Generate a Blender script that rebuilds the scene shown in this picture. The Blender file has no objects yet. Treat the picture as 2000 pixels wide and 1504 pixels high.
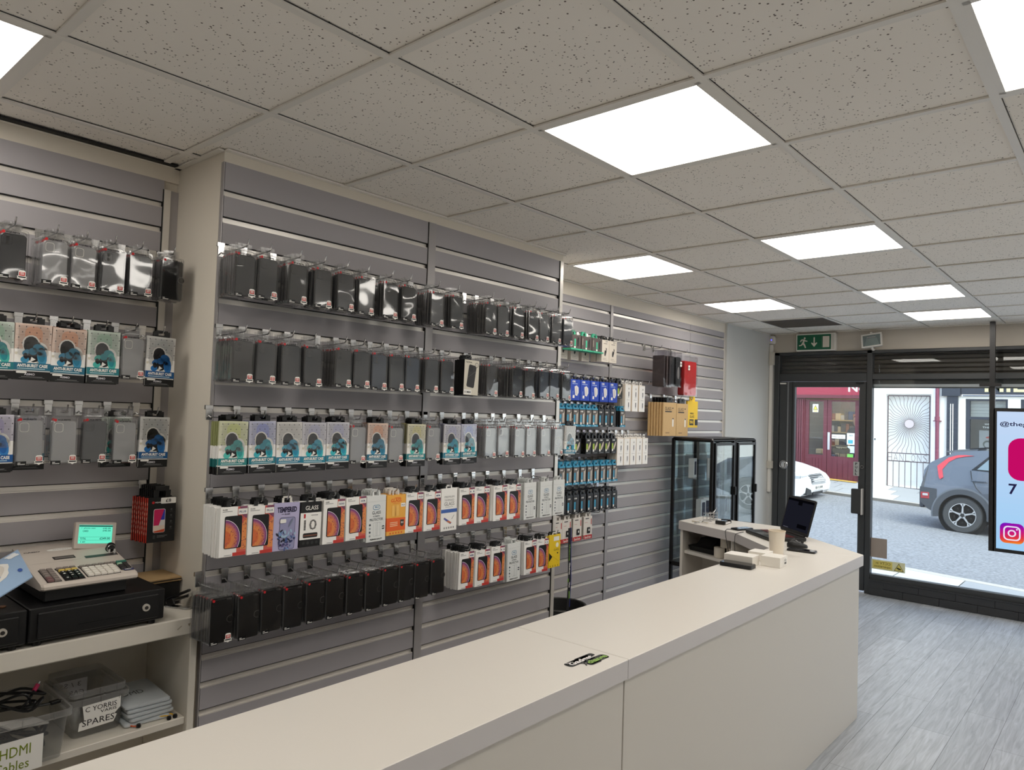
import bpy, math, random
from mathutils import Matrix, Vector
R_ = random.Random(7)
SC = bpy.context.scene
COL = SC.collection
PI = math.pi

# ---------------------------------------------------------------- materials
def lin(c):
    c = c / 255.0
    return c / 12.92 if c <= 0.04045 else ((c + 0.055) / 1.055) ** 2.4
def rgb(r, g, b): return (lin(r), lin(g), lin(b), 1.0)
MATS = {}
def nodes(name):
    m = bpy.data.materials.new(name); m.use_nodes = True
    nt = m.node_tree; nt.nodes.clear()
    out = nt.nodes.new('ShaderNodeOutputMaterial')
    return m, nt, out
def mat(name, col, rough=0.5, metal=0.0, spec=0.5, bump=0.0, bscale=200.0, var=0.0, vscale=6.0, coat=0.0):
    """principled surface with procedural noise for colour variation and relief; col is sRGB 0-255"""
    if name in MATS: return MATS[name]
    m, nt, out = nodes(name)
    p = nt.nodes.new('ShaderNodeBsdfPrincipled')
    c = rgb(*col)
    p.inputs['Base Color'].default_value = c
    p.inputs['Roughness'].default_value = rough
    p.inputs['Metallic'].default_value = metal
    p.inputs['Specular IOR Level'].default_value = spec
    p.inputs['Coat Weight'].default_value = coat
    tc = nt.nodes.new('ShaderNodeTexCoord')
    if var > 0:
        n = nt.nodes.new('ShaderNodeTexNoise'); n.inputs['Scale'].default_value = vscale; n.inputs['Detail'].default_value = 4
        nt.links.new(tc.outputs['Object'], n.inputs['Vector'])
        mx = nt.nodes.new('ShaderNodeMix'); mx.data_type = 'RGBA'
        mx.inputs['A'].default_value = tuple(x * (1 - var) for x in c[:3]) + (1,)
        mx.inputs['B'].default_value = tuple(min(1, x * (1 + var)) for x in c[:3]) + (1,)
        nt.links.new(n.outputs['Fac'], mx.inputs['Factor'])
        nt.links.new(mx.outputs['Result'], p.inputs['Base Color'])
    if bump > 0:
        n = nt.nodes.new('ShaderNodeTexNoise'); n.inputs['Scale'].default_value = bscale; n.inputs['Detail'].default_value = 3
        nt.links.new(tc.outputs['Object'], n.inputs['Vector'])
        b = nt.nodes.new('ShaderNodeBump'); b.inputs['Strength'].default_value = bump; b.inputs['Distance'].default_value = 0.002
        nt.links.new(n.outputs['Fac'], b.inputs['Height'])
        nt.links.new(b.outputs['Normal'], p.inputs['Normal'])
    nt.links.new(p.outputs['BSDF'], out.inputs['Surface'])
    MATS[name] = m
    return m
def ink(r, g, b, rough=0.45):
    """printed colour"""
    return mat('ink_%d_%d_%d_%d' % (r, g, b, rough * 100), (r, g, b), rough, spec=0.4)
def emit(name, col, s):
    if name in MATS: return MATS[name]
    m, nt, out = nodes(name)
    e = nt.nodes.new('ShaderNodeEmission'); e.inputs['Color'].default_value = rgb(*col); e.inputs['Strength'].default_value = s
    nt.links.new(e.outputs[0], out.inputs['Surface'])
    MATS[name] = m
    return m
def clear(name, tint=(245, 245, 245), base=0.05, edge=0.5, rough=0.06, wob=0.0, wscale=14.0, milk=0.0):
    """thin clear plastic or glass sheet: mostly transparent, glossy, stronger at grazing angles"""
    if name in MATS: return MATS[name]
    m, nt, out = nodes(name)
    tr = nt.nodes.new('ShaderNodeBsdfTransparent'); tr.inputs['Color'].default_value = rgb(*tint)
    gl = nt.nodes.new('ShaderNodeBsdfGlossy'); gl.inputs['Roughness'].default_value = rough
    gl.inputs['Color'].default_value = (0.95, 0.95, 0.95, 1)
    lw = nt.nodes.new('ShaderNodeLayerWeight'); lw.inputs['Blend'].default_value = 0.5
    pw = nt.nodes.new('ShaderNodeMath'); pw.operation = 'POWER'; pw.inputs[1].default_value = 3.0
    mr = nt.nodes.new('ShaderNodeMath'); mr.operation = 'MULTIPLY_ADD'; mr.inputs[1].default_value = edge; mr.inputs[2].default_value = base
    nt.links.new(lw.outputs['Facing'], pw.inputs[0]); nt.links.new(pw.outputs[0], mr.inputs[0])
    mx = nt.nodes.new('ShaderNodeMixShader')
    nt.links.new(mr.outputs[0], mx.inputs['Fac'])
    nt.links.new(tr.outputs[0], mx.inputs[1]); nt.links.new(gl.outputs[0], mx.inputs[2])
    last = mx
    if milk > 0:
        df = nt.nodes.new('ShaderNodeBsdfDiffuse'); df.inputs['Color'].default_value = (0.75, 0.75, 0.75, 1)
        m2 = nt.nodes.new('ShaderNodeMixShader'); m2.inputs['Fac'].default_value = milk
        nt.links.new(mx.outputs[0], m2.inputs[1]); nt.links.new(df.outputs[0], m2.inputs[2]); last = m2
    if wob > 0:
        tc = nt.nodes.new('ShaderNodeNewGeometry')
        n = nt.nodes.new('ShaderNodeTexNoise'); n.inputs['Scale'].default_value = wscale; n.inputs['Detail'].default_value = 1
        nt.links.new(tc.outputs['Position'], n.inputs['Vector'])
        b = nt.nodes.new('ShaderNodeBump'); b.inputs['Strength'].default_value = wob; b.inputs['Distance'].default_value = 0.02
        nt.links.new(n.outputs['Fac'], b.inputs['Height'])
        nt.links.new(b.outputs['Normal'], gl.inputs['Normal'])
    nt.links.new(last.outputs[0], out.inputs['Surface'])
    MATS[name] = m
    return m

# ---------------------------------------------------------------- mesh builder
TXT = {}
def text_geo(s, bold=0.0):
    k = (s, bold)
    if k not in TXT:
        cu = bpy.data.curves.new('t', 'FONT'); cu.body = s; cu.size = 1.0; cu.resolution_u = 2; cu.offset = bold
        cu.align_x = 'LEFT'
        o = bpy.data.objects.new('t', cu); COL.objects.link(o)
        bpy.context.view_layer.update()
        me = o.to_mesh()
        vs = [(v.co.x, v.co.y) for v in me.vertices]; fs = [tuple(p.vertices) for p in me.polygons]
        o.to_mesh_clear(); bpy.data.objects.remove(o); bpy.data.curves.remove(cu)
        xs = [v[0] for v in vs] or [0, 1]; ys = [v[1] for v in vs] or [0, 1]
        TXT[k] = (vs, fs, (min(xs), max(xs), min(ys), max(ys)))
    return TXT[k]

def rr(w, h, r, n=4, cx=0.0, cz=0.0):
    """rounded rectangle outline, counter-clockwise"""
    r = min(r, w / 2 - 1e-5, h / 2 - 1e-5); o = []
    for sx, sz, a0 in ((1, 1, 0), (-1, 1, PI / 2), (-1, -1, PI), (1, -1, 1.5 * PI)):
        for i in range(n + 1):
            a = a0 + PI / 2 * i / n
            o.append((cx + sx * (w / 2 - r) + r * math.cos(a), cz + sz * (h / 2 - r) + r * math.sin(a)))
    return o
def ell(rx, rz, cx=0, cz=0, n=14, rot=0.0):
    c, s = math.cos(rot), math.sin(rot); o = []
    for i in range(n):
        a = 2 * PI * i / n; x, z = rx * math.cos(a), rz * math.sin(a)
        o.append((cx + x * c - z * s, cz + x * s + z * c))
    return o

def clip(poly, f):
    r = []
    for i in range(len(poly)):
        p, q = poly[i], poly[(i + 1) % len(poly)]; a, c = f(p), f(q)
        if a >= 0: r.append(p)
        if (a >= 0) != (c >= 0): s = a / (a - c); r.append((p[0] + (q[0] - p[0]) * s, p[1] + (q[1] - p[1]) * s))
    return r

class MB:
    def __init__(s): s.v = []; s.f = []; s.m = []; s.mats = []; s.M = None
    def mi(s, m):
        if m not in s.mats: s.mats.append(m)
        return s.mats.index(m)
    def add(s, pts):
        b = len(s.v)
        if s.M is None: s.v.extend(tuple(p) for p in pts)
        else: s.v.extend(tuple(s.M @ Vector(p)) for p in pts)
        return b
    def poly(s, pts, m):
        b = s.add(pts); s.f.append(tuple(range(b, b + len(pts)))); s.m.append(s.mi(m))
    def quads(s, pts, faces, m):
        b = s.add(pts); i = s.mi(m)
        for f in faces: s.f.append(tuple(b + k for k in f)); s.m.append(i)
    def box(s, x0, y0, z0, x1, y1, z1, m):
        x0, x1 = min(x0, x1), max(x0, x1); y0, y1 = min(y0, y1), max(y0, y1); z0, z1 = min(z0, z1), max(z0, z1)
        s.quads([(x0, y0, z0), (x1, y0, z0), (x1, y1, z0), (x0, y1, z0), (x0, y0, z1), (x1, y0, z1), (x1, y1, z1), (x0, y1, z1)],
                [(3, 2, 1, 0), (4, 5, 6, 7), (0, 1, 5, 4), (1, 2, 6, 5), (2, 3, 7, 6), (3, 0, 4, 7)], m)
    def bbox(s, x0, y0, z0, x1, y1, z1, m, b=0.003):
        """box with chamfered edges"""
        x0, x1 = min(x0, x1), max(x0, x1); y0, y1 = min(y0, y1), max(y0, y1); z0, z1 = min(z0, z1), max(z0, z1)
        b = min(b, (x1 - x0) / 2.01, (y1 - y0) / 2.01, (z1 - z0) / 2.01)
        rings = []
        for z, i in ((z0, b), (z0 + b, 0), (z1 - b, 0), (z1, b)):
            X0, X1, Y0, Y1 = x0 + i, x1 - i, y0 + i, y1 - i
            c = b if i == 0 else b * 0.5
            rings.append([(X0 + c, Y0, z), (X1 - c, Y0, z), (X1, Y0 + c, z), (X1, Y1 - c, z), (X1 - c, Y1, z), (X0 + c, Y1, z), (X0, Y1 - c, z), (X0, Y0 + c, z)])
        s.loft(rings, m, True)
    def loft(s, rings, m, caps=True, closed=True):
        n = len(rings[0]); b = s.add([p for r in rings for p in r]); i = s.mi(m)
        for k in range(len(rings) - 1):
            for j in range(n if closed else n - 1):
                a = b + k * n + j; c = b + k * n + (j + 1) % n
                s.f.append((a, c, c + n, a + n)); s.m.append(i)
        if caps:
            s.f.append(tuple(b + j for j in reversed(range(n)))); s.m.append(i)
            e = b + (len(rings) - 1) * n
            s.f.append(tuple(e + j for j in range(n))); s.m.append(i)
    def slab(s, outline, y0, y1, m, bev=0.0, top=None):
        """outline in x,z extruded along y (y0 the far face, y1 the near face towards -y)"""
        if bev <= 0: s.loft([[(x, y0, z) for x, z in outline], [(x, y1, z) for x, z in outline]], m)
        else:
            cx = sum(p[0] for p in outline) / len(outline); cz = sum(p[1] for p in outline) / len(outline)
            hx = max(abs(p[0] - cx) for p in outline); hz = max(abs(p[1] - cz) for p in outline)
            ins = [(cx + (x - cx) * (1 - bev / hx), cz + (z - cz) * (1 - bev / hz)) for x, z in outline]
            d = bev if y1 > y0 else -bev
            s.loft([[(x, y0, z) for x, z in outline], [(x, y1 - d, z) for x, z in outline], [(x, y1, z) for x, z in ins]], m)
    def flat(s, outline, y, m):
        """flat print facing -y"""
        s.poly([(x, y, z) for x, z in outline], m)
    def rect(s, x0, z0, x1, z1, y, m): s.poly([(x0, y, z0), (x1, y, z0), (x1, y, z1), (x0, y, z1)], m)
    def cyl(s, p0, p1, r, m, n=12, r1=None, caps=True):
        s.tube([p0, p1], r, m, n, r1, caps)
    def tube(s, pts, r, m, n=8, r1=None, caps=True):
        pts = [Vector(p) for p in pts]; rings = []; up = None
        for i, p in enumerate(pts):
            d = (pts[min(i + 1, len(pts) - 1)] - pts[max(i - 1, 0)]).normalized()
            if up is None: up = Vector((0, 0, 1)) if abs(d.z) < 0.9 else Vector((1, 0, 0))
            a = d.cross(up)
            if a.length < 1e-4: a = d.cross(Vector((1, 0.3, 0)))
            a.normalize(); b = a.cross(d).normalized(); up = b
            q = r if r1 is None else r + (r1 - r) * i / (len(pts) - 1)
            rings.append([tuple(p + a * (q * math.cos(2 * PI * k / n)) + b * (q * math.sin(2 * PI * k / n))) for k in range(n)])
        s.loft(rings, m, caps)
    def lathe(s, prof, m, n=20, c=(0, 0, 0)):
        s.loft([[(c[0] + r * math.cos(2 * PI * k / n), c[1] + r * math.sin(2 * PI * k / n), c[2] + z) for k in range(n)] for r, z in prof], m)
    def text(s, t, x, z, w, h, y, m, bold=0.02, mirror=False):
        """text fitted in the box with lower left x,z; facing -y"""
        vs, fs, (a, b, c, d) = text_geo(t, bold)
        sx, sz = w / (b - a), h / (d - c)
        if mirror: pts = [(x + w - (p[0] - a) * sx, y, z + (p[1] - c) * sz) for p in vs]
        else: pts = [(x + (p[0] - a) * sx, y, z + (p[1] - c) * sz) for p in vs]
        s.quads(pts, fs, m)
    def frame(s, x0, z0, x1, z1, t, y0, y1, m):
        s.box(x0, y0, z0, x0 + t, y1, z1, m); s.box(x1 - t, y0, z0, x1, y1, z1, m)
        s.box(x0 + t, y0, z0, x1 - t, y1, z0 + t, m); s.box(x0 + t, y0, z1 - t, x1 - t, y1, z1, m)
    def mesh(s, name, smooth=False):
        me = bpy.data.meshes.new(name); me.from_pydata(s.v, [], s.f)
        for m in s.mats: me.materials.append(m)
        me.polygons.foreach_set('material_index', s.m)
        if smooth:
            me.polygons.foreach_set('use_smooth', [True] * len(s.f)); me.update()
            me.set_sharp_from_angle(angle=0.7)
        me.update()
        return me
    def build(s, name, parent=None, loc=(0, 0, 0), rz=0.0, label=None, smooth=False):
        o = bpy.data.objects.new(name, s.mesh(name, smooth)); COL.objects.link(o)
        o.location = loc; o.rotation_euler = (0, 0, rz)
        if parent is not None: o.parent = parent
        if label: o['label'] = label
        return o

def tag(o, label, cat, group=None, kind=None):
    o['label'] = label; o['category'] = cat
    if group: o['group'] = group
    if kind: o['kind'] = kind
    return o
def thing(name, label, cat, loc=(0, 0, 0), rz=0.0, group=None, rx=0.0, ry=0.0):
    o = bpy.data.objects.new(name, None); COL.objects.link(o)
    o.location = loc; o.rotation_euler = (rx, ry, rz); o.empty_display_size = 0.05
    return tag(o, label, cat, group)
def struct(mb, name, label=None, smooth=False):
    o = mb.build(name, smooth=smooth); o['kind'] = 'structure'
    if label: o['label'] = label
    return o
def part(mb, name, parent, label=None, smooth=False): return mb.build(name, parent, label=label, smooth=smooth)
KIDS = {}
def dup(root, loc, label, rz=0.0, group=None, skip=(), ry=0.0):
    """copy of a thing with copies of its parts and sub-parts, mesh data shared"""
    r = root.copy(); COL.objects.link(r); r.location = loc; r.rotation_euler = (0, ry, rz); r['label'] = label
    if group: r['group'] = group
    for ch in KIDS.setdefault(root.name, list(root.children)):
        if ch.name.split('.')[0] in skip: continue
        c = ch.copy(); COL.objects.link(c); c.parent = r
        for g in KIDS.setdefault(ch.name, list(ch.children)):
            d = g.copy(); COL.objects.link(d); d.parent = c
    return r
ORD = 'first second third fourth fifth sixth seventh eighth ninth tenth eleventh twelfth thirteenth fourteenth fifteenth sixteenth seventeenth eighteenth nineteenth twentieth'.split()

# shared materials
ALU = mat('aluminium_trim', (226, 221, 214), 0.3, 0.35)
CHROME = mat('chrome', (205, 205, 205), 0.18, 1.0)
BLACKP = mat('black_plastic', (18, 18, 19), 0.38)
WHITEP = mat('white_plastic', (228, 224, 216), 0.4)
WHITE = ink(240, 238, 232); BLACK = ink(14, 14, 15); RED = ink(190, 32, 38)
# ================================================================ room shell (x runs along the slat wall to the shop window, y to the left, z up)
CEIL = 2.5925; YA, YB, YC = 2.55, 3.03, 2.92; XP, XA, XF = 1.258, 3.338, 7.687
XB0, YR = -2.4, -2.6
WALLP = mat('painted_wall_cream', (226, 218, 204), 0.75, bump=0.04, bscale=60, var=0.02)
WALLW = mat('painted_wall_pale', (202, 202, 198), 0.75, bump=0.04, bscale=60, var=0.02)
SLAT = mat('slat_panel_grey', (168, 164, 167), 0.55, bump=0.03, bscale=400, var=0.02)
DARKG = mat('shade_and_part_black', (30, 29, 28), 0.8)  # painted shade in grooves and beside ceiling bars, also real black parts
FRAME = mat('window_frame_anthracite', (54, 56, 57), 0.42, bump=0.02)
WHITELAM = mat('white_laminate', (218, 213, 205), 0.38, bump=0.015, bscale=300)
PANELW = mat('white_laminate_panel', (206, 200, 190), 0.45, bump=0.015, bscale=300)
WHITEEDGE = mat('white_laminate_edge', (202, 197, 195), 0.45)

def ceiling_mat():
    m, nt, out = nodes('mineral_fibre_tile')
    p = nt.nodes.new('ShaderNodeBsdfPrincipled'); p.inputs['Roughness'].default_value = 0.9
    tc = nt.nodes.new('ShaderNodeTexCoord')
    v = nt.nodes.new('ShaderNodeTexVoronoi'); v.inputs['Scale'].default_value = 75; v.inputs['Randomness'].default_value = 1
    nt.links.new(tc.outputs['Object'], v.inputs['Vector'])
    n = nt.nodes.new('ShaderNodeTexNoise'); n.inputs['Scale'].default_value = 30; n.inputs['Detail'].default_value = 5
    nt.links.new(tc.outputs['Object'], n.inputs['Vector'])
    lt = nt.nodes.new('ShaderNodeMath'); lt.operation = 'MULTIPLY_ADD'; lt.inputs[1].default_value = 0.55; lt.inputs[2].default_value = -0.12
    nt.links.new(n.outputs['Fac'], lt.inputs[0])
    c = nt.nodes.new('ShaderNodeMath'); c.operation = 'LESS_THAN'
    nt.links.new(v.outputs['Distance'], c.inputs[0]); nt.links.new(lt.outputs[0], c.inputs[1])
    big = nt.nodes.new('ShaderNodeTexNoise'); big.inputs['Scale'].default_value = 1.3
    nt.links.new(tc.outputs['Object'], big.inputs['Vector'])
    mx0 = nt.nodes.new('ShaderNodeMix'); mx0.data_type = 'RGBA'
    mx0.inputs['A'].default_value = rgb(246, 239, 228); mx0.inputs['B'].default_value = rgb(252, 246, 237)
    nt.links.new(big.outputs['Fac'], mx0.inputs['Factor'])
    mx = nt.nodes.new('ShaderNodeMix'); mx.data_type = 'RGBA'; mx.inputs['B'].default_value = rgb(112, 102, 92)
    nt.links.new(c.outputs[0], mx.inputs['Factor']); nt.links.new(mx0.outputs['Result'], mx.inputs['A'])
    nt.links.new(mx.outputs['Result'], p.inputs['Base Color'])
    nt.links.new(p.outputs[0], out.inputs[0])
    return m
TILE = ceiling_mat()
TBAR = mat('ceiling_grid_bar', (236, 231, 222), 0.45)

def floor_mat():
    m, nt, out = nodes('grey_oak_plank_floor')
    p = nt.nodes.new('ShaderNodeBsdfPrincipled'); p.inputs['Roughness'].default_value = 0.38
    tc = nt.nodes.new('ShaderNodeTexCoord')
    mp = nt.nodes.new('ShaderNodeMapping'); mp.inputs['Rotation'].default_value = (0, 0, 0)
    nt.links.new(tc.outputs['Object'], mp.inputs['Vector'])
    br = nt.nodes.new('ShaderNodeTexBrick'); br.inputs['Scale'].default_value = 1.0
    br.inputs['Brick Width'].default_value = 1.25; br.inputs['Row Height'].default_value = 0.19; br.inputs['Mortar Size'].default_value = 0.0012
    br.inputs['Color1'].default_value = rgb(162, 166, 171); br.inputs['Color2'].default_value = rgb(184, 188, 193); br.inputs['Mortar'].default_value = rgb(92, 90, 88)
    br.offset = 0.37
    nt.links.new(mp.outputs[0], br.inputs['Vector'])
    st = nt.nodes.new('ShaderNodeMapping'); st.inputs['Scale'].default_value = (1.6, 22, 1)
    nt.links.new(tc.outputs['Object'], st.inputs['Vector'])
    n = nt.nodes.new('ShaderNodeTexNoise'); n.inputs['Scale'].default_value = 2.2; n.inputs['Detail'].default_value = 8; n.inputs['Distortion'].default_value = 1.2
    nt.links.new(st.outputs[0], n.inputs['Vector'])
    mx = nt.nodes.new('ShaderNodeMix'); mx.data_type = 'RGBA'; mx.blend_type = 'MULTIPLY'; mx.inputs['Factor'].default_value = 0.7
    cr = nt.nodes.new('ShaderNodeValToRGB')
    cr.color_ramp.elements[0].position = 0.3; cr.color_ramp.elements[0].color = (0.55, 0.54, 0.53, 1)
    cr.color_ramp.elements[1].position = 0.7; cr.color_ramp.elements[1].color = (1.1, 1.1, 1.1, 1)
    nt.links.new(n.outputs['Fac'], cr.inputs[0])
    nt.links.new(br.outputs['Color'], mx.inputs['A']); nt.links.new(cr.outputs['Color'], mx.inputs['B'])
    nt.links.new(mx.outputs['Result'], p.inputs['Base Color'])
    b = nt.nodes.new('ShaderNodeBump'); b.inputs['Strength'].default_value = 0.1; b.inputs['Distance'].default_value = 0.002
    nt.links.new(n.outputs['Fac'], b.inputs['Height']); nt.links.new(b.outputs[0], p.inputs['Normal'])
    nt.links.new(p.outputs[0], out.inputs[0])
    return m

b = MB(); b.poly([(XB0, YR, 0), (XF + 0.1, YR, 0), (XF + 0.1, 3.3, 0), (XB0, 3.3, 0)], floor_mat()); struct(b, 'floor')

# ceiling: tiles with openings where the lit panels and the vent sit, T-bars below
GX, GY, T = 1.1835, 2.106, 0.6
LIGHTS = [(-2, -1), (1, 1), (1, 3), (4, 1), (4, -1), (7, 1), (7, -1), (9, 1), (4, 3), (7, 3), (-2, 1), (-2, 3), (9, 3), (1, 5), (4, 5), (7, 5)]
VENT = (9, -1)
b = MB(); us = range(-6, 11); vs_ = range(-2, 8)
for u in us:
    for v in vs_:
        if (u, v) in LIGHTS or (u, v) == VENT: continue
        x0, x1 = max(XB0, GX + u * T), min(XF, GX + (u + 1) * T); y1, y0 = min(3.3, GY - v * T), max(YR, GY - (v + 1) * T)
        if x1 <= x0 or y1 <= y0: continue
        dz = R_.uniform(0, 0.002)
        b.poly([(x0, y0, CEIL + .006 + dz), (x0, y1, CEIL + .006 + dz), (x1, y1, CEIL + .006 + dz), (x1, y0, CEIL + .006 + dz)], TILE)
b.box(XB0, YR, CEIL + .09, XF, 3.3, CEIL + .1, DARKG)
struct(b, 'ceiling')
b = MB()
for u in us:
    x = GX + u * T
    if XB0 < x < XF: b.box(x - .012, YR, CEIL - .001, x + .012, 3.3, CEIL + .005, TBAR); b.box(x + .0122, YR, CEIL + .004, x + .0138, 3.3, CEIL + .0056, DARKG)  # thin dark strip paints the bar's shadow line on one side
for v in range(-1, 9):
    y = GY - v * T
    if y > YR: b.box(XB0, y - .012, CEIL - .0012, XF, y + .012, CEIL + .005, TBAR); b.box(XB0, y - .0138, CEIL + .004, XF, y - .0122, CEIL + .0056, DARKG)  # same painted shadow line along the cross bars
b.box(XB0, YC - .022, CEIL - .002, XP, YC - .001, CEIL + .004, TBAR); b.box(XP, YA - .024, CEIL - .002, XA, YA - .001, CEIL + .004, TBAR)
b.box(XP - .024, YA, CEIL - .002, XP - .001, YC, CEIL + .004, TBAR); b.box(XA + .001, YA, CEIL - .002, XA + .022, YB, CEIL + .004, TBAR)
b.box(XA, YB - .022, CEIL - .002, XF, YB - .001, CEIL + .004, TBAR); b.box(XF - .022, YR, CEIL - .002, XF - .001, YB, CEIL + .004, TBAR)
b.box(XB0, YC - .055, CEIL - .0025, XP - .03, YC - .024, CEIL + .004, DARKG)
struct(b, 'trim_1', 'suspended ceiling grid bars')

LED = emit('led_panel', (255, 249, 240), 8.7)
t0 = None
# how each lit panel is told apart
LN = {(-2, -1): 'square lit ceiling panel above the till wall, nearest it', (1, 1): 'largest lit ceiling panel in view, above the near counter', (1, 3): 'lit ceiling panel cut by the top right corner',
      (4, 1): 'lit ceiling panel second from large one, above counter middle', (4, -1): 'lit ceiling panel tucked beside the long slat wall end', (7, 1): 'lit ceiling panel third along, above laptop end',
      (7, -1): 'lit ceiling panel in front of the ceiling vent', (9, 1): 'smallest lit ceiling panel, next to the window bulkhead'}
def ceiling_light(u, v):
    x, y = GX + (u + .5) * T, GY - (v + .5) * T
    lab = LN.get((u, v), 'lit ceiling panel outside the view, column %d row %d' % (v + 3, u + 3))
    return (x, y, CEIL), lab
for i, L in enumerate(LIGHTS):
    loc, lab = ceiling_light(*L)
    if i == 0:
        t0 = thing('ceiling_light', lab, 'ceiling light', loc, group='lit ceiling panels')
        b = MB(); h = .288
        b.frame(-h, -h, h, h, .016, 0, 0.001, TBAR)
        b.v = [(x, z, -.003 + y * 0 + (0.004 if k % 2 else 0)) for k, (x, y, z) in enumerate(b.v)]
        b = MB()
        for a, c, d, e in ((-h, -h, -h + .016, h), (h - .016, -h, h, h), (-h, -h, h, -h + .016), (-h, h - .016, h, h)): b.box(a, c, -.001, d, e, .012, TBAR)
        part(b, 'frame', t0)
        b = MB(); q = h - .016; b.poly([(-q, -q, .003), (-q, q, .003), (q, q, .003), (q, -q, .003)], LED); part(b, 'diffuser', t0, 'glowing white diffuser')
    else: dup(t0, loc, lab)
x, y = GX + (VENT[0] + .5) * T, GY - (VENT[1] + .5) * T
t = thing('ceiling_vent', 'grey egg-crate ceiling vent grille before the exit sign', 'vent', (x, y, CEIL))
GR = mat('vent_grille_grey', (120, 112, 104), 0.6); b = MB()
for k in range(-14, 15): b.box(-.28, k * .02 - .002, .002, .28, k * .02 + .002, .014, GR); b.box(k * .02 - .002, -.28, .002, k * .02 + .002, .28, .014, GR)
part(b, 'grille', t); b = MB(); b.box(-.285, -.285, .03, .285, .285, .034, DARKG); part(b, 'backing', t)
b = MB(); h = .288
for a, c, d, e in ((-h, -h, -h + .012, h), (h - .012, -h, h, h), (-h, -h, h, -h + .012), (-h, h - .012, h, h)): b.box(a, c, 0, d, e, .012, GR)
part(b, 'frame', t)

# slatted walls: grey boards with aluminium-lined grooves every 100 mm
def slat(b, x0, x1, y, top, bot, grooves):
    zt = top
    for g in grooves + [None]:
        zb = bot if g is None else g + .012
        b.box(x0, y, zb, x1, y + .018, zt, SLAT)
        if g is None: break
        b.box(x0, y + .010, g - .012, x1, y + .018, g + .012, ALU)
        b.box(x0, y + .001, g - .013, x1, y + .010, g - .0085, ALU)
        b.box(x0, y + .004, g + .0085, x1, y + .012, g + .012, DARKG)  # dark strip paints the shade under the groove's upper lip
        zt = g - .012
GZ = [round(2.538 - .1 * k, 3) for k in range(0, 25)]
def post(b, x, y, z0, z1, w=.045):
    b.box(x - w / 2, y - .004, z0, x + w / 2, y + .01, z1, SLATPOST); b.box(x - w / 2 - .004, y - .001, z0, x - w / 2, y + .01, z1, DARKG)
SLATPOST = mat('slat_post_grey', (172, 168, 168), 0.35, 0.25)
b = MB(); b.box(XB0, YC + .018, 0, XP, YC + .1, CEIL + .02, WALLP)
slat(b, XB0, 1.2, YC, 2.535, .05, GZ[1:]); b.box(1.2, YC, .05, XP, YC + .018, 2.5, SLATPOST); b.box(1.196, YC - .002, .05, 1.2, YC + .018, 2.5, DARKG)
b.box(1.2, YC - .006, .05, 1.225, YC, 2.5, ALU); b.box(XB0, YC + .001, 2.535, XP, YC + .018, CEIL, WALLP)
struct(b, 'wall_back_left', 'grey slatted wall behind the till')
b = MB(); b.box(XP, YA + .019, 0, XA, YC + .1, CEIL + .02, WALLP); b.box(XP, YA, 2.553, XA, YA + .019, CEIL, WALLP)
b.box(XP, YA + .0, 0, XP + .004, YA + .02, 2.553, SLATPOST)
for a, c in ((XP + .006, 2.276), (2.324, XA - .03)): slat(b, a, c, YA, 2.553, .06, GZ[1:])
post(b, 2.30, YA, .06, 2.553); b.box(XA - .028, YA - .004, .06, XA, YA + .012, 2.553, ALU); b.box(XA - .036, YA - .001, .06, XA - .028, YA + .012, 2.553, DARKG)
struct(b, 'wall_left', 'long grey slatted wall with cream pillar side')
b = MB(); b.box(XA, YB + .018, 0, XF, YB + .1, CEIL + .02, WALLW)
for a, c in ((XA, 4.577), (4.612, 5.87), (5.874, 6.565)): slat(b, a, c, YB, 2.5, .05, GZ[1:])
post(b, 4.595, YB, .05, 2.5, .034); b.box(XA, YB - .004, .05, XA + .02, YB + .01, 2.5, SLATPOST)
b.box(6.565, YB - .002, .05, 6.59, YB + .018, 2.5, ALU); b.box(XA, YB, 2.5, 6.59, YB + .018, CEIL, WALLP)
b.box(6.59, YB - .02, 0, XF, YB + .018, CEIL, WALLW)
struct(b, 'wall_far_left', 'far grey slatted wall and white window reveal')
WALLR = mat('painted_wall_white', (244, 242, 238), 0.75, bump=0.04, bscale=60)
b = MB(); b.box(XB0, YR - .1, 0, XF, YR, CEIL + .02, WALLR); struct(b, 'wall_right')
b = MB(); b.box(XB0 - .1, YR, 0, XB0, 3.3, CEIL + .02, WALLR); struct(b, 'wall_back')
# ================================================================ white service counter
CT, CTH = .91, .06
def top_slab(name, label, pts, seams=()):
    b = MB(); n = len(pts); i = .002
    cx = sum(p[0] for p in pts) / n; cy = sum(p[1] for p in pts) / n
    b.loft([[(x, y, CT - CTH) for x, y in pts], [(x, y, CT - i) for x, y in pts]], WHITEEDGE, caps=False)
    ins = [(x + (cx - x) * i / max(.2, abs(cx - x)), y + (cy - y) * i / max(.2, abs(cy - y))) for x, y in pts]
    b.loft([[(x, y, CT - i) for x, y in pts], [(x, y, CT) for x, y in ins]], WHITELAM, caps=False)
    b.poly([(x, y, CT) for x, y in ins], WHITELAM); b.poly([(x, y, CT - CTH) for x, y in reversed(pts)], WHITELAM)
    return tag(b.build(name), label, 'worktop')
XJ = 1.945
top_slab('counter_worktop', 'near white worktop with the shop logo sticker on it', [(-.6, 1.187), (XJ - .0012, 1.187), (XJ - .0012, 1.64), (-.6, 1.64)])
top_slab('counter_worktop', 'white worktop holding the paper cup and small white boxes', [(XJ + .0012, 1.187), (4.458, 1.187), (4.135, 1.64), (XJ + .0012, 1.64)])
top_slab('counter_worktop', 'far white corner worktop carrying the open laptop', [(4.46, 1.188), (4.822, 1.595), (5.15, 1.93), (5.15, 2.53), (4.79, 2.53), (4.6, 2.02), (4.226, 1.64), (4.137, 1.64)])
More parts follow.
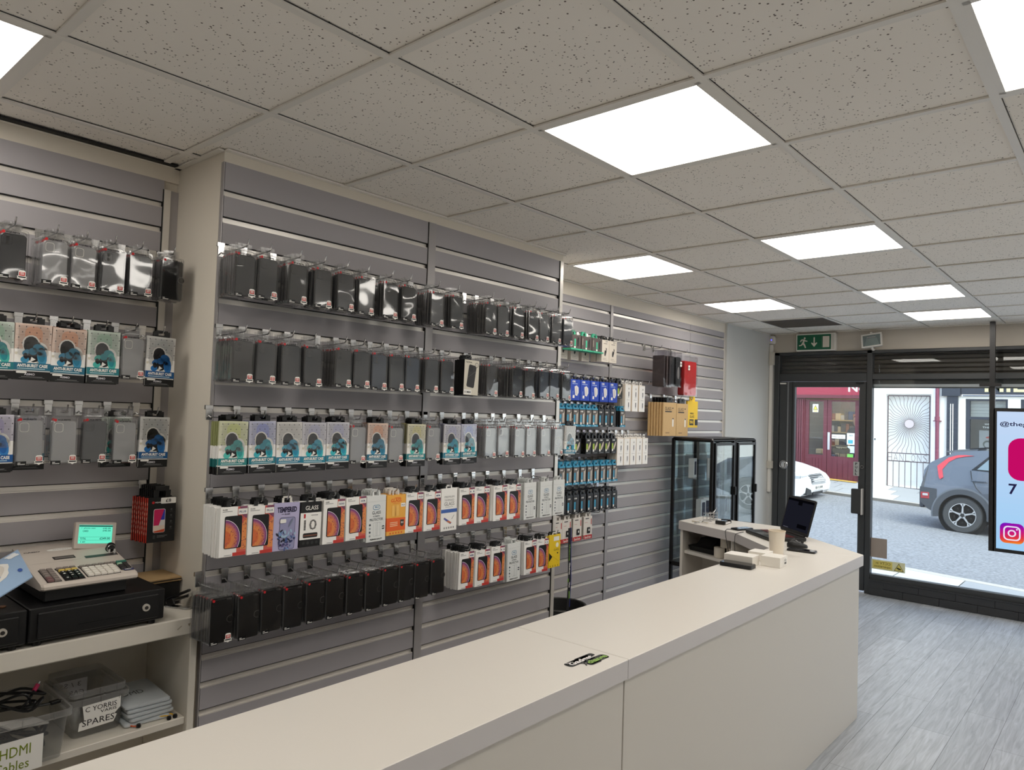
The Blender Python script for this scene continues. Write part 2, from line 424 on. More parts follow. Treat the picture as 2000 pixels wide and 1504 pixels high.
def unit(label, x0, x1, close_r):
    t = thing('counter_unit', label, 'counter', (x0, 1.2, 0)); L = x1 - x0; z1 = CT - CTH - .001
    b = MB(); b.bbox(0, 0, .0, L, .018, z1, PANELW, .0015); part(b, 'front_panel', t)
    for x in (0, (L - .018) if not close_r else 2.13):
        b = MB(); b.bbox(x, .019, .0, x + .018, .40, z1, WHITELAM, .0015); part(b, 'end_panel', t)
    b = MB(); b.bbox(.019, .019, .45, (L - .019) if not close_r else 2.129, .40, .468, WHITELAM, .0015); part(b, 'shelf', t)
    b = MB(); b.bbox(.019, .019, .06, (L - .019) if not close_r else 2.129, .40, .078, WHITELAM, .0015); part(b, 'bottom_board', t)
    return t
unit('near white counter unit with plain front panel below logo sticker', -.58, XJ - .003, False)
unit('long white counter unit with plain front panel nearest shop window', XJ + .003, 4.425, True)
# corner unit: slanting outer front and open shelves on the staff side
t = thing('counter_unit', 'far white counter corner unit with open shelf of paper rolls', 'counter', (0, 0, 0)); z1 = CT - CTH - .001
def vpanel(b, p, q, z0, z1, th, m, side=1):
    p, q = Vector((p[0], p[1], 0)), Vector((q[0], q[1], 0)); d = (q - p).normalized(); n = Vector((-d.y, d.x, 0)) * th * side
    r = [p, q, q + n, p + n]
    if side < 0: r.reverse()
    b.loft([[(v.x, v.y, z0) for v in r], [(v.x, v.y, z1) for v in r]], m)
b = MB(); vpanel(b, (4.44, 1.215), (5.12, 1.945), 0, z1, .018, WHITELAM); part(b, 'front_panel', t)
b = MB(); vpanel(b, (5.12, 1.95), (5.12, 2.5), 0, z1, .018, WHITELAM); part(b, 'front_panel', t)
b = MB(); vpanel(b, (4.79, 2.515), (5.098, 2.515), 0, z1, .02, WHITELAM, -1); part(b, 'end_panel', t)
b = MB(); vpanel(b, (4.625, 2.045), (4.92, 1.80), 0, z1, .02, WHITELAM); part(b, 'end_panel', t)
b = MB(); vpanel(b, (4.25, 1.66), (4.52, 1.42), 0, z1, .02, WHITELAM); part(b, 'end_panel', t)
def hboard(b, pts, z, th, m): b.loft([[(x, y, z - th) for x, y in pts], [(x, y, z) for x, y in pts]], m)
for z in (.70, .08):
    b = MB(); hboard(b, [(4.66, 2.055), (4.93, 1.835), (5.095, 1.97), (5.095, 2.49), (4.81, 2.49)], z, .02, WHITELAM); part(b, 'shelf', t)
for z in (.70, .08):
    b = MB(); hboard(b, [(4.27, 1.67), (4.53, 1.445), (4.88, 1.80), (4.625, 2.02)], z, .02, WHITELAM); part(b, 'shelf', t)

# logo sticker on the near worktop
b = MB(); G = ink(150, 190, 92); z = CT + .0006
def onflat(b, z): b.M = Matrix(((1, 0, 0, 0), (0, 0, 1, 0), (0, -1, 0, z), (0, 0, 0, 1)))
onflat(b, z)   # x stays x, z becomes world y, -y becomes height
BK = ink(16, 16, 18)
for o in (rr(.13, .034, .012, 4, 1.822, 1.283), rr(.105, .034, .014, 4, 1.872, 1.256), rr(.09, .022, .008, 4, 1.86, 1.292), rr(.05, .02, .008, 3, 1.79, 1.290), rr(.06, .022, .01, 3, 1.845, 1.245), rr(.02, .026, .008, 3, 1.912, 1.252)): b.flat(o, 0, BK)
WT = ink(236, 232, 230)
b.text('The', 1.768, 1.2895, .024, .009, -.0003, WT, .01)
b.text('Gadget', 1.772, 1.2665, .112, .0275, -.0003, WT, .03)
b.text('change', 1.826, 1.238, .094, .029, -.0003, G, .03)
b.text('X', 1.800, 1.243, .024, .026, -.0003, BK, .03)
tag(b.build('logo_sticker'), 'peeling black shop logo sticker on the near white worktop', 'sticker')

# things on the counter
CARD = ink(232, 228, 220)
def place(rz, x, y, z): return Matrix.Translation((x, y, z)) @ Matrix.Rotation(rz, 4, 'Z')
t = thing('paper_cup', 'tall white paper cup beside the laptop', 'cup', (4.06, 1.535, CT))
b = MB(); b.lathe([(.0, .004), (.033, .004), (.034, 0), (.036, 0), (.0455, .132), (.0435, .132), (.034, .01), (0, .01)], mat('paper_cup_white', (226, 216, 200), .55), 28); part(b, 'cup_body', t, smooth=True)
b = MB(); b.tube([(.0455 * math.cos(a * PI / 12), .0455 * math.sin(a * PI / 12), .133) for a in range(25)], .0022, mat('paper_cup_rim', (216, 200, 176), .5), 6); part(b, 'rolled_rim', t, smooth=True)
def carton(label, x, y, sx, sy, sz, rz, text=None):
    t = thing('carton', label, 'box', (x, y, CT), rz)
    b = MB(); b.bbox(0, 0, 0, sx, sy, sz, CARD, .001); part(b, 'box_body', t)
    b = MB(); b.M = Matrix.Rotation(-PI / 2, 4, 'Z')
    if text: b.text(text, -sy * .8, sz * .2, sy * .5, sz * .25, -.0006, BLACK); part(b, 'printed_text', t)
    return t
carton('long white carton lying at the worktop back edge', 3.606, 1.486, .1, .15, .05, .05)
t = carton('small white carton with barcode label before the paper cup', 3.69, 1.376, .11, .1, .052, .04)
b = MB(); b.rect(.06, .006, .10, .045, -.0006, WHITE)
for k in range(9): b.rect(.066 + k * .0033, .012, .066 + k * .0033 + .0016, .024, -.001, BLACK)
b.rect(.064, .03, .096, .033, -.001, BLACK); b.rect(.064, .037, .085, .039, -.001, BLACK); part(b, 'barcode_label', t)
carton('flat white carton behind the long one', 3.80, 1.49, .1, .1, .045, .03)
SCRN = mat('dark_screen_glass', (12, 12, 16), .12, spec=.6)
def phone(name, label, cat, x, y, L, W, H, rz, z=CT, m=None):
    t = thing(name, label, cat, (x, y, z), rz); b = MB(); o = rr(L, W, .012, 5)
    b.loft([[(p, q, .0) for p, q in rr(L - .004, W - .004, .011, 5)], [(p, q, .002) for p, q in o], [(p, q, H - .002) for p, q in o], [(p, q, H) for p, q in rr(L - .003, W - .003, .011, 5)]], m or BLACKP)
    part(b, 'body', t, smooth=True); b = MB(); b.poly([(p, q, H + .0003) for p, q in rr(L - .012, W - .01, .009, 5)], SCRN); part(b, 'screen', t); return t
phone('power_bank', 'black rounded power bank at the worktop edge by cartons', 'power bank', 3.562, 1.545, .165, .078, .02, 1.62)
phone('phone', 'black phone lying beside the computer mouse', 'phone', 4.275, 1.47, .155, .074, .011, -1.45)
t = phone('phone', 'black phone charging at the corner worktop edge', 'phone', 4.775, 2.045, .15, .072, .012, -.35)
b = MB()
CAB = mat('black_cable', (14, 14, 14), .5)
b.tube([(4.705, 2.075, CT + .006), (4.66, 2.10, CT + .008), (4.61, 2.09, CT + .004), (4.585, 2.075, CT - .03), (4.575, 2.05, CT - .12), (4.57, 2.0, CT - .2), (4.56, 1.94, CT - .26)], .0022, CAB)
tag(b.build('charging_cable', smooth=True), 'thin black cable from charging phone drooping over worktop edge', 'cable')
b = MB(); b.tube([(4.66, 1.985, CT + .004), (4.60, 1.985, CT + .006), (4.55, 1.99, CT + .003), (4.525, 1.985, CT - .01), (4.51, 1.98, CT - .05), (4.50, 1.97, CT - .14), (4.50, 1.95, CT - .24)], .0022, CAB)
tag(b.build('charging_cable', smooth=True), 'thin black cable hanging under the laptop edge', 'cable')
# laptop
t = thing('laptop', 'open black laptop with red keys on the corner worktop', 'laptop', (4.674, 1.981, CT), math.atan2(-.24, -.21))
LB = mat('laptop_black', (16, 16, 17), .45); W, D = .335, .25     # local x along the front edge, +y is to the right of it -> away from the user
b = MB(); b.loft([[(p + W / 2, q + D / 2, z) for p, q in rr(W - e, D - e, .012, 4)] for z, e in ((.002, .006), (.006, 0), (.02, 0), (.022, .003))], LB); part(b, 'base', t, smooth=True)
b = MB(); RK = mat('laptop_red_key', (92, 20, 22), .5)
for r in range(5):
    for c in range(14): b.box(.02 + c * .0205, .10 + r * .0215, .022, .037 + c * .0205, .118 + r * .0215, .0245, RK if r != 4 else LB)
part(b, 'keyboard', t, 'dark red backlit keyboard'); b = MB(); b.box(.115, .012, .0222, .215, .085, .0226, SCRN); part(b, 'touchpad', t)
b = MB(); b.cyl((.03, D - .004, .024), (W - .03, D - .004, .024), .007, LB); part(b, 'hinge', t, smooth=True)
b = MB(); b.M = Matrix.Translation((0, D, .026)) @ Matrix.Rotation(-.26, 4, 'X')
b.slab(rr(W, .235, .012, 4, W / 2, .118), .006, -.002, LB)
p = part(b, 'lid', t, smooth=False); b2 = MB(); b2.M = b.M
b2.rect(.012, .022, W - .012, .222, -.0024, emit('laptop_display', (36, 37, 48), .55)); dk = emit('laptop_display_dark', (14, 14, 20), .4)
b2.rect(.012, .207, W - .012, .222, -.0028, dk); b2.rect(.14, .185, .19, .21, -.0028, dk); b2.rect(.19, .04, .30, .065, -.0028, dk); b2.rect(.03, .026, .09, .03, -.0028, emit('laptop_display_line', (120, 120, 130), .5))
part(b2, 'display', p, 'dim dark display')
# mouse
t = thing('computer_mouse', 'black computer mouse behind the phone near laptop', 'mouse', (4.385, 1.535, CT), -1.1); b = MB()
rings = [[(.058 * s * math.cos(a) , .031 * s * math.sin(a), h * (1 - .25 * math.cos(a) * 1)) for a in [2 * PI * k / 20 for k in range(20)]] for s, h in ((1, .001), (1.03, .014), (.9, .027), (.62, .036), (.25, .041))]
b.loft(rings, BLACKP); part(b, 'shell', t, smooth=True); b = MB(); b.cyl((.028, -.004, .035), (.028, .004, .035), .008, mat('grey_rubber', (50, 50, 52), .6), 14); part(b, 'scroll_wheel', t, smooth=True)
# phone clamp, wire rack, keys
t = thing('phone_clamp', 'silver phone clamp lying by the charging phone', 'clamp', (4.93, 2.25, CT), .1); b = MB()
b.bbox(-.07, -.035, .003, .07, .035, .014, ALU, .003); part(b, 'plate', t); b = MB(); b.bbox(-.072, -.036, .003, -.055, .036, .028, BLACKP, .003); part(b, 'jaw', t); b = MB(); b.bbox(.05, -.036, .003, .068, .036, .026, BLACKP, .003); part(b, 'jaw', t)
b = MB(); b.bbox(-.03, -.02, .014, .05, .02, .022, mat('dark_glass', (40, 42, 46), .2), .003); part(b, 'pad', t)
t = thing('wire_rack', 'small chrome wire rack on the far worktop end', 'rack', (5.0, 2.385, CT), -.2)
for y in (-.018, .018):
    b = MB(); WR = CHROME
    for z in (.006, .03, .054): b.cyl((-.06, y, z), (.06, y, z), .0022, WR, 6)
    for x in (-.06, -.02, .02, .06): b.cyl((x, y, .0), (x, y, .064), .0022, WR, 6)
    part(b, 'wire_side', t, smooth=True)
b = MB()
for x in (-.06, -.02, .02, .06): b.cyl((x, -.018, .006), (x, .018, .006), .0022, CHROME, 6)
part(b, 'base_wire', t, smooth=True)
b = MB(); b.tube([(.06, .018, .05), (.075, .01, .075), (.07, 0, .09)], .0018, CHROME, 6); part(b, 'loose_wire', t, smooth=True)
t = thing('key_bunch', 'bunch of keys lying beside the wire rack', 'keys', (4.83, 2.37, CT)); BR = mat('brass', (180, 160, 110), .35, .9)
for k in range(5):
    b = MB(); b.M = place(k * 1.3 + .3, 0, 0, .003 + k * .0022); b.bbox(.012, -.003, -.0009, .055, .003, .0009, BR if k % 2 else CHROME, .0004); b.loft([[(p + .064, q, z) for p, q in ell(.011, .010)] for z in (-.0009, .0009)], BR if k % 2 else CHROME); part(b, 'key', t)
b = MB(); b.tube([(.014 * math.cos(a * PI / 10), .014 * math.sin(a * PI / 10), .014) for a in range(21)], .001, CHROME, 5); part(b, 'key_ring', t, smooth=True)
# under the worktop: tray and receipt rolls
b = MB(); BTRAY = mat('black_mesh_tray', (14, 14, 15), .7, bump=.4, bscale=900)
b.loft([[(x, y, z) for x, y in q] for z, q in ((.7005, [(4.80, 2.26), (5.0, 2.2), (5.05, 2.46), (4.86, 2.47)]), (.735, [(4.79, 2.25), (5.01, 2.19), (5.06, 2.47), (4.85, 2.48)]), (.738, [(4.84, 2.29), (4.97, 2.25), (5.0, 2.43), (4.89, 2.44)]), (.79, [(4.9, 2.28), (4.99, 2.27), (5.0, 2.41), (4.93, 2.42)]))], BTRAY)
tag(b.build('padded_pouch'), 'black padded pouch lying on the open counter shelf', 'pouch')
b = MB(); PAPER = mat('receipt_paper', (226, 218, 204), .8)
b.lathe([(.008, .001), (.036, .001), (.037, .003), (.037, .068), (.036, .07), (.008, .07), (.008, .001)], PAPER, 24)
me = b.mesh('receipt_roll', True); bc = MB(); bc.lathe([(.006, .0005), (.008, .0005), (.008, .0705), (.006, .0705), (.006, .0005)], mat('roll_core', (120, 96, 70), .8), 16); mc = bc.mesh('core')
for x, y, z, lab in ((4.755, 2.195, .7005, 'receipt paper roll standing leftmost on open shelf'), (4.80, 2.125, .7005, 'receipt paper roll standing behind, lower right on shelf'), (4.775, 2.158, .7717, 'receipt paper roll stacked on top, left one'), (4.845, 2.10, .7717, 'receipt paper roll stacked on top, beside divider')):
    r = thing('receipt_roll', lab, 'paper roll', (x, y, z), 0, 'receipt rolls on the counter shelf')
    for m_, n_ in ((me, 'roll'), (mc, 'core')): o = bpy.data.objects.new(n_, m_); COL.objects.link(o); o.parent = r
b = MB(); b.lathe([(.0, .0), (.04, .0), (.055, .02), (.055, .08), (.045, .1), (.03, .12), (0, .125)], mat('beige_jar', (196, 184, 166), .5), 24, (4.60, 1.86, .701)); tag(b.build('storage_jar', smooth=True), 'beige rounded jar in the dark corner shelf', 'jar')
# waste bin between counter and wall
t = thing('waste_bin', 'black ribbed waste bin on floor below the lanyard', 'bin', (3.72, 2.78, 0)); b = MB()
b.lathe([(0, .004), (.11, .004), (.115, 0), (.16, .44), (.152, .44), (.108, .012), (0, .012)], mat('bin_black', (22, 22, 22), .6), 28); part(b, 'body', t, smooth=True)
b = MB(); b.tube([(.162 * math.cos(a * PI / 16), .162 * math.sin(a * PI / 16), .445) for a in range(33)], .006, mat('bin_rim', (60, 60, 58), .4), 8); part(b, 'rim', t, smooth=True)
# ================================================================ hanging stock
SHELL = clear('blister_plastic', (238, 238, 238), .085, .55, .05, wob=.5, wscale=6.0)
SHELLB = clear('blister_plastic_edge', (226, 226, 226), .11, .6, .10, milk=.05)
CLEARCASE = clear('clear_phone_case', (236, 236, 238), .10, .5, .10, wob=.4, wscale=12.0, milk=.32)
CB = mat('case_black', (22, 22, 23), .42); CS = mat('case_smoke', (52, 53, 57), .16, spec=.7, var=.25, vscale=18); CBL = mat('case_smoke_blue', (54, 62, 76), .2, spec=.7, var=.25, vscale=18); CBK = mat('wallet_black', (13, 13, 14), .4, bump=.2, bscale=500)
CG = mat('case_grey_matt', (56, 54, 52), .45)
BAND = ink(26, 120, 150); INKS = [ink(246, 244, 240)]
PW, PHT, PT = .086, .165, .016      # blister packet
TABM = BLACKP

# ---- display hook
def make_hook(arm):
    t = thing('display_hook', 'x', 'hook', (0, 0, 0)); b = MB()
    b.bbox(-.014, -.004, -.004, .014, .006, .012, CHROME, .001); b.bbox(-.012, -.005, -.042, .012, -.002, -.002, CHROME, .001); part(b, 'bracket', t)
    b = MB(); b.tube([(0, -.004, -.026), (0, -.02, -.032), (0, -arm * .6, -.030), (0, -arm, -.026), (0, -arm - .006, -.022), (0, -arm - .014, -.002)], .0026, CHROME, 7); part(b, 'arm', t, smooth=True)
    return t
# ---- clear blister packet holding a phone case
def blister(b, behind):
    w, h, t = PW / 2, PHT, PT; m = SHELL
    z1, z0 = -.012, -.012 - h
    f = [(x, -t / 2, z) for x, z in rr(PW - .008, h - .010, .008, 2, 0, (z0 + z1) / 2)]
    k = [(x, t / 2, z) for x, z in rr(PW, h, .006, 2, 0, (z0 + z1) / 2)]
    mid = [(x, -t / 2 + .004, z) for x, z in rr(PW - .003, h - .004, .008, 2, 0, (z0 + z1) / 2)]
    if not behind: b.loft([f], SHELL, caps=False); b.poly(f, SHELL)
    b.loft([k, mid, f], SHELLB, caps=False)
    # hanging tab with its slot
    y = t / 2 - .001
    for x0, x1, za, zb in ((-w * .62, -.012, -.012, .012), (.012, w * .62, -.012, .012), (-.012, .012, .005, .013), (-.012, .012, -.012, -.004)): b.rect(x0, za, x1, zb, y, SHELLB)
def case_mesh(kind):
    b = MB(); zc = -.012 - PHT / 2 - .006; w, h = .072, .142
    m = {'black': CB, 'smoke': CS, 'blue': CBL, 'clear': CLEARCASE, 'ring': CLEARCASE, 'wallet': CBK, 'grey': CG, 'walletb': CBK}[kind]
    if kind in ('wallet', 'walletb'):
        b.slab(rr(.076, .148, .006, 3, 0, zc), .006, -.0045, m, .001)
        b.slab(rr(.024, .022, .010, 4, .032, zc + .004), -.0045, -.0058, m, .001)
        b.tube([(.038, -.006, zc + .016), (.028, -.0062, zc + .0155), (.0215, -.0062, zc + .010), (.0205, -.0062, zc + .004), (.0215, -.0062, zc - .002), (.028, -.0062, zc - .0075), (.038, -.006, zc - .008)], .0006, mat('stitch_grey', (110, 108, 106), .6), 4)
    else:
        b.slab(rr(w, h, .011, 5, 0, zc), .005, -.0052, m, .0025)
        if kind != 'clear': b.slab(rr(.026, .03, .007, 3, -.018, zc + .048), -.0052, -.0066, m, .0008)
        if kind in ('black', 'smoke', 'blue', 'grey'): 
            for dz in (.008, -.008): b.cyl((-.018, -.0066, zc + .048 + dz), (-.018, -.0069, zc + .048 + dz), .006, BLACKP, 10)
        if kind == 'clear':
            o = rr(.026, .03, .007, 3, -.018, zc + .048); q = rr(.023, .027, .006, 3, -.018, zc + .048)
            for i in range(len(o)): j = (i + 1) % len(o); b.poly([(o[i][0], -.0055, o[i][1]), (o[j][0], -.0055, o[j][1]), (q[j][0], -.0055, q[j][1]), (q[i][0], -.0055, q[i][1])], WHITEP)
        if kind == 'ring':
            o, q = ell(.027, .027, 0, zc, 28), ell(.0235, .0235, 0, zc, 28)
            for i in range(28): j = (i + 1) % 28; b.poly([(o[i][0], -.0058, o[i][1]), (o[j][0], -.0058, o[j][1]), (q[j][0], -.0058, q[j][1]), (q[i][0], -.0058, q[i][1])], WHITE)
            b.rect(-.002, zc - .05, .002, zc - .033, -.0058, WHITE)
    return b
yF = -PT / 2 - .0005
def make_case(kind, badge=True):
    t = thing('hanging_case_packet', 'x', 'phone case packet', (0, 0, 0)); b = MB(); blister(b, False); part(b, 'blister', t, 'clear plastic blister')
    part(case_mesh(kind), 'phone_case', t, smooth=False)
    b = MB(); b.flat(ell(.0048, .0048, -.030, -.027, 12), yF, RED); b.text('XQUISITE', -.0245, -.030, .040, .0062, yF, BLACK, .05); b.text('CASE', .0175, -.030, .016, .006, yF, ink(110, 108, 106), .0); part(b, 'printed_logo', t, 'red and black printed logo')
    b = MB(); b.rect(-.040, -.176, -.010, -.163, yF, BLACK); b.rect(-.034, -.169, -.026, -.167, yF - .0003, WHITE); b.rect(-.034, -.1735, -.013, -.1715, yF - .0003, WHITE); part(b, 'model_label', t, 'black model label')
    if kind != 'wallet':
        b = MB(); x, z = .026, -.160
        b.flat([(x - .010, z + .012), (x - .006, z + .0155), (x + .006, z + .0155), (x + .010, z + .012), (x + .010, z - .003), (x + .0145, z - .004), (x + .012, z - .0085), (x + .0145, z - .012), (x + .006, z - .0125), (x, z - .017), (x - .006, z - .0125), (x - .0145, z - .012), (x - .012, z - .0085), (x - .0145, z - .004), (x - .010, z - .003)], yF, WHITE)
        b.rect(x - .0082, z - .002, x + .0082, z + .010, yF - .0003, ink(196, 44, 40))
        for dz in (.006, .0015): b.rect(x - .0055, z + dz, x + .0055, z + dz + .0022, yF - .0006, WHITE)
        b.flat([(x - .0105, z - .0085), (x + .0105, z - .0085), (x + .0105, z - .0045), (x - .0105, z - .0045)], yF - .0003, BLACK)
        part(b, 'badge_sticker', t, 'red and white shield sticker')
    return t
def make_case_behind(kind):
    t = thing('hanging_case_packet', 'x', 'phone case packet', (0, 0, 0)); b = MB(); blister(b, True); part(b, 'blister', t)
    part(case_mesh(kind), 'phone_case', t)
    b = MB(); b.flat(ell(.0048, .0048, -.030, -.027, 10), yF, RED); part(b, 'printed_logo', t); return t
# ---- boxed anti-burst case with window, black-and-teal muscular figure kept generic
GW, GH, GT = .104, .182, .008
def gfig(b, y, teal, dark):
    W = WHITE
    def E_(rx, rz, cx, cz, m, rot=0, d=0): b.flat(ell(rx, rz, cx, cz, 14, rot), y - d, m)
    for rx, rz, cx, cz, r in ((.0255, .0295, -.006, -.080, .1), (.026, .026, .016, -.098, -.5), (.022, .020, -.022, -.115, .5), (.0215, .037, .026, -.118, .15), (.03, .022, .0, -.128, 0)): E_(rx, rz, cx, cz, W, r)
    E_(.021, .025, -.006, -.080, dark, .1, .0003); E_(.014, .020, -.012, -.092, dark, .5, .0003); E_(.018, .022, .004, -.118, dark, -.3, .0003)
    E_(.018, .015, .016, -.094, teal[0], -.5, .0006); E_(.013, .012, .0, -.104, teal[0], .2, .0006); E_(.012, .008, -.020, -.108, teal[1], .7, .0006)
    E_(.014, .031, .026, -.120, teal[1], .12, .0006); E_(.012, .011, -.022, -.132, teal[1], 0, .0006); E_(.009, .006, .019, -.110, dark, -.4, .0009); E_(.007, .010, -.020, -.120, dark, .2, .0009)
    E_(.010, .020, .0245, -.118, teal[0], .12, .0009); b.flat([(-.008, -.140), (.008, -.130), (-.004, -.122)], y - .0009, W)
GCOL = {'lime': ((206, 214, 140), (44, 150, 150), (80, 190, 180)), 'violet': ((150, 158, 214), (34, 140, 160), (60, 176, 190)), 'pearl': ((206, 204, 200), (40, 140, 175), (60, 170, 196)), 'lilac': ((186, 186, 212), (40, 150, 180), (60, 186, 196)),
        'peach': ((226, 170, 140), (36, 120, 150), (60, 140, 176)), 'yellow': ((216, 208, 150), (44, 150, 160), (90, 190, 180)), 'mint': ((170, 200, 178), (36, 140, 150), (70, 180, 170)), 'royal': ((196, 198, 196), (24, 96, 160), (36, 110, 180)), 'purple': ((176, 168, 206), (30, 100, 176), (50, 130, 200))}
def make_boxed(colour):
    top, c0, c1 = GCOL[colour]; t = thing('hanging_boxed_case', 'x', 'boxed phone case', (0, 0, 0)); y = -GT / 2; z1, z0 = -.014, -.014 - GH
    b = MB(); b.bbox(-GW / 2, y, z0, GW / 2, -y, z1, ink(*[int(c * .35 + m_ * .65) for c, m_ in zip(top, (204, 202, 198))]), .001)
    q = ink(*[int(c * .82) for c in top]); pal = ink(*top); mid = ink(*[int(c * .5 + m_ * .5) for c, m_ in zip(top, (208, 206, 202))])
    b.flat(rr(.082, .09, .006, 3, .002, -.062), y - .0003, mid); b.flat(rr(.05, .07, .02, 5, .0, -.058), y - .0004, pal)
    for r in range(5):
        for c in range(5): x, z = -.042 + c * .020 + (.010 if r % 2 else 0), -.026 - r * .018; b.flat([(x - .002, z), (x + .002, z), (x, z + .005)], y - .0006, ink(52, 56, 60))
        b.rect(-.05, -.034 - r * .018, .05, -.0334 - r * .018, y - .0005, q)
    part(b, 'carton', t)
    b = MB(); b.rect(-GW / 2 + .0005, z0, GW / 2 - .0005, -.098, y - .0006, INKS[0]); b.rect(-.05, -.108, -.034, -.116, y - .0009, ink(220, 214, 196))
    b.box(-GW / 2 - .0004, y, z0, -GW / 2, -y, -.098, INKS[0]); part(b, 'white_front', t)
    b = MB(); gfig(b, y - .0012, (ink(*c0), ink(*c1)), ink(22, 20, 24)); part(b, 'illustration', t, 'black and teal cut-out figure')
    b = MB(); bc = ink(*[int(c * .86) for c in c0]); b.rect(-GW / 2, -.166, GW / 2, -.142, y - .0024, bc); b.box(-GW / 2 - .0008, y, -.166, -GW / 2 - .0004, -y, -.142, bc); b.text('ANTI-BURST CASE', -.043, -.1565, .086, .0105, y - .0028, WHITE, .04); b.rect(-.042, -.1622, .036, -.1600, y - .0028, ink(200, 224, 228)); part(b, 'title_band', t, 'teal band reading ANTI-BURST CASE')
    b = MB(); b.rect(-GW / 2, z0, GW / 2, -.170, y - .0024, BLACK); b.box(-GW / 2 - .0008, y, z0, -GW / 2 - .0004, -y, -.170, BLACK); b.text('ASIMO', -.022, -.183, .03, .007, y - .0028, ink(206, 204, 210), .03); b.rect(-.03, -.188, .03, -.187, y - .0028, ink(150, 150, 150)); b.rect(-.036, -.1915, .036, -.1905, y - .0028, ink(110, 110, 110)); b.flat(rr(.03, .006, .003, 3, -.03, -.1735), y - .003, WHITE); part(b, 'footer', t, 'black footer')
    b = MB()
    for x0, x1, za, zb in ((-.03, -.012, -.014, .006), (.012, .03, -.014, .006), (-.022, .022, .004, .010), (-.03, .03, -.016, -.008)): b.box(x0, -.001, za, x1, .001, zb, TABM)
    part(b, 'hang_tab', t, 'black hang tab')
    b = MB(); b.flat(rr(.088, .10, .01, 3, 0, -.07), y - .0045, SHELL); part(b, 'window_film', t)
    return t
def make_boxed_behind(colour):
    top, c0, c1 = GCOL[colour]; t = thing('hanging_boxed_case', 'x', 'boxed phone case', (0, 0, 0)); y = -GT / 2; z0 = -.014 - GH; b = MB()
    for za, zb, c in ((-.098, -.014, ink(*[int(c * .7) for c in top])), (-.142, -.098, INKS[0]), (-.170, -.142, ink(*[int(c * .7) for c in c0])), (z0, -.170, BLACK)): b.box(-GW / 2, y, za, GW / 2, -y, zb, c)
    part(b, 'carton', t); b = MB()
    for x0, x1, za, zb in ((-.03, -.012, -.014, .006), (.012, .03, -.014, .006), (-.022, .022, .004, .010)): b.box(x0, -.001, za, x1, .001, zb, TABM)
    part(b, 'hang_tab', t); return t
# ---- screen protector boxes
SW, SH, ST = .098, .170, .010
def euro(b, w, m, y=.0, zt=.012, t=.001):
    for x0, x1, za, zb in ((-w, -.012, -.012, zt * .5), (.012, w, -.012, zt * .5), (-w * .8, w * .8, zt * .4, zt)): b.box(x0, y - t, za, x1, y + t, zb, m)
def planet(b, y, x0, z0, w, h, art):
    """curved glowing planet limb on black inside the phone picture: generic orange to violet arcs"""
    cx, cz, RX, RZ = x0 - w * .1, z0 + h * .3, w * 1.05, h * .62
    cols = [((236, 226, 230), 1.0), ((120, 64, 122), .972), ((150, 80, 124), .91), ((190, 106, 118), .84), ((206, 120, 92), .76), ((222, 136, 76), .64), ((214, 108, 62), .44)]
    inside = [lambda p: p[0] - x0, lambda p: x0 + w - p[0], lambda p: p[1] - z0, lambda p: z0 + h - p[1]]
    for i, (c, s) in enumerate(cols):
        o = ell(RX * s, RZ * s, cx, cz, 40)
        for f in inside: o = clip(o, f)
        if len(o) > 2: b.flat(o, y - .0002 * (i + 1), ink(*c))
    rq = random.Random(11)
    for k in range(70):
        a, q = rq.uniform(-1.4, 1.5), rq.uniform(.1, .9) ** .5 * .9; px, pz = cx + RX * q * math.cos(a), cz + RZ * q * math.sin(a)
        if x0 + .003 < px < x0 + w - .003 and z0 + .003 < pz < z0 + h - .003: b.flat(ell(rq.uniform(.001, .0035), rq.uniform(.0006, .0014), px, pz, 6, rq.uniform(.4, 1.6)), y - .0018, ink(*rq.choice([(150, 70, 60), (230, 160, 90), (120, 60, 100), (196, 80, 56)])))
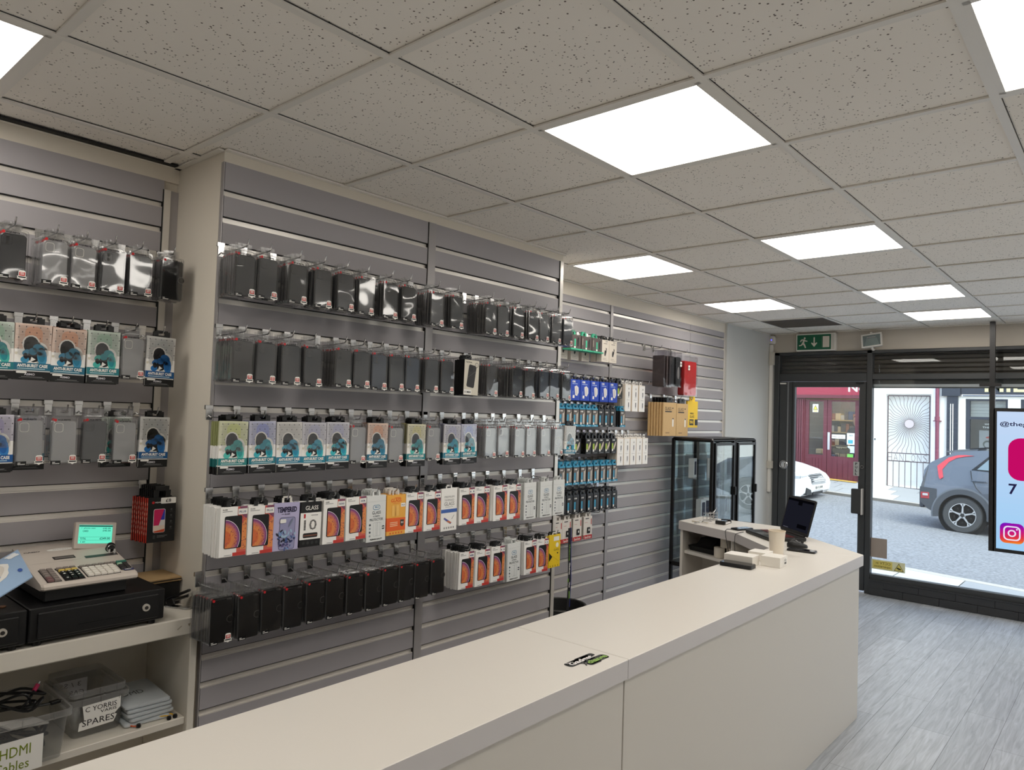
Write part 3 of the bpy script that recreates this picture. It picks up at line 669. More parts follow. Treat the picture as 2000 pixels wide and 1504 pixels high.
def make_planet(tagtxt):
    t = thing('hanging_protector_box', 'x', 'screen protector box', (0, 0, 0)); y = -ST / 2; z1, z0 = -.012, -.012 - SH; b = MB(); b.bbox(-SW / 2, y, z0, SW / 2, -y, z1, INKS[0], .0006); part(b, 'carton', t)
    b = MB(); b.rect(.014, z0 + .012, SW / 2, z1, y - .0003, ink(206, 96, 82)); b.flat([(.028, z0 + .02), (SW / 2, z0 + .02), (SW / 2, z1 - .04), (.032, z1 - .06)], y - .0005, ink(226, 140, 78)); b.flat([(.02, z1), (SW / 2, z1), (SW / 2, z1 - .045), (.03, z1 - .03)], y - .0005, ink(130, 70, 96))
    for k in range(26): x, z = R_.uniform(.032, .047), R_.uniform(z0 + .02, z1 - .004); b.flat(ell(.0028, .0012, x, z, 6, R_.uniform(-1, 1)), y - .0007, ink(*R_.choice([(120, 50, 80), (150, 60, 60), (90, 50, 80)])))
    b.rect(.0, z0, SW / 2, z0 + .012, y - .0003, ink(196, 60, 52)); part(b, 'art_strip', t, 'orange and violet printed strip')
    b = MB(); b.flat(rr(.064, .112, .006, 3, -.001, -.099), y - .0009, BLACK); planet(b, y - .0012, -.030, -.152, .058, .106, 0); part(b, 'phone_picture', t, 'phone picture with glowing orange arc')
    b = MB(); b.text('GLASS', -.042, -.023, .018, .0045, y - .0006, ink(60, 60, 60), .02); b.rect(-.042, -.028, -.006, -.0262, y - .0006, ink(120, 120, 120)); b.rect(-.03, z0 + .004, -.004, z0 + .006, y - .0006, ink(150, 150, 150)); part(b, 'printed_text', t)
    b = MB(); b.flat(rr(.034, .02, .002, 2, .032, -.030), y - .0016, WHITE); b.text(tagtxt, .019, -.034, .025, .007, y - .002, ink(40, 60, 110), .02); part(b, 'price_label', t, 'white model label')
    b = MB(); euro(b, .026, BLACKP); part(b, 'hang_tab', t, 'black hang tab'); return t
def plain_behind(nm, cat, w, h, th, col, tabcol, band=None):
    t = thing(nm, 'x', cat, (0, 0, 0)); b = MB(); b.bbox(-w / 2, -th / 2, -.012 - h, w / 2, th / 2, -.012, col, .0006)
    if band: b.box(-w / 2 - .0003, -th / 2 - .0003, -.012 - h, w / 2 + .0003, th / 2 + .0003, -.012 - h + band[1], band[0])
    part(b, 'carton', t); b = MB(); euro(b, .024, tabcol); part(b, 'hang_tab', t); return t
def make_white_protector():
    t = thing('hanging_protector_sleeve', 'x', 'screen protector', (0, 0, 0)); w, h, th = .098, .198, .008; y = -th / 2; b = MB(); PWH = ink(226, 228, 226)
    b.bbox(-w / 2, y, -h, w / 2, -y, -.010, PWH, .001); b.rect(-w / 2 + .001, -.034, w / 2 - .001, -.0335, y - .0004, ink(170, 172, 172)); part(b, 'sleeve', t); b = MB()
    DB = ink(44, 58, 70)
    o, q = rr(.036, .02, .008, 3, 0, -.058), rr(.032, .016, .0065, 3, 0, -.058)
    for i in range(len(o)): j = (i + 1) % len(o); b.poly([(o[i][0], y - .0005, o[i][1]), (o[j][0], y - .0005, o[j][1]), (q[j][0], y - .0005, q[j][1]), (q[i][0], y - .0005, q[i][1])], ink(70, 130, 170))
    b.text('9H', -.009, -.0615, .018, .008, y - .0005, ink(70, 130, 170), .02); b.text('GLASS', -.022, -.086, .044, .013, y - .0005, DB, .01); b.text('SCREEN', -.017, -.0975, .034, .0065, y - .0005, DB, .01); b.text('PROTECTOR', -.034, -.113, .068, .0105, y - .0005, DB, .01); b.text('PREMIUM QUALITY', -.03, -.192, .062, .007, y - .0005, BLACK, .04); part(b, 'printed_text', t)
    b = MB(); L = ink(150, 160, 164)
    for cx in (-.004, .008, .014): 
        o, q = rr(.022, .055, .004, 2, cx, -.148), rr(.0208, .0538, .0035, 2, cx, -.148)
        for i in range(len(o)): j = (i + 1) % len(o); b.poly([(o[i][0], y - .0004, o[i][1]), (o[j][0], y - .0004, o[j][1]), (q[j][0], y - .0004, q[j][1]), (q[i][0], y - .0004, q[i][1])], L)
    for k in range(4): b.flat(ell(.0045, .0045, -.032, -.128 - k * .015, 10), y - .0004, L if k % 2 else DB)
    b.flat(ell(.008, .008, .036, -.143, 12), y - .0004, DB); b.rect(.028, -.145, .044, -.141, y - .0006, WHITE); part(b, 'diagram', t); b = MB(); euro(b, .02, PWH); part(b, 'hang_tab', t); return t
def make_orange():
    t = thing('hanging_protector_sleeve', 'x', 'screen protector', (0, 0, 0)); w, h, th = .100, .168, .012; y = -th / 2; b = MB(); OY = ink(240, 176, 74); OO = ink(232, 100, 40)
    b.bbox(-w / 2, y, -.012 - h, w / 2, -y, -.012, OY, .001); b.flat([(-w / 2, -.162), (w / 2, -.162), (w / 2, -.110), (-w / 2, -.106)], y - .0004, OO); b.box(-w / 2 - .0004, y, -.162, -w / 2, -y, -.106, OO); part(b, 'carton', t); b = MB()
    b.text('TEMPERED', -.012, -.0275, .034, .005, y - .0006, OO, .02); b.text('GLASS', -.03, -.042, .056, .015, y - .0006, OO, .02); b.rect(-.018, -.0475, .018, -.046, y - .0006, OO)
    for k in range(3): b.rect(-.032, -.128 - k * .007, .008, -.1255 - k * .007, y - .0006, ink(250, 220, 180))
    for k in range(5): b.flat(ell(.004, .004, -.03 + k * .015, -.171, 8), y - .0006, OO)
    part(b, 'printed_text', t); b = MB(); L = ink(214, 150, 60)
    for cx in (-.012, .004): b.flat(rr(.024, .045, .004, 2, cx, -.078), y - .0005, ink(246, 192, 100)); b.rect(cx - .012, -.1, cx - .0115, -.056, y - .0008, L); b.rect(cx + .0115, -.1, cx + .012, -.056, y - .0008, L)
    b.flat([(.022, -.118), (.042, -.118), (.042, -.140), (.032, -.148), (.022, -.140)], y - .0006, ink(70, 60, 50)); b.text('9H', .026, -.134, .012, .008, y - .0009, WHITE, .02); part(b, 'diagram', t)
    b = MB(); b.flat(rr(.024, .016, .002, 2, .036, -.056), y - .0007, WHITE); b.text('7PLUS', .027, -.0585, .018, .004, y - .001, ink(40, 60, 110)); part(b, 'price_label', t); b = MB(); euro(b, .018, WHITEP); part(b, 'hang_tab', t); return t
def make_misc(kind):
    t = thing('hanging_protector_box', 'x', 'screen protector box', (0, 0, 0)); th = .010; y = -th / 2; b = MB()
    if kind == 'tempered':
        w, h = .104, .174; b.bbox(-w / 2, y, -.012 - h, w / 2, -y, -.012, ink(184, 178, 212), .001); part(b, 'carton', t)
        b = MB(); b.text('TEMPERED', -.04, -.047, .08, .020, y - .0006, ink(40, 34, 66), .05); b.text('GLASS', -.010, -.056, .022, .0055, y - .0006, ink(40, 34, 66), .03); b.rect(-.022, -.0535, -.012, -.052, y - .0006, ink(40, 34, 66)); part(b, 'title', t)
        b = MB(); b.flat(rr(.064, .118, .008, 3, .004, -.124), y - .0004, ink(30, 28, 44)); b.flat(rr(.061, .115, .007, 3, .004, -.124), y - .0006, ink(150, 150, 186)); part(b, 'phone_outline', t)
        b = MB()   # swirling generic burst of blues
        for k in range(46):
            a = R_.uniform(0, 6.28); q = R_.uniform(0, 1) ** .6; x, z = .0 + .042 * q * math.cos(a), -.145 + .036 * q * math.sin(a)
            b.flat(ell(R_.uniform(.003, .010), R_.uniform(.002, .005), x, z, 8, R_.uniform(0, 3)), y - .0008 - .00005 * k, ink(*R_.choice([(46, 52, 96), (70, 92, 150), (120, 150, 196), (30, 30, 50), (160, 190, 214), (90, 80, 130)])))
        b.flat(ell(.003, .018, .016, -.085, 10, -.5), y - .004, ink(120, 130, 150)); b.flat(rr(.024, .014, .003, 2, -.016, -.078), y - .004, WHITE); part(b, 'illustration', t, 'blue abstract burst picture'); b = MB(); euro(b, .02, WHITEP)
    elif kind == 'blackglass':
        w, h = .092, .168; b.bbox(-w / 2, y, -.012 - h, w / 2, -y, -.012, BLACK, .001); part(b, 'carton', t)
        b = MB(); b.rect(-w / 2, -.152, w / 2, -.052, y - .0004, INKS[0]); b.rect(.0, -.063, .03, -.061, y - .0007, BLACK); b.rect(-.032, -.072, -.024, -.056, y - .0007, RED); part(b, 'white_panel', t)
        b = MB(); b.text('GLASS', -.026, -.042, .056, .016, y - .0006, WHITE, .01); b.text('10', -.03, -.118, .056, .040, y - .0007, ink(40, 36, 34), .01)
        for k in range(8): b.rect(-.03, -.115 + k * .005, .028, -.114 + k * .005, y - .001, INKS[0])
        b.flat(rr(.064, .018, .005, 3, 0, -.137), y - .0007, ink(40, 36, 34)); b.rect(-.03, -.139, .03, -.136, y - .001, ink(150, 90, 70))
        for k in range(4): b.flat(ell(.006, .006, -.028 + k * .019, -.165, 10), y - .0006, ink(46, 46, 46))
        part(b, 'printed_text', t); b = MB(); euro(b, .02, BLACKP)
    elif kind == 'premium':
        w, h = .098, .196; b.bbox(-w / 2, y, -.0 - h, w / 2, -y, -.004, INKS[0], .001); part(b, 'carton', t); b = MB(); g = ink(150, 150, 148)
        b.text('PREMIUM', -.03, -.047, .06, .009, y - .0006, g, 0); b.text('TEMPERED', -.03, -.062, .06, .009, y - .0006, g, 0); b.text('GLASS', -.031, -.082, .062, .016, y - .0006, ink(110, 110, 110), 0); b.rect(-.024, -.089, .024, -.0875, y - .0006, g)
        for k in range(5): b.flat(ell(.004, .005, -.028 + k * .014, -.182, 8), y - .0006, g)
        part(b, 'printed_text', t); b = MB(); b.rect(-w / 2, -.114, w / 2, -.098, y - .0006, ink(62, 100, 176)); b.flat([(-.034, -.140), (-.028, -.134), (.016, -.160), (.010, -.167)], y - .0006, ink(90, 96, 160)); b.flat([(-.008, -.150), (.014, -.158), (.008, -.163), (-.014, -.154)], y - .0009, ink(210, 120, 70)); b.flat([(.030, -.126), (.033, -.126), (.018, -.146), (.016, -.144)], y - .0006, g); part(b, 'picture', t); b = MB(); euro(b, .018, INKS[0])
    elif kind == 'mini':
        w, h = .098, .164; b.bbox(-w / 2, y - .02, -.012 - h, w / 2, -y, -.012, BLACK, .001); part(b, 'carton', t, 'black carton sides'); y -= .0204
        b = MB(); b.rect(-w / 2 + .001, -.0125 - h + .001, w / 2 - .001, -.013, y, ink(214, 208, 192)); part(b, 'front_print', t, 'cream front print'); b = MB(); b.M = Matrix.Translation((.0, 0, -.088)) @ Matrix.Rotation(.13, 4, 'Y'); b.flat(rr(.05, .105, .008, 4), y - .0004, ink(38, 36, 36)); b.flat(rr(.024, .026, .006, 3, -.009, .034), y - .0007, ink(20, 20, 20)); b.flat([(-.025, -.01), (.025, .03), (.025, .028), (-.025, -.012)], y - .0008, ink(90, 86, 84)); part(b, 'case_picture', t)
        b = MB(); b.text('TACTICAL', -.04, -.027, .04, .006, y - .0006, BLACK, .03); b.flat(rr(.05, .022, .001, 2, -.022, -.162), y - .0008, WHITE); b.text('13 MINI', -.042, -.167, .04, .009, y - .0011, BLACK, .03); b.flat(ell(.012, .012, .032, -.034, 14), y - .0006, ink(70, 66, 60)); b.flat(ell(.01, .01, .032, -.034, 14), y - .0008, ink(200, 194, 180)); part(b, 'printed_text', t, 'printed text reading 13 MINI'); b = MB(); euro(b, .02, BLACKP)
    elif kind == 'yellowglass':
        w, h = .098, .176; b.bbox(-w / 2, y, -.0 - h, w / 2, -y, -.002, ink(236, 200, 34), .001); part(b, 'carton', t); b = MB(); b.text('GLASS', -.010, -.088, .046, .011, y - .0006, ink(120, 100, 20), 0); b.rect(-.012, -.035, .036, -.012, y - .0006, WHITE); b.flat(ell(.013, .013, .02, -.058, 14), y - .0006, ink(246, 240, 214)); b.flat([(-w / 2, -.095), (-.02, -.118), (-w / 2, -.142)], y - .0006, BLACK); b.rect(.02, -.105, .03, -.098, y - .0006, BLACK)
        for k in range(4): b.rect(-.04 + k * .022, -.172, -.034 + k * .022, -.163, y - .0006, ink(150, 126, 20))
        b.flat([(-.02, -.115), (.04, -.15), (.04, -.149), (-.02, -.114)], y - .0006, ink(150, 126, 20)); part(b, 'printed_text', t); b = MB(); euro(b, .02, WHITEP)
    part(b, 'hang_tab', t); return t

PROTO = {}
def proto(key, fn, *a):
    if key not in PROTO: PROTO[key] = [fn(*a), False]
    return PROTO[key]
def put(key, fn, args, loc, label, rz, group, ry=0.0):
    p = proto(key, fn, *args)
    if not p[1]: p[1] = True; o = p[0]; o.location = loc; o.rotation_euler = (0, ry, rz); o['label'] = label
    else: o = dup(p[0], loc, label, rz, group, ry=ry)
    o['group'] = group
    return o
KIND = {  # short words for the labels, front builder, behind builder, thickness pitch
    'black': ('black case in clear packet', make_case, make_case_behind), 'smoke': ('glossy dark case in clear packet', make_case, make_case_behind), 'blue': ('blue-grey case in clear packet', make_case, make_case_behind), 'clear': ('clear case in clear packet', make_case, make_case_behind), 'ring': ('clear case with white ring', make_case, make_case_behind), 'wallet': ('black wallet case in packet', make_case, make_case_behind), 'walletb': ('black wallet case with shield sticker', make_case, make_case_behind), 'grey': ('dark grey case in packet', make_case, make_case_behind)}
def hang(code, x, yw, yf, g, n, hookword, row, group, rz=0.0, dz=0.0):
    """n things on one hook: the front one at yf and the rest behind it towards the wall"""
    z = g - .0275 + dz
    for j in range(n):
        jit = R_.uniform(-.05, .05); sx = R_.uniform(-.003, .003)
        if code in KIND:
            d, f0, f1 = KIND[code]; pitch = PT + .0012; key = (code, j > 0); fn = f0 if j == 0 else f1; args = (code,)
        elif code in GCOL:
            d = '%s boxed anti-burst case' % code; pitch = GT + .0048 if j == 0 else GT + .002; key = (code, j > 0); fn = make_boxed if j == 0 else make_boxed_behind; args = (code,)
        elif code.startswith('planet'):
            d = 'white box with orange arc'; pitch = ST + .0018; key = (code if j == 0 else 'planet', j > 0); fn = make_planet if j == 0 else plain_behind; args = (code[6:],) if j == 0 else ('hanging_protector_box', 'screen protector box', SW, SH, ST, INKS[0], BLACKP)
        elif code == 'white': d = 'white glass protector sleeve'; pitch = .0095; key = (code, j > 0); fn = make_white_protector if j == 0 else plain_behind; args = () if j == 0 else ('hanging_protector_sleeve', 'screen protector', .098, .186, .007, ink(214, 216, 214), ink(214, 216, 214))
        elif code == 'orange': d = 'orange glass protector box'; pitch = .0135; key = (code, j > 0); fn = make_orange if j == 0 else plain_behind; args = () if j == 0 else ('hanging_protector_sleeve', 'screen protector', .1, .168, .011, ink(240, 176, 74), WHITEP, (ink(232, 100, 40), .06))
        else:
            d = {'tempered': 'lilac TEMPERED glass box', 'blackglass': 'black GLASS box', 'premium': 'white PREMIUM glass box', 'mini': 'cream 13 MINI case box', 'yellowglass': 'yellow glass protector box'}[code]; pitch = .034 if (code == 'mini' and j == 0) else .012; key = (code if j == 0 else 'pl' + code, j > 0); fn = make_misc if j == 0 else plain_behind; args = (code,) if j == 0 else ('hanging_protector_box', 'screen protector box', .096, .166, .010, {'mini': BLACK, 'yellowglass': ink(236, 200, 34)}.get(code, INKS[0]), BLACKP)
        if j == 0: yy = yf; lab = '%s, front of %s hook, %s' % (d, hookword, row)
        else: yy += pitch; lab = '%s, %s behind front, %s hook, %s' % (d, ORD[j - 1], hookword, row)
        if yy > yw - .02: break
        put(key, fn, args, (x + (sx if j else 0), yy, z + R_.uniform(-.003, .003)), lab, rz + (jit * .5 if j else jit * .4), group, R_.uniform(-.022, .022))
HOOKS = {}
def hook(x, yw, g, label, arm, group):
    k = round(arm, 3)
    if k not in HOOKS: h = HOOKS[k] = make_hook(arm); h.location = (x, yw, g); h['label'] = label
    else: h = dup(HOOKS[k], (x, yw, g), label)
    h['group'] = group
def relax(xs, ws, gap=.003):
    xs = list(xs)
    for _ in range(200):
        for i in range(len(xs) - 1):
            need = (ws[i] + ws[i + 1]) / 2 + gap; d = xs[i + 1] - xs[i]
            if d < need: e = (need - d) / 2; xs[i] -= e; xs[i + 1] += e
    return xs
WID = lambda c: GW if c in GCOL else PW if c in KIND else .100
def fill_row(xs, codes, counts, yw, yf, g, row, group, arm, fromw, stag=.0):
    xs = relax(xs, [WID(c) for c in codes])
    for i, (x, c, n) in enumerate(zip(xs, codes, counts)):
        hw = '%s' % ORD[i if fromw == 'pillar' else len(xs) - 1 - i]
        hook(x, yw, g, 'chrome display hook, %s from pillar, %s' % (hw, row), arm, 'display hooks on the ' + row)
        hang(c, x, yw, yf + (stag if i % 2 else 0), g, n, hw, row, group)
B_, S_, U_, C_, K_ = 'black', 'smoke', 'blue', 'clear', 'wallet'
fill_row([1.264, 1.346, 1.472, 1.579, 1.684, 1.786, 1.91, 2.01, 2.177, 2.298, 2.532, 2.614, 2.733, 2.855, 2.944, 3.05, 3.151],
         [B_, S_, B_, S_, S_, S_, B_, B_, S_, B_, B_, S_, B_, B_, S_, S_, U_], [7, 3, 7, 5, 4, 4, 6, 5, 7, 5, 8, 3, 6, 5, 4, 3, 4], YA, 2.365, 2.238, 'top row of long wall', 'phone case packets on the top row', .19, 'pillar')
fill_row([1.268, 1.357, 1.454, 1.548, 1.69, 1.786, 1.862, 1.95, 2.047, 2.16, 2.253, 2.389, 2.554, 2.741, 2.838, 2.96, 3.044, 3.149],
         ['grey', S_, S_, S_, 'grey', S_, U_, S_, U_, S_, S_, 'mini', 'grey', S_, S_, U_, U_, S_], [8, 3, 5, 3, 7, 3, 2, 5, 3, 5, 3, 4, 7, 8, 4, 5, 3, 4], YA, 2.365, 1.938, 'second row of long wall', 'phone case packets on the second row', .19, 'pillar')
fill_row([1.245, 1.352, 1.465, 1.567, 1.672, 1.778, 1.868, 1.965, 2.081, 2.183, 2.298, 2.402, 2.556, 2.640, 2.768, 2.858, 2.976, 3.091, 3.198],
         ['lime', 'violet', 'pearl', 'lilac', 'lilac', C_, 'peach', C_, 'yellow', C_, 'lilac', 'violet', C_, C_, C_, C_, C_, 'ring', 'pearl'], [7, 4, 5, 5, 5, 3, 5, 4, 5, 5, 4, 3, 6, 3, 6, 4, 5, 4, 2], YA, 2.362, 1.638, 'third row of long wall', 'cases on the third row', .19, 'pillar')
fill_row([1.261, 1.362, 1.468, 1.570, 1.672, 1.776, 1.879, 1.982, 2.085, 2.189, 2.292, 2.406, 2.510, 2.638, 2.742, 2.871, 3.003, 3.115],
         ['planetPLUS', 'planet7PLUS', 'tempered', 'blackglass', 'planetX/XS', 'planetXR', 'white', 'orange', 'planetXS', 'planet8', 'premium', 'planet11', 'planet12', 'planetXR', 'planet7PLUS', 'white', 'white', 'white'], [11, 4, 5, 4, 8, 8, 8, 5, 4, 3, 6, 7, 3, 8, 4, 8, 4, 3], YA, 2.365, 1.338, 'fourth row of long wall', 'screen protectors on the fourth row', .185, 'pillar')
fill_row([1.236, 1.335, 1.424, 1.513, 1.610, 1.699, 1.793, 1.884, 1.973, 2.062, 2.151, 2.246, 2.43, 2.540, 2.649, 2.769, 2.895, 3.0, 3.104],
         ['walletb'] + [K_] * 11 + ['planet8', 'planetXS', 'planet11', 'white', 'planetXR', 'planet12', 'yellowglass'], [8, 5, 3, 5, 6, 3, 5, 4, 3, 5, 4, 4, 10, 7, 4, 6, 6, 4, 3], YA, 2.375, 1.038, 'bottom row of long wall', 'cases and protectors on the bottom row', .185, 'pillar')
# till wall: three rows above the cash register
fill_row([.56, .662, .782, .872, .963, 1.054, 1.168], [S_, S_, C_, C_, S_, S_, K_], [4, 5, 7, 4, 5, 4, 5], YC, 2.735, 2.238, 'top row above till', 'phone case packets above the till', .19, 'till')
fill_row([.535, .640, .745, .842, .938, 1.034, 1.131], ['violet', 'mint', 'peach', 'peach', 'mint', C_, 'royal'], [3, 4, 3, 5, 3, 2, 2], YC, 2.74, 1.938, 'middle row above till', 'cases in the middle row above the till', .19, 'till')
fill_row([.535, .640, .740, .840, .937, 1.034, 1.137], ['violet', 'purple', C_, C_, S_, C_, 'royal'], [3, 3, 2, 2, 2, 2, 3], YC, 2.74, 1.638, 'lowest row above till', 'cases in the lowest row above the till', .19, 'till')
# a second packet behind two of them shows through the clear ones
for x, code, w_ in ((.752, 'lilac', 'fifth'), (1.030, 'mint', 'second')):
    put((code, False), make_boxed, (code,), (x, 2.81, 1.6105), '%s boxed anti-burst case behind clear packets, %s hook, lowest row above till' % (code, w_), 0, 'cases in the lowest row above the till')
# red-edged black glass boxes beside the till
def make_redbox(front):
    t = thing('hanging_glass_box', 'x', 'screen protector box', (0, 0, 0)); w, h, th = .1, .165, .011; y = -th / 2; b = MB(); RE = ink(196, 52, 34)
    b.bbox(-w / 2, y, -.012 - h, w / 2, -y, -.012, ink(18, 18, 19), .0008); b.box(-w / 2 - .0006, y, -.012 - h, -w / 2, -y, -.012, RE); part(b, 'carton', t)
    b = MB(); 
    for k in range(7): b.box(-w / 2 - .001, -.002, -.03 - k * .018, -w / 2 - .0006, .002, -.04 - k * .018, ink(230, 190, 170))
    part(b, 'spine_print', t, 'red spine with pale lettering')
    if front:
        b = MB(); b.flat(rr(.042, .088, .006, 3, -.008, -.098), y - .0004, ink(220, 216, 214)); o = rr(.039, .085, .005, 3, -.008, -.098)
        b.flat(clip(o, lambda p: -.008 - p[0] + .3 * (p[1] + .098) + .004), y - .0007, ink(200, 30, 90)); b.flat(clip(clip(o, lambda p: p[0] + .008 - .3 * (p[1] + .098) - .004), lambda p: p[1] + .095), y - .0007, ink(50, 60, 170)); b.flat(clip(o, lambda p: -.115 - p[1]), y - .001, ink(226, 206, 190)); b.flat(clip(o, lambda p: -.131 - p[1] + .2 * p[0]), y - .0012, ink(206, 80, 50)); part(b, 'phone_picture', t, 'phone with red, blue and orange screen')
        b = MB(); b.flat(ell(.005, .005, -.032, -.030, 10), y - .0006, RED); b.text('XQUISITE', -.026, -.0325, .03, .005, y - .0006, WHITE, .03)
        for k in range(4): b.flat(ell(.004, .004, .034, -.058 - k * .022, 8), y - .0006, ink(70, 70, 70)); b.rect(.028, -.066 - k * .022, .040, -.0652 - k * .022, y - .0006, ink(90, 90, 90))
        b.rect(-.028, -.164, -.02, -.150, y - .0006, ink(60, 60, 60)); b.rect(-.014, -.154, .022, -.1525, y - .0006, ink(130, 130, 130)); b.rect(-.014, -.159, .014, -.1575, y - .0006, ink(130, 130, 130)); part(b, 'printed_text', t)
        b = MB(); b.slab(rr(.054, .022, .003, 2, .022, -.024), y, y - .0008, WHITE); b.text('£8', .012, -.030, .019, .0125, y - .0012, BLACK, .01); part(b, 'price_label', t, 'white price label reading £8')
    b = MB(); euro(b, .03, BLACKP, 0, .03, .0025); part(b, 'hang_tab', t, 'black hang tab'); return t
hook(1.175, YC, 1.338, 'chrome display hook holding the red-edged glass boxes', .15, 'display hooks above the till')
put('redf', make_redbox, (True,), (1.18, 2.75, 1.312), 'black glass protector box with £8 price label, front one', -.05, 'red edged glass boxes by the till')
for j in range(7): put('redb', make_redbox, (False,), (1.178 - j * .002, 2.764 + j * .0135, 1.311 + (j % 2) * .003), 'red-edged black glass box, %s behind the £8 labelled one' % ORD[j], -.02, 'red edged glass boxes by the till')
# lanyard on the end hook
t = thing('hanging_lanyard', 'black, blue and green shop lanyard hanging at long wall end', 'lanyard', (3.215, 2.36, 1.0)); b = MB(); LY = mat('lanyard_black', (16, 17, 20), .7); LBU = mat('lanyard_blue', (24, 40, 130), .7); LG = ink(110, 150, 60)
path = [(0, 0, .035), (.004, 0, -.1), (.012, .0, -.25), (.004, 0, -.4), (-.016, 0, -.52)]
def strap(b, w0, w1, y, m, i0=0, i1=None):
    for i in range(len(path) - 1):
        if i < i0 or (i1 is not None and i >= i1): continue
        (xa, _, za), (xb, _, zb) = path[i], path[i + 1]; b.quads([(xa + w0, y, za), (xa + w1, y, za), (xb + w1, y, zb), (xb + w0, y, zb), (xa + w0, y + .0015, za), (xa + w1, y + .0015, za), (xb + w1, y + .0015, zb), (xb + w0, y + .0015, zb)], [(0, 3, 2, 1), (4, 5, 6, 7), (0, 4, 7, 3), (1, 2, 6, 5), (0, 1, 5, 4), (3, 7, 6, 2)], m)
strap(b, -.012, .012, -.004, LY); part(b, 'strap', t); b = MB(); strap(b, .010, .026, .003, LBU, 0, 3); part(b, 'strap', t, 'blue back strap')
b = MB(); b.M = Matrix.Translation((0.008, -.0047, -.155)) @ Matrix.Rotation(PI / 2 + .03, 4, 'Y'); b.text('Gadget', 0, -.007, .065, .014, 0, WHITE, .03)
b.M = Matrix.Translation((0.004, -.0047, -.05)) @ Matrix.Rotation(PI / 2 + .03, 4, 'Y'); b.text('change', .004, -.006, .09, .014, 0, LG, .03); b.rect(.19, -.005, .21, .005, 0, LG)
b.M = Matrix.Translation((0.01, -.0047, -.26)) @ Matrix.Rotation(PI / 2 - .05, 4, 'Y'); b.text('The', 0, -.006, .03, .011, 0, WHITE, .03); b.rect(.05, -.007, .09, .004, 0, LG); part(b, 'printed_text', t)

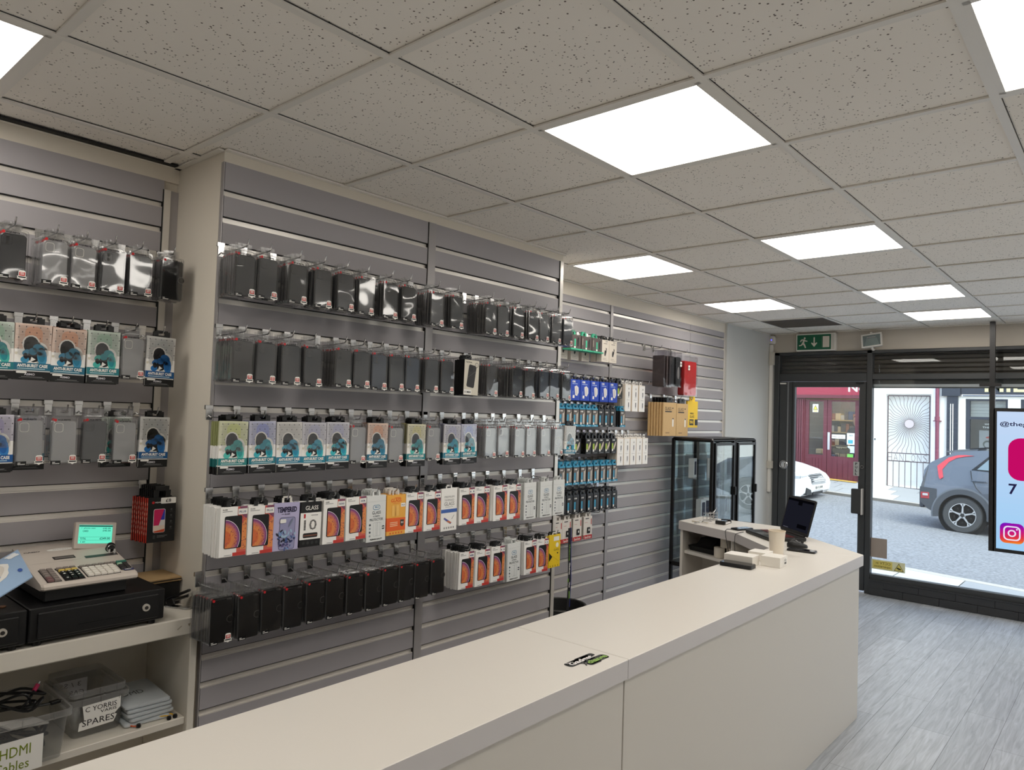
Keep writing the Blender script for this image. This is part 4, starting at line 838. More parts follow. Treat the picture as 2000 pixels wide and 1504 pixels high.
# ---------------------------------------------------------------- far wall stock
yW, yF2 = YB, 2.885
def small(kind):
    t = thing({'cyan': 'hanging_cable_pack', 'dark': 'hanging_cable_pack', 'lime': 'hanging_adapter_pack', 'card': 'hanging_memory_card', 'blue': 'hanging_charger_box', 'cable': 'hanging_cable_box', 'green': 'hanging_holder_box', 'mount': 'hanging_mount_box'}[kind], 'x', {'card': 'memory card', 'blue': 'charger', 'green': 'phone holder', 'mount': 'phone holder', 'lime': 'adapter', 'cable': 'cable'}.get(kind, 'cable'), (0, 0, 0)); b = MB()
    DKC = ink(30, 30, 32); CY = ink(56, 150, 186); GY = ink(120, 112, 108); LM = ink(160, 186, 60)
    if kind in ('cyan', 'dark'):
        w, h, th = .07, .118, .022; y = -th / 2; b.bbox(-w / 2, y, -.012 - h, w / 2, -y, -.012, DKC, .0015); part(b, 'carton', t)
        b = MB(); b.rect(-w / 2 + .003, -.112, w / 2 - .002, -.016, y - .0004, ink(100, 94, 90) if kind == 'cyan' else ink(36, 36, 38)); b.rect(-.026, -.102, -.008, -.050, y - .0007, CY); b.rect(-.024, -.116, -.009, -.101, y - .001, WHITE); b.flat([(.006, -.112), (.012, -.112), (.014, -.04), (.006, -.044)], y - .0007, WHITE if kind == 'cyan' else ink(90, 90, 92)); b.flat([(.018, -.112), (.022, -.112), (.024, -.03), (.018, -.036)], y - .0007, ink(206, 186, 160) if kind == 'cyan' else ink(70, 70, 72)); b.text('CORE', -.025, -.032, .03, .010, y - .001, WHITE, .04); part(b, 'front_print', t)
        b = MB(); b.rect(-w / 2, -.0125 - h, w / 2, -.116, y - .0006, CY if kind == 'cyan' else BLACK); b.rect(-.012, -.1255, .014, -.123, y - .001, WHITE); part(b, 'footer', t)
        b = MB(); euro(b, .03, CY if kind == 'cyan' else BLACKP, 0, .024, .004)
        b.box(-.033, -.010, -.0125, .033, .0, -.002, CY if kind == 'cyan' else BLACKP)
    elif kind == 'lime':
        w, h, th = .072, .108, .03; y = -th / 2; b.bbox(-w / 2, y, -.012 - h, w / 2, -y, -.012, ink(20, 20, 20), .0015); part(b, 'carton', t); b = MB(); b.rect(-.03, -.088, -.010, -.048, y - .0004, LM); b.rect(-.028, -.104, -.012, -.088, y - .0007, WHITE); b.flat([(.0, -.096), (.022, -.062), (.026, -.034), (.014, -.04), (-.006, -.072), (-.008, -.09)], y - .0007, ink(206, 190, 172)); b.text('CORE', -.022, -.030, .03, .011, y - .0007, WHITE, .04); b.rect(-.02, -.114, .02, -.112, y - .0007, ink(160, 160, 160)); part(b, 'front_print', t); b = MB(); euro(b, .03, BLACKP, 0, .024, .006)
    elif kind == 'card':
        w, h, th = .098, .155, .006; y = -th / 2; b.bbox(-w / 2, y, -.012 - h, w / 2, -y, -.012, ink(224, 218, 210), .001); part(b, 'card', t); b = MB(); b.rect(-w / 2, -.0118 - h, w / 2, -.140, y - .0006, ink(190, 30, 36)); b.text('SanDisk', -.038, -.162, .076, .016, y - .001, WHITE, .02); part(b, 'red_footer', t, 'red footer reading SanDisk')
        b = MB(); b.rect(-.03, -.03, .01, -.024, y - .0006, ink(60, 60, 60)); b.rect(-.036, -.055, -.004, -.053, y - .0006, ink(190, 90, 90)); b.slab(rr(.03, .04, .004, 2, .006, -.108), y, y - .006, ink(34, 34, 36)); b.rect(.0, -.112, .012, -.098, y - .0065, WHITE); b.rect(.034, -.07, .042, -.03, y - .0006, ink(190, 40, 40)); part(b, 'front_print', t); b = MB(); euro(b, .03, ink(224, 218, 210), 0, .02, .002)
    elif kind == 'blue':
        w, h, th = .106, .142, .05; y = -th / 2; BL = ink(26, 66, 176); b.bbox(-w / 2, y, -.012 - h, w / 2, -y, -.012, BL, .0015); part(b, 'carton', t); b = MB(); b.flat([(-.002, -.118), (.020, -.124), (.036, -.10), (.034, -.066), (.014, -.052), (-.010, -.060), (-.006, -.09)], y - .0005, ink(226, 224, 222)); b.flat([(.008, -.11), (.012, -.11), (.012, -.066), (.008, -.066)], y - .001, ink(190, 170, 150)); part(b, 'plug_picture', t, 'white plug picture'); b = MB(); b.text('CORE', -.036, -.034, .034, .014, y - .0006, WHITE, .05); b.rect(-.036, -.044, .024, -.040, y - .0006, ink(180, 200, 236)); b.rect(-.028, -.138, -.008, -.118, y - .0006, WHITE); b.rect(-.028, -.114, -.024, -.09, y - .0006, ink(150, 180, 230)); part(b, 'printed_text', t); b = MB(); euro(b, .03, BLACKP, 0, .014, .004)
    elif kind == 'cable':
        w, h, th = .082, .200, .03; y = -th / 2; CC = ink(228, 216, 200); b.bbox(-w / 2, y, -.012 - h, w / 2, -y, -.012, CC, .0015); part(b, 'carton', t); b = MB(); b.rect(-w / 2 + .002, -.0118 - h, w / 2 - .002, -.016, y - .0004, INKS[0]); b.rect(.0, -.058, .018, -.030, y - .0008, WHITE); b.text('£15', .001, -.048, .016, .010, y - .0012, ink(70, 70, 70), .03)
        for z in (-.10, -.18): b.rect(.004, z, .014, z + .034, y - .0008, ink(70, 72, 80)); b.rect(.006, z - .012, .012, z, y - .0008, ink(170, 176, 190))
        b.rect(-.02, -.128, .024, -.126, y - .0008, ink(170, 170, 170)); part(b, 'front_print', t); b = MB(); euro(b, .016, INKS[0], 0, .016, .0012); b.box(-.012, -.0012, -.013, .012, .0012, -.006, INKS[0])
    elif kind == 'green':
        w, h, th = .122, .115, .06; y = -th / 2; GB = ink(84, 74, 72); GN = ink(64, 176, 138); b.bbox(-w / 2, y, -.105, w / 2, -y, -.012, GB, .0015); part(b, 'carton', t); b = MB(); b.bbox(-w / 2 - .002, y - .012, -.116, w / 2 + .002, -y, -.1055, GN, .001); part(b, 'green_base', t, 'green projecting base'); b = MB(); b.rect(-.014, -.088, .004, -.04, y - .0005, GN); b.flat([(.022, -.09), (.034, -.086), (.040, -.03), (.028, -.026), (.018, -.05)], y - .0005, ink(20, 20, 20)); b.rect(-.014, -.102, .002, -.090, y - .0005, WHITE); b.rect(-.05, -.03, -.046, -.075, y - .0005, ink(200, 190, 170)); part(b, 'front_print', t); b = MB(); euro(b, .03, GN, 0, .02, .006)
    elif kind == 'mount':
        w, h, th = .092, .158, .045; y = -th / 2; CC = ink(226, 216, 202); b.bbox(-w / 2, y, -.012 - h, w / 2, -y, -.012, CC, .0015); part(b, 'carton', t); b = MB(); b.flat([(-.012, -.124), (.0, -.128), (.012, -.10), (.016, -.072), (.004, -.066), (.006, -.088), (-.008, -.084), (-.014, -.104)], y - .0005, ink(40, 38, 38)); b.rect(-.024, -.04, .02, -.036, y - .0005, ink(120, 110, 100)); b.text('£15', .0, -.028, .024, .011, y - .0005, ink(60, 60, 60), .02); b.rect(-.03, -.145, .01, -.143, y - .0005, ink(120, 110, 100)); b.rect(-.03, -.155, .03, -.153, y - .0005, ink(150, 140, 130)); part(b, 'front_print', t); b = MB(); euro(b, .03, BLACKP, 0, .018, .005)
    part(b, 'hang_tab', t); return t
SMALLD = {'cyan': 'cyan cable pack', 'dark': 'black cable pack', 'lime': 'black and lime adapter pack', 'card': 'white memory card', 'blue': 'blue plug charger box', 'cable': 'tall cream cable box', 'green': 'grey holder box on green base', 'mount': 'cream phone mount box'}
SPITCH = {'cyan': .026, 'dark': .026, 'lime': .036, 'card': .012, 'blue': .055, 'cable': .034, 'green': .07, 'mount': .05}
def far_row(items, g, row):
    for i, (x, k, n) in enumerate(items):
        hw = ORD[i]; hook(x, yW, g, 'chrome display hook, %s along the far wall %s' % (hw, row), .15, 'display hooks on the far wall')
        for j in range(n):
            d = SMALLD[k]; yy = yF2 + j * SPITCH[k]
            if yy > yW - .03 and j: break
            lab = '%s, front of %s hook in far wall %s' % (d, hw, row) if j == 0 else '%s, %s behind front, %s hook, far wall %s' % (d, ORD[j - 1], hw, row)
            put('far_' + k, small, (k,), (x, yy, g - .03), lab, R_.uniform(-.03, .03), 'stock in the far wall ' + row)
far_row([(3.90, 'green', 1), (4.03, 'green', 1), (4.158, 'green', 1), (4.272, 'mount', 2), (4.372, 'mount', 2)], 2.238, 'holder row')
far_row([(3.80, 'blue', 2), (3.921, 'blue', 2), (4.035, 'blue', 2), (4.150, 'blue', 2), (4.268, 'blue', 2), (4.385, 'blue', 2), (4.487, 'lime', 2), (4.60, 'cable', 3), (4.70, 'cable', 3), (4.80, 'cable', 3)], 1.938, 'charger row')
far_row([(3.80, 'cyan', 3), (3.88, 'cyan', 4), (3.956, 'cyan', 4), (4.032, 'cyan', 4), (4.108, 'cyan', 4), (4.184, 'cyan', 4), (4.262, 'dark', 4), (4.338, 'dark', 3), (4.414, 'dark', 4), (4.542, 'cyan', 3)], 1.738, 'upper cable row')
far_row([(3.82, 'lime', 2), (3.90, 'lime', 3), (3.978, 'lime', 3), (4.11, 'lime', 3), (4.19, 'lime', 3), (4.268, 'lime', 3), (4.346, 'lime', 3), (4.428, 'lime', 3), (4.513, 'cable', 2), (4.602, 'cable', 3), (4.69, 'cable', 2), (4.778, 'cable', 3), (4.866, 'cable', 3)], 1.538, 'adapter row')
far_row([(3.82, 'cyan', 3), (3.897, 'cyan', 4), (3.98, 'cyan', 4), (4.061, 'cyan', 4), (4.142, 'cyan', 4), (4.222, 'cyan', 4), (4.302, 'cyan', 3), (4.379, 'cyan', 4), (4.457, 'cyan', 3)], 1.345, 'lower cable row')
far_row([(3.84, 'dark', 4), (3.914, 'dark', 4), (3.988, 'dark', 4), (4.068, 'dark', 4), (4.152, 'dark', 4), (4.228, 'dark', 4), (4.31, 'dark', 4), (4.386, 'dark', 4), (4.462, 'dark', 4)], 1.148, 'lowest cable row')
far_row([(3.80, 'card', 3), (3.90, 'card', 4), (4.02, 'card', 8), (4.144, 'card', 5)], .998, 'card row')
for x, z, w_ in ((4.27, .998, 'empty chrome hook right of the memory cards'), (4.47, 2.238, 'empty chrome hook right of the cream mount boxes'), (4.55, 2.238, 'rightmost empty chrome hook beside the mount boxes'), (4.90, 1.938, 'empty chrome hook right of upper cable boxes')): hook(x, yW, z, w_, .15, 'empty display hooks')
# bigger things further along: sleeves, tablet glass
for x, l in ((3.90, 'leftmost, lower edge showing below the green base'), (4.03, 'second, lower edge showing below the green base'), (4.158, 'third, lower edge showing below the green base')): put('far_mount', small, ('mount',), (x, 2.975, 2.205), 'cream mount box ' + l, 0, 'stock in the far wall holder row')
def pouch(nm, label, x, z0, z1, w, th, col, g, tagtxt=None, cut=False):
    t = thing(nm, label, 'phone pouch', (x, 2.87, 0), 0); b = MB(); m = mat('pouch_%d_%d_%d' % col, col, .5, bump=.3, bscale=25, var=.15, vscale=40)
    zc, h = (z0 + z1) / 2, z1 - z0
    b.loft([[(p * s, yy, q) for p, q in rr(w * s if False else w, h, .015, 4, 0, zc)] for yy, s in ((th / 2, .94), (th / 4, 1.0), (-th / 4, 1.0), (-th / 2, .95))], m); part(b, 'sleeve', t, smooth=True)
    b = MB(); bg = clear('poly_bag', (240, 240, 242), .06, .5, .10, wob=.35, wscale=9)
    o = rr(w + .02, h + .05, .01, 3, 0, zc + .018); b.loft([[(p, yy, q) for p, q in o] for yy in (th / 2 + .004, -th / 2 - .004)], bg, caps=False); b.flat(o, -th / 2 - .004, bg); part(b, 'plastic_bag', t)
    if tagtxt: b = MB(); b.rect(-.03 + (.05 if cut else -.02), z1 - .075, .0 + (.05 if cut else -.02), z1 - .035, -th / 2 - .006, WHITE); b.text(tagtxt, -.026 + (.05 if cut else -.02), z1 - .062, .022, .014, -th / 2 - .007, BLACK, .02); part(b, 'price_label', t)
    if cut: b = MB(); b.flat(ell(.018, .05, 0, z0 + .11, 16), -th / 2 - .0015, ink(150, 146, 142)); part(b, 'cut_out', t, 'pale oval cut-out')
    return t
for k, x in enumerate((5.045, 5.09, 5.135)): 
    o = pouch('hanging_pouch', 'dark brown bagged pouch, %s from the far left of its group' % ORD[k], x, 1.905, 2.15, .022, .10, ((58, 42, 42), (84, 64, 60), (48, 36, 38))[k], 0)
for k, x in enumerate((5.198, 5.308)):
    o = pouch('hanging_pouch', ('black bagged pouch behind, beside the dark brown ones', 'black bagged pouch with oval cut-out and white price label')[k], x, 1.915, 2.155, .082, .06, (26, 26, 28), 0, None if k == 0 else '£10', k == 1)
pouch('hanging_pouch', 'bright red bagged pouch next to the black ones', 5.52, 1.85, 2.135, .22, .06, (206, 36, 36), 0, '£10')
for x, z, l in ((5.08, 2.238, 'hook holding the dark brown pouches'), (5.22, 2.238, 'hook holding the black pouches'), (5.51, 2.238, 'hook holding the red pouch'), (5.20, 1.838, 'left hook of the kraft tablet glass boxes'), (5.42, 1.838, 'right hook of the kraft tablet glass boxes'), (5.62, 1.838, 'hook holding the yellow tablet glass box')): hook(x, yW, z, 'chrome ' + l, .15, 'far wall hooks by the cabinets')
def bigbox(kind):
    t = thing('hanging_tablet_glass', 'x', 'screen protector box', (0, 0, 0)); b = MB()
    if kind == 'kraft':
        w, h, th = .2, .27, .012; y = -th / 2; KR = mat('kraft_card', (206, 172, 122), .7, var=.05, vscale=40); b.bbox(-w / 2, y, -.03 - h, w / 2, -y, -.03, KR, .001); part(b, 'carton', t); b = MB(); DK = ink(60, 48, 36)
        b.text('GLASS', -.075, -.092, .095, .026, y - .0006, DK, .0); b.rect(-.072, -.108, .03, -.098, y - .0006, DK); b.rect(.035, -.078, .055, -.070, y - .0006, DK); b.rect(-.06, -.278, .0, -.270, y - .0006, ink(150, 120, 80)); part(b, 'printed_text', t); b = MB(); b.slab(rr(.02, .07, .008, 3, .05, -.19), y, y - .0008, WHITE); b.rect(.04, -.165, .06, -.155, y - .0012, ink(90, 80, 70)); part(b, 'picture', t); b = MB(); euro(b, .045, BLACKP, 0, .012, .002); b.box(-.045, -.002, -.031, .045, .002, -.012, BLACKP)
    else:
        w, h, th = .19, .225, .014; y = -th / 2; b.bbox(-w / 2, y, -.03 - h, w / 2, -y, -.03, ink(240, 200, 40), .001); part(b, 'carton', t); b = MB(); b.text('TEMPERED', -.05, -.142, .07, .014, y - .0006, ink(70, 60, 20), .01); b.text('GLASS', -.05, -.172, .08, .022, y - .0006, ink(70, 60, 20), .01); b.rect(-.055, -.235, .02, -.185, y - .0006, BLACK); b.text('9H', -.046, -.224, .055, .030, y - .001, ink(240, 200, 40), .04); b.slab(rr(.05, .05, .004, 2, .07, -.21), y, y - .001, BLACK); part(b, 'printed_text', t); b = MB(); euro(b, .05, ink(240, 200, 40), 0, .012, .002); b.box(-.05, -.002, -.031, .05, .002, -.012, ink(240, 200, 40))
    part(b, 'hang_tab', t); return t
for j in range(6): put('kraftbig', bigbox, ('kraft',), (5.225 + j * -.016, 2.868 + j * .0165, 1.81), 'kraft tablet glass box, %s' % ('frontmost on the left hook' if j == 0 else ORD[j - 1] + ' behind the left front one'), -.04, 'kraft tablet glass boxes')
for j in range(2): put('kraftbig', bigbox, ('kraft',), (5.437, 2.868 + j * .016, 1.808), 'kraft tablet glass box, %s' % ('frontmost on the right hook' if j == 0 else 'second on the right hook'), 0, 'kraft tablet glass boxes')
put('yellowbig', bigbox, ('yellow',), (5.64, 2.88, 1.835), 'yellow tablet glass box beside the kraft ones', 0, 'tablet glass boxes')
# ================================================================ till corner
STOPM = mat('shelf_white', (222, 216, 204), .45, bump=.02)
t = thing('till_shelf_unit', 'white open shelf unit under the cash register', 'shelf unit', (-.6, 2.53, 0)); X0 = .6
b = MB(); b.M = Matrix.Translation((.6, -2.53, 0)); b.bbox(-.6, 2.525, .84, 1.2565, 2.915, .90, STOPM, .004)
b.flat([(1.16, .862), (1.175, .874), (1.172, .876), (1.158, .866)], 2.5244, ink(176, 166, 150)); b.flat([(1.195, .878), (1.205, .88), (1.2, .868)], 2.5244, ink(150, 138, 120)); part(b, 'top_board', t)
for x in (1.212, .30, -.6):
    b = MB(); b.M = Matrix.Translation((.6, -2.53, 0)); b.bbox(x, 2.535, 0, x + .025, 2.9, .839, STOPM, .002); part(b, 'side_panel', t)
for z, y in ((.545, 2.548), (.08, 2.55)):
    for xa, xb in ((-.574, .299), (.326, 1.211)):
        b = MB(); b.M = Matrix.Translation((.6, -2.53, 0)); b.bbox(xa, y, z - .025, xb, 2.885, z, STOPM, .002); part(b, 'shelf_board', t)
b = MB(); b.M = Matrix.Translation((.6, -2.53, 0)); b.box(-.574, 2.886, .08, 1.211, 2.9, .839, STOPM); part(b, 'back_panel', t)
DB_ = mat('cash_drawer_black', (15, 15, 16), .42, bump=.1, bscale=700)
def cash_drawer(x, label):
    t = thing('cash_box', label, 'cash drawer', (x, 2.515, .9))
    b = MB(); b.bbox(0, .004, .016, .40, .345, .118, DB_, .003); part(b, 'body', t); b = MB(); b.bbox(.022, -.006, .026, .378, .006, .104, DB_, .003); b.box(.13, -.0072, .05, .29, -.006, .0525, mat('slot_dark', (4, 4, 4), .9)); part(b, 'drawer_front', t)
    b = MB(); b.cyl((.335, -.006, .066), (.335, -.012, .066), .012, mat('lock_nickel', (214, 208, 198), .3, .4), 20); b.cyl((.335, -.012, .066), (.335, -.0135, .066), .006, mat('lock_dark', (40, 36, 32), .5), 12); part(b, 'lock', t, 'round chrome lock', smooth=True)
    for px in (.03, .37):
        for py in (.03, .31): b = MB(); b.cyl((px, py, .0005), (px, py, .018), .012, BLACKP, 12); part(b, 'foot', t)
    return t
cash_drawer(.707, 'black cash drawer under the cash register'); cash_drawer(.302, 'black cash drawer at the left edge, under blue wipes')
# cash register
t = thing('cash_register', 'pale grey electronic cash register with lit green display', 'cash register', (.737, 2.525, 1.0185)); RG = mat('register_grey', (196, 186, 176), .45); RD = mat('register_black', (16, 16, 17), .5)
b = MB(); b.M = Matrix.Translation((0, 0, -1.0185)); b.bbox(.02, .045, 1.0186, .265, .325, 1.06, RD, .004); part(b, 'base', t, 'black base')
L_, Wd = .302, .283; V = Vector((0, .979, .2036))
def prof(x, r): return [(x, .002 + r, 1.064), (x, -.006 + r, 1.069), (x, -.006 + r, 1.077), (x, .004 + r, 1.0835), (x, .30, 1.146), (x, .332 - r, 1.148), (x, .336 - r, 1.14), (x, .336 - r, 1.06)]
b = MB(); b.M = Matrix.Translation((0, 0, -1.0185)); b.loft([prof(.0, .012), prof(.006, .002), prof(Wd - .006, .002), prof(Wd, .012)], RG); part(b, 'case', t)
MT = Matrix(((1, 0, 0, 0), (0, .2036, .979, .004), (0, -.979, .2036, 1.0838 - 1.0185), (0, 0, 0, 1)))
def keyblock(name, x0, z0, nx, nz, dx, dz, m, label, skip=lambda c, r: False, cap=None, well=True):
    b = MB(); b.M = MT
    if well: b.rect(x0 - .003, z0 - .003, x0 + nx * dx + .001, z0 + nz * dz + .001, -.0004, ink(30, 28, 28))
    for r in range(nz):
        for c in range(nx):
            if skip(c, r): continue
            x, z = x0 + c * dx, z0 + r * dz; mm = m(c, r) if callable(m) else m
            b.loft([[(x, -.0005, z), (x + dx - .002, -.0005, z), (x + dx - .002, -.0005, z + dz - .0025), (x, -.0005, z + dz - .0025)], [(x + .001, -.006, z + .001), (x + dx - .003, -.006, z + .001), (x + dx - .003, -.006, z + dz - .0035), (x + .001, -.006, z + dz - .0035)]], mm)
            if cap: b.text(cap[(r * nx + c) % len(cap)], x + .004, z + .005, .006, .007, -.0064, WHITE, .02)
    part(b, name, t, label)
kg, kb, kw, ky, kgn = ink(132, 122, 116), ink(20, 20, 21), ink(226, 220, 210), ink(214, 186, 96), ink(60, 120, 104)
keyblock('function_keys', .022, 0.013, 2, 6, .0185, .0165, lambda c, r: kg if r > 1 or c else ink(120, 90, 90), 'grey function keys')
keyblock('number_keys', .070, 0.011, 3, 4, .0185, .0165, kb, 'black number keys', cap='0   0.123456789')
keyblock('clear_keys', .070, 0.078, 3, 1, .0185, .015, ky, 'yellow clear keys'); keyblock('receipt_keys', .068, 0.097, 3, 1, .019, .013, kg, 'grey receipt keys')
keyblock('department_keys', .136, 0.017, 5, 4, .0195, .0175, kw, 'white department keys'); keyblock('payment_keys', .134, 0.091, 6, 1, .0185, .014, lambda c, r: kg, 'grey payment keys')
keyblock('subtotal_keys', .244, 0.037, 2, 4, .0165, .0125, lambda c, r: ink(56, 54, 54) if r < 3 or c else ink(170, 200, 170), 'dark subtotal keys'); keyblock('enter_key', .246, 0.091, 1, 1, .034, .014, kgn, 'green enter key')
b = MB(); b.M = MT; b.rect(.248, .024, .28, .042, -.0012, ink(40, 44, 84)); b.rect(.252, .034, .276, .036, -.0016, WHITE); b.rect(.252, .029, .27, .031, -.0016, WHITE); part(b, 'blue_badge', t)
b = MB(); b.M = MT; b.text('CASIO', .018, .262, .048, .009, -.0008, ink(70, 66, 62), .05); b.flat(ell(.042, .010, .128, .268, 24), -.0008, WHITE); b.text('Gadget', .104, .2645, .048, .006, -.0012, ink(120, 116, 112), .0); part(b, 'printed_logo', t)
b = MB(); b.M = MT; b.rect(.085, .182, .150, .208, -.0006, ink(44, 40, 38)); b.rect(.09, .188, .146, .20, -.001, ink(110, 104, 100)); b.rect(.0, .165, .16, .1658, -.0006, ink(140, 132, 126)); part(b, 'receipt_slot', t)
b = MB(); b.M = MT; b.rect(.175, .165, .278, .185, -.0008, ink(60, 56, 54)); part(b, 'display_recess', t)
# operator display on its stalk
b = MB(); b.M = Matrix.Translation((.225, .245, .118)) @ Matrix.Rotation(.10, 4, 'Y') @ Matrix.Rotation(-.05, 4, 'Z') @ Matrix.Rotation(-.22, 4, 'X'); MD = b.M
b.slab(rr(.132, .092, .004, 3, .003, .042), .022, 0, RG, .002); d = part(b, 'display_housing', t)
LC = emit('lcd_green', (106, 236, 200), 1.0); b = MB(); b.M = MD; b.rect(-.052, .014, .056, .078, -.0006, LC); part(b, 'display', d, 'glowing mint green display')
b = MB(); b.M = MD; DK = emit('lcd_ink', (34, 92, 84), .7)
b.rect(-.052, .072, .056, .0765, -.001, DK); b.text('1  phone case', -.044, .064, .044, .005, -.001, DK); b.text('£45.00', .024, .064, .026, .005, -.001, DK); b.text('CARD', -.04, .054, .018, .006, -.001, DK); b.text('£45.00', .024, .056, .026, .005, -.001, DK); b.rect(-.050, .036, .052, .0366, -.001, DK); b.rect(-.05, .025, .052, .0256, -.001, DK)
b.text('TOTAL', -.046, .0275, .018, .007, -.001, DK); b.text('£249.00', .016, .0275, .034, .0075, -.001, DK); b.text('1 #1', -.044, .017, .014, .005, -.001, DK); part(b, 'display_text', d)
b = MB(); b.bbox(.215, .25, .085, .255, .28, .125, RD, .004); part(b, 'display_stalk', t)
b = MB(); b.cyl((.262, .205, .115), (.262, .190, .128), .014, RD, 16); b.tube([(.262 + .013 * math.cos(a * .35), .188, .118 + .013 * math.sin(a * .35)) for a in range(19)], .0014, CHROME, 6); b.box(.250, .18, .105, .256, .181, .118, CHROME); b.box(.268, .182, .103, .274, .183, .117, CHROME); part(b, 'mode_lock_keys', t, 'black lock with keys on a ring')
# blue pack of wipes leaning at the left of the till
t = thing('wipes_packet', 'pale blue packet of wipes leaning at the till', 'packet', (.60, 2.62, 1.03)); WB = mat('wipes_blue_film', (150, 176, 206), .35, bump=.35, bscale=35)
o_ = Vector((.722, 2.562, 1.104)); ex = Vector((-.2, -.12, -.07)); ey = Vector((.006, .185, .054)); base = Vector((.60, 2.62, 1.03)); nz = ex.cross(ey).normalized() * -1
if nz.z < 0: nz = -nz
b = MB(); N = 12; ringsT = []; 
def wp(u, v, h): q = o_ + ex * u + ey * v + nz * h - base; return tuple(q)
top = [[wp(i / N, j / N, .018 * (1 - abs(2 * i / N - 1) ** 2.5) * (1 - abs(2 * j / N - 1) ** 2.5) + .004) for j in range(N + 1)] for i in range(N + 1)]
bot = [[wp(i / N, j / N, -.016 * (1 - abs(2 * i / N - 1) ** 2.5) * (1 - abs(2 * j / N - 1) ** 2.5)) for j in range(N + 1)] for i in range(N + 1)]
for G_, fl in ((top, 0), (bot, 1)):
    k0 = b.add([p for r in G_ for p in r]); mi_ = b.mi(WB)
    for i in range(N):
        for j in range(N): f = (k0 + i * (N + 1) + j, k0 + (i + 1) * (N + 1) + j, k0 + (i + 1) * (N + 1) + j + 1, k0 + i * (N + 1) + j + 1); b.f.append(f[::-1] if not fl else f); b.m.append(mi_)
edge = [top[0], [r[-1] for r in top], top[-1][::-1], [r[0] for r in top][::-1]]; edgeb = [bot[0], [r[-1] for r in bot], bot[-1][::-1], [r[0] for r in bot][::-1]]
for e1, e2 in zip(edge, edgeb): b.loft([e1, e2], WB, caps=False, closed=False)
part(b, 'film', t, smooth=True)
b = MB()
def patch(b, u0, v0, ru, rv, m, h, n=20, amp=.2, fr=5):
    pts = []
    for k in range(n):
        a = 2 * PI * k / n; u, v = u0 + ru * math.cos(a) * (1 + amp * math.sin(fr * a)), v0 + rv * math.sin(a) * (1 + amp * math.sin(fr * a))
        hh = .018 * (1 - abs(2 * u - 1) ** 2.5) * (1 - abs(2 * v - 1) ** 2.5) + h; pts.append(wp(u, v, hh))
    c = wp(u0, v0, .018 * (1 - abs(2 * u0 - 1) ** 2.5) * (1 - abs(2 * v0 - 1) ** 2.5) + h)
    for k in range(n): b.poly([c, pts[k], pts[(k + 1) % n]], m)
patch(b, .58, .52, .34, .34, ink(222, 220, 214), .0052, 24, .06, 7); patch(b, .56, .52, .25, .24, ink(206, 200, 190), .0058, 20, .05, 3); patch(b, .50, .62, .05, .12, ink(120, 136, 176), .0064, 12, .2, 2); patch(b, .62, .52, .12, .03, ink(170, 176, 196), .0064, 12, .2, 2); patch(b, .12, .30, .035, .05, ink(60, 90, 160), .0056, 14, .05, 2); patch(b, .13, .85, .1, .09, ink(226, 228, 230), .0052, 14, .2, 4)
part(b, 'printed_front', t, 'white cloud print with bird mark')
b = MB(); b.lathe([(0, 0), (.011, 0), (.012, .001), (.012, .002), (.011, .003), (0, .003)], mat('copper_coin', (170, 120, 84), .35, .9), 22, (.655, 2.60, 1.0185)); tag(b.build('coin', smooth=True), 'copper coin lying on the left cash drawer', 'coin')
# kraft boxes behind, stapler
t = thing('kraft_carton', 'thin brown carton on black box right of the till', 'box', (1.19, 2.80, .9)); KB = mat('kraft_carton_brown', (178, 148, 106), .75, var=.06, vscale=30)
b = MB(); b.bbox(-.058, -.085, .088, .062, .075, .103, KB, .001); b.rect(-.04, .091, .03, .0985, -.0856, ink(150, 120, 80)); part(b, 'carton', t); b = MB(); b.box(-.058, -.086, .0935, .062, -.085, .0975, ink(30, 28, 26)); part(b, 'dark_edge', t)
b = MB(); b.bbox(1.125, 2.72, .9005, 1.25, 2.88, .987, DB_, .003); tag(b.build('black_box'), 'black box under the thin brown carton', 'box')
t = thing('stapler', 'black and chrome stapler on shelf beside the pillar', 'stapler', (1.225, 2.665, .9), 2.05); b = MB(); b.bbox(-.05, -.014, .0005, .05, .014, .006, CHROME, .002); part(b, 'base', t)
b = MB(); b.M = Matrix.Translation((.045, 0, .012)) @ Matrix.Rotation(.35, 4, 'Y'); b.bbox(-.1, -.011, 0, .004, .011, .012, CHROME, .002); part(b, 'magazine', t); b = MB(); b.M = Matrix.Translation((.045, 0, .02)) @ Matrix.Rotation(.42, 4, 'Y'); b.bbox(-.1, -.010, .004, .004, .010, .014, BLACKP, .004); b.bbox(-.03, -.012, -.02, .004, .012, .006, BLACKP, .003); part(b, 'arm', t)
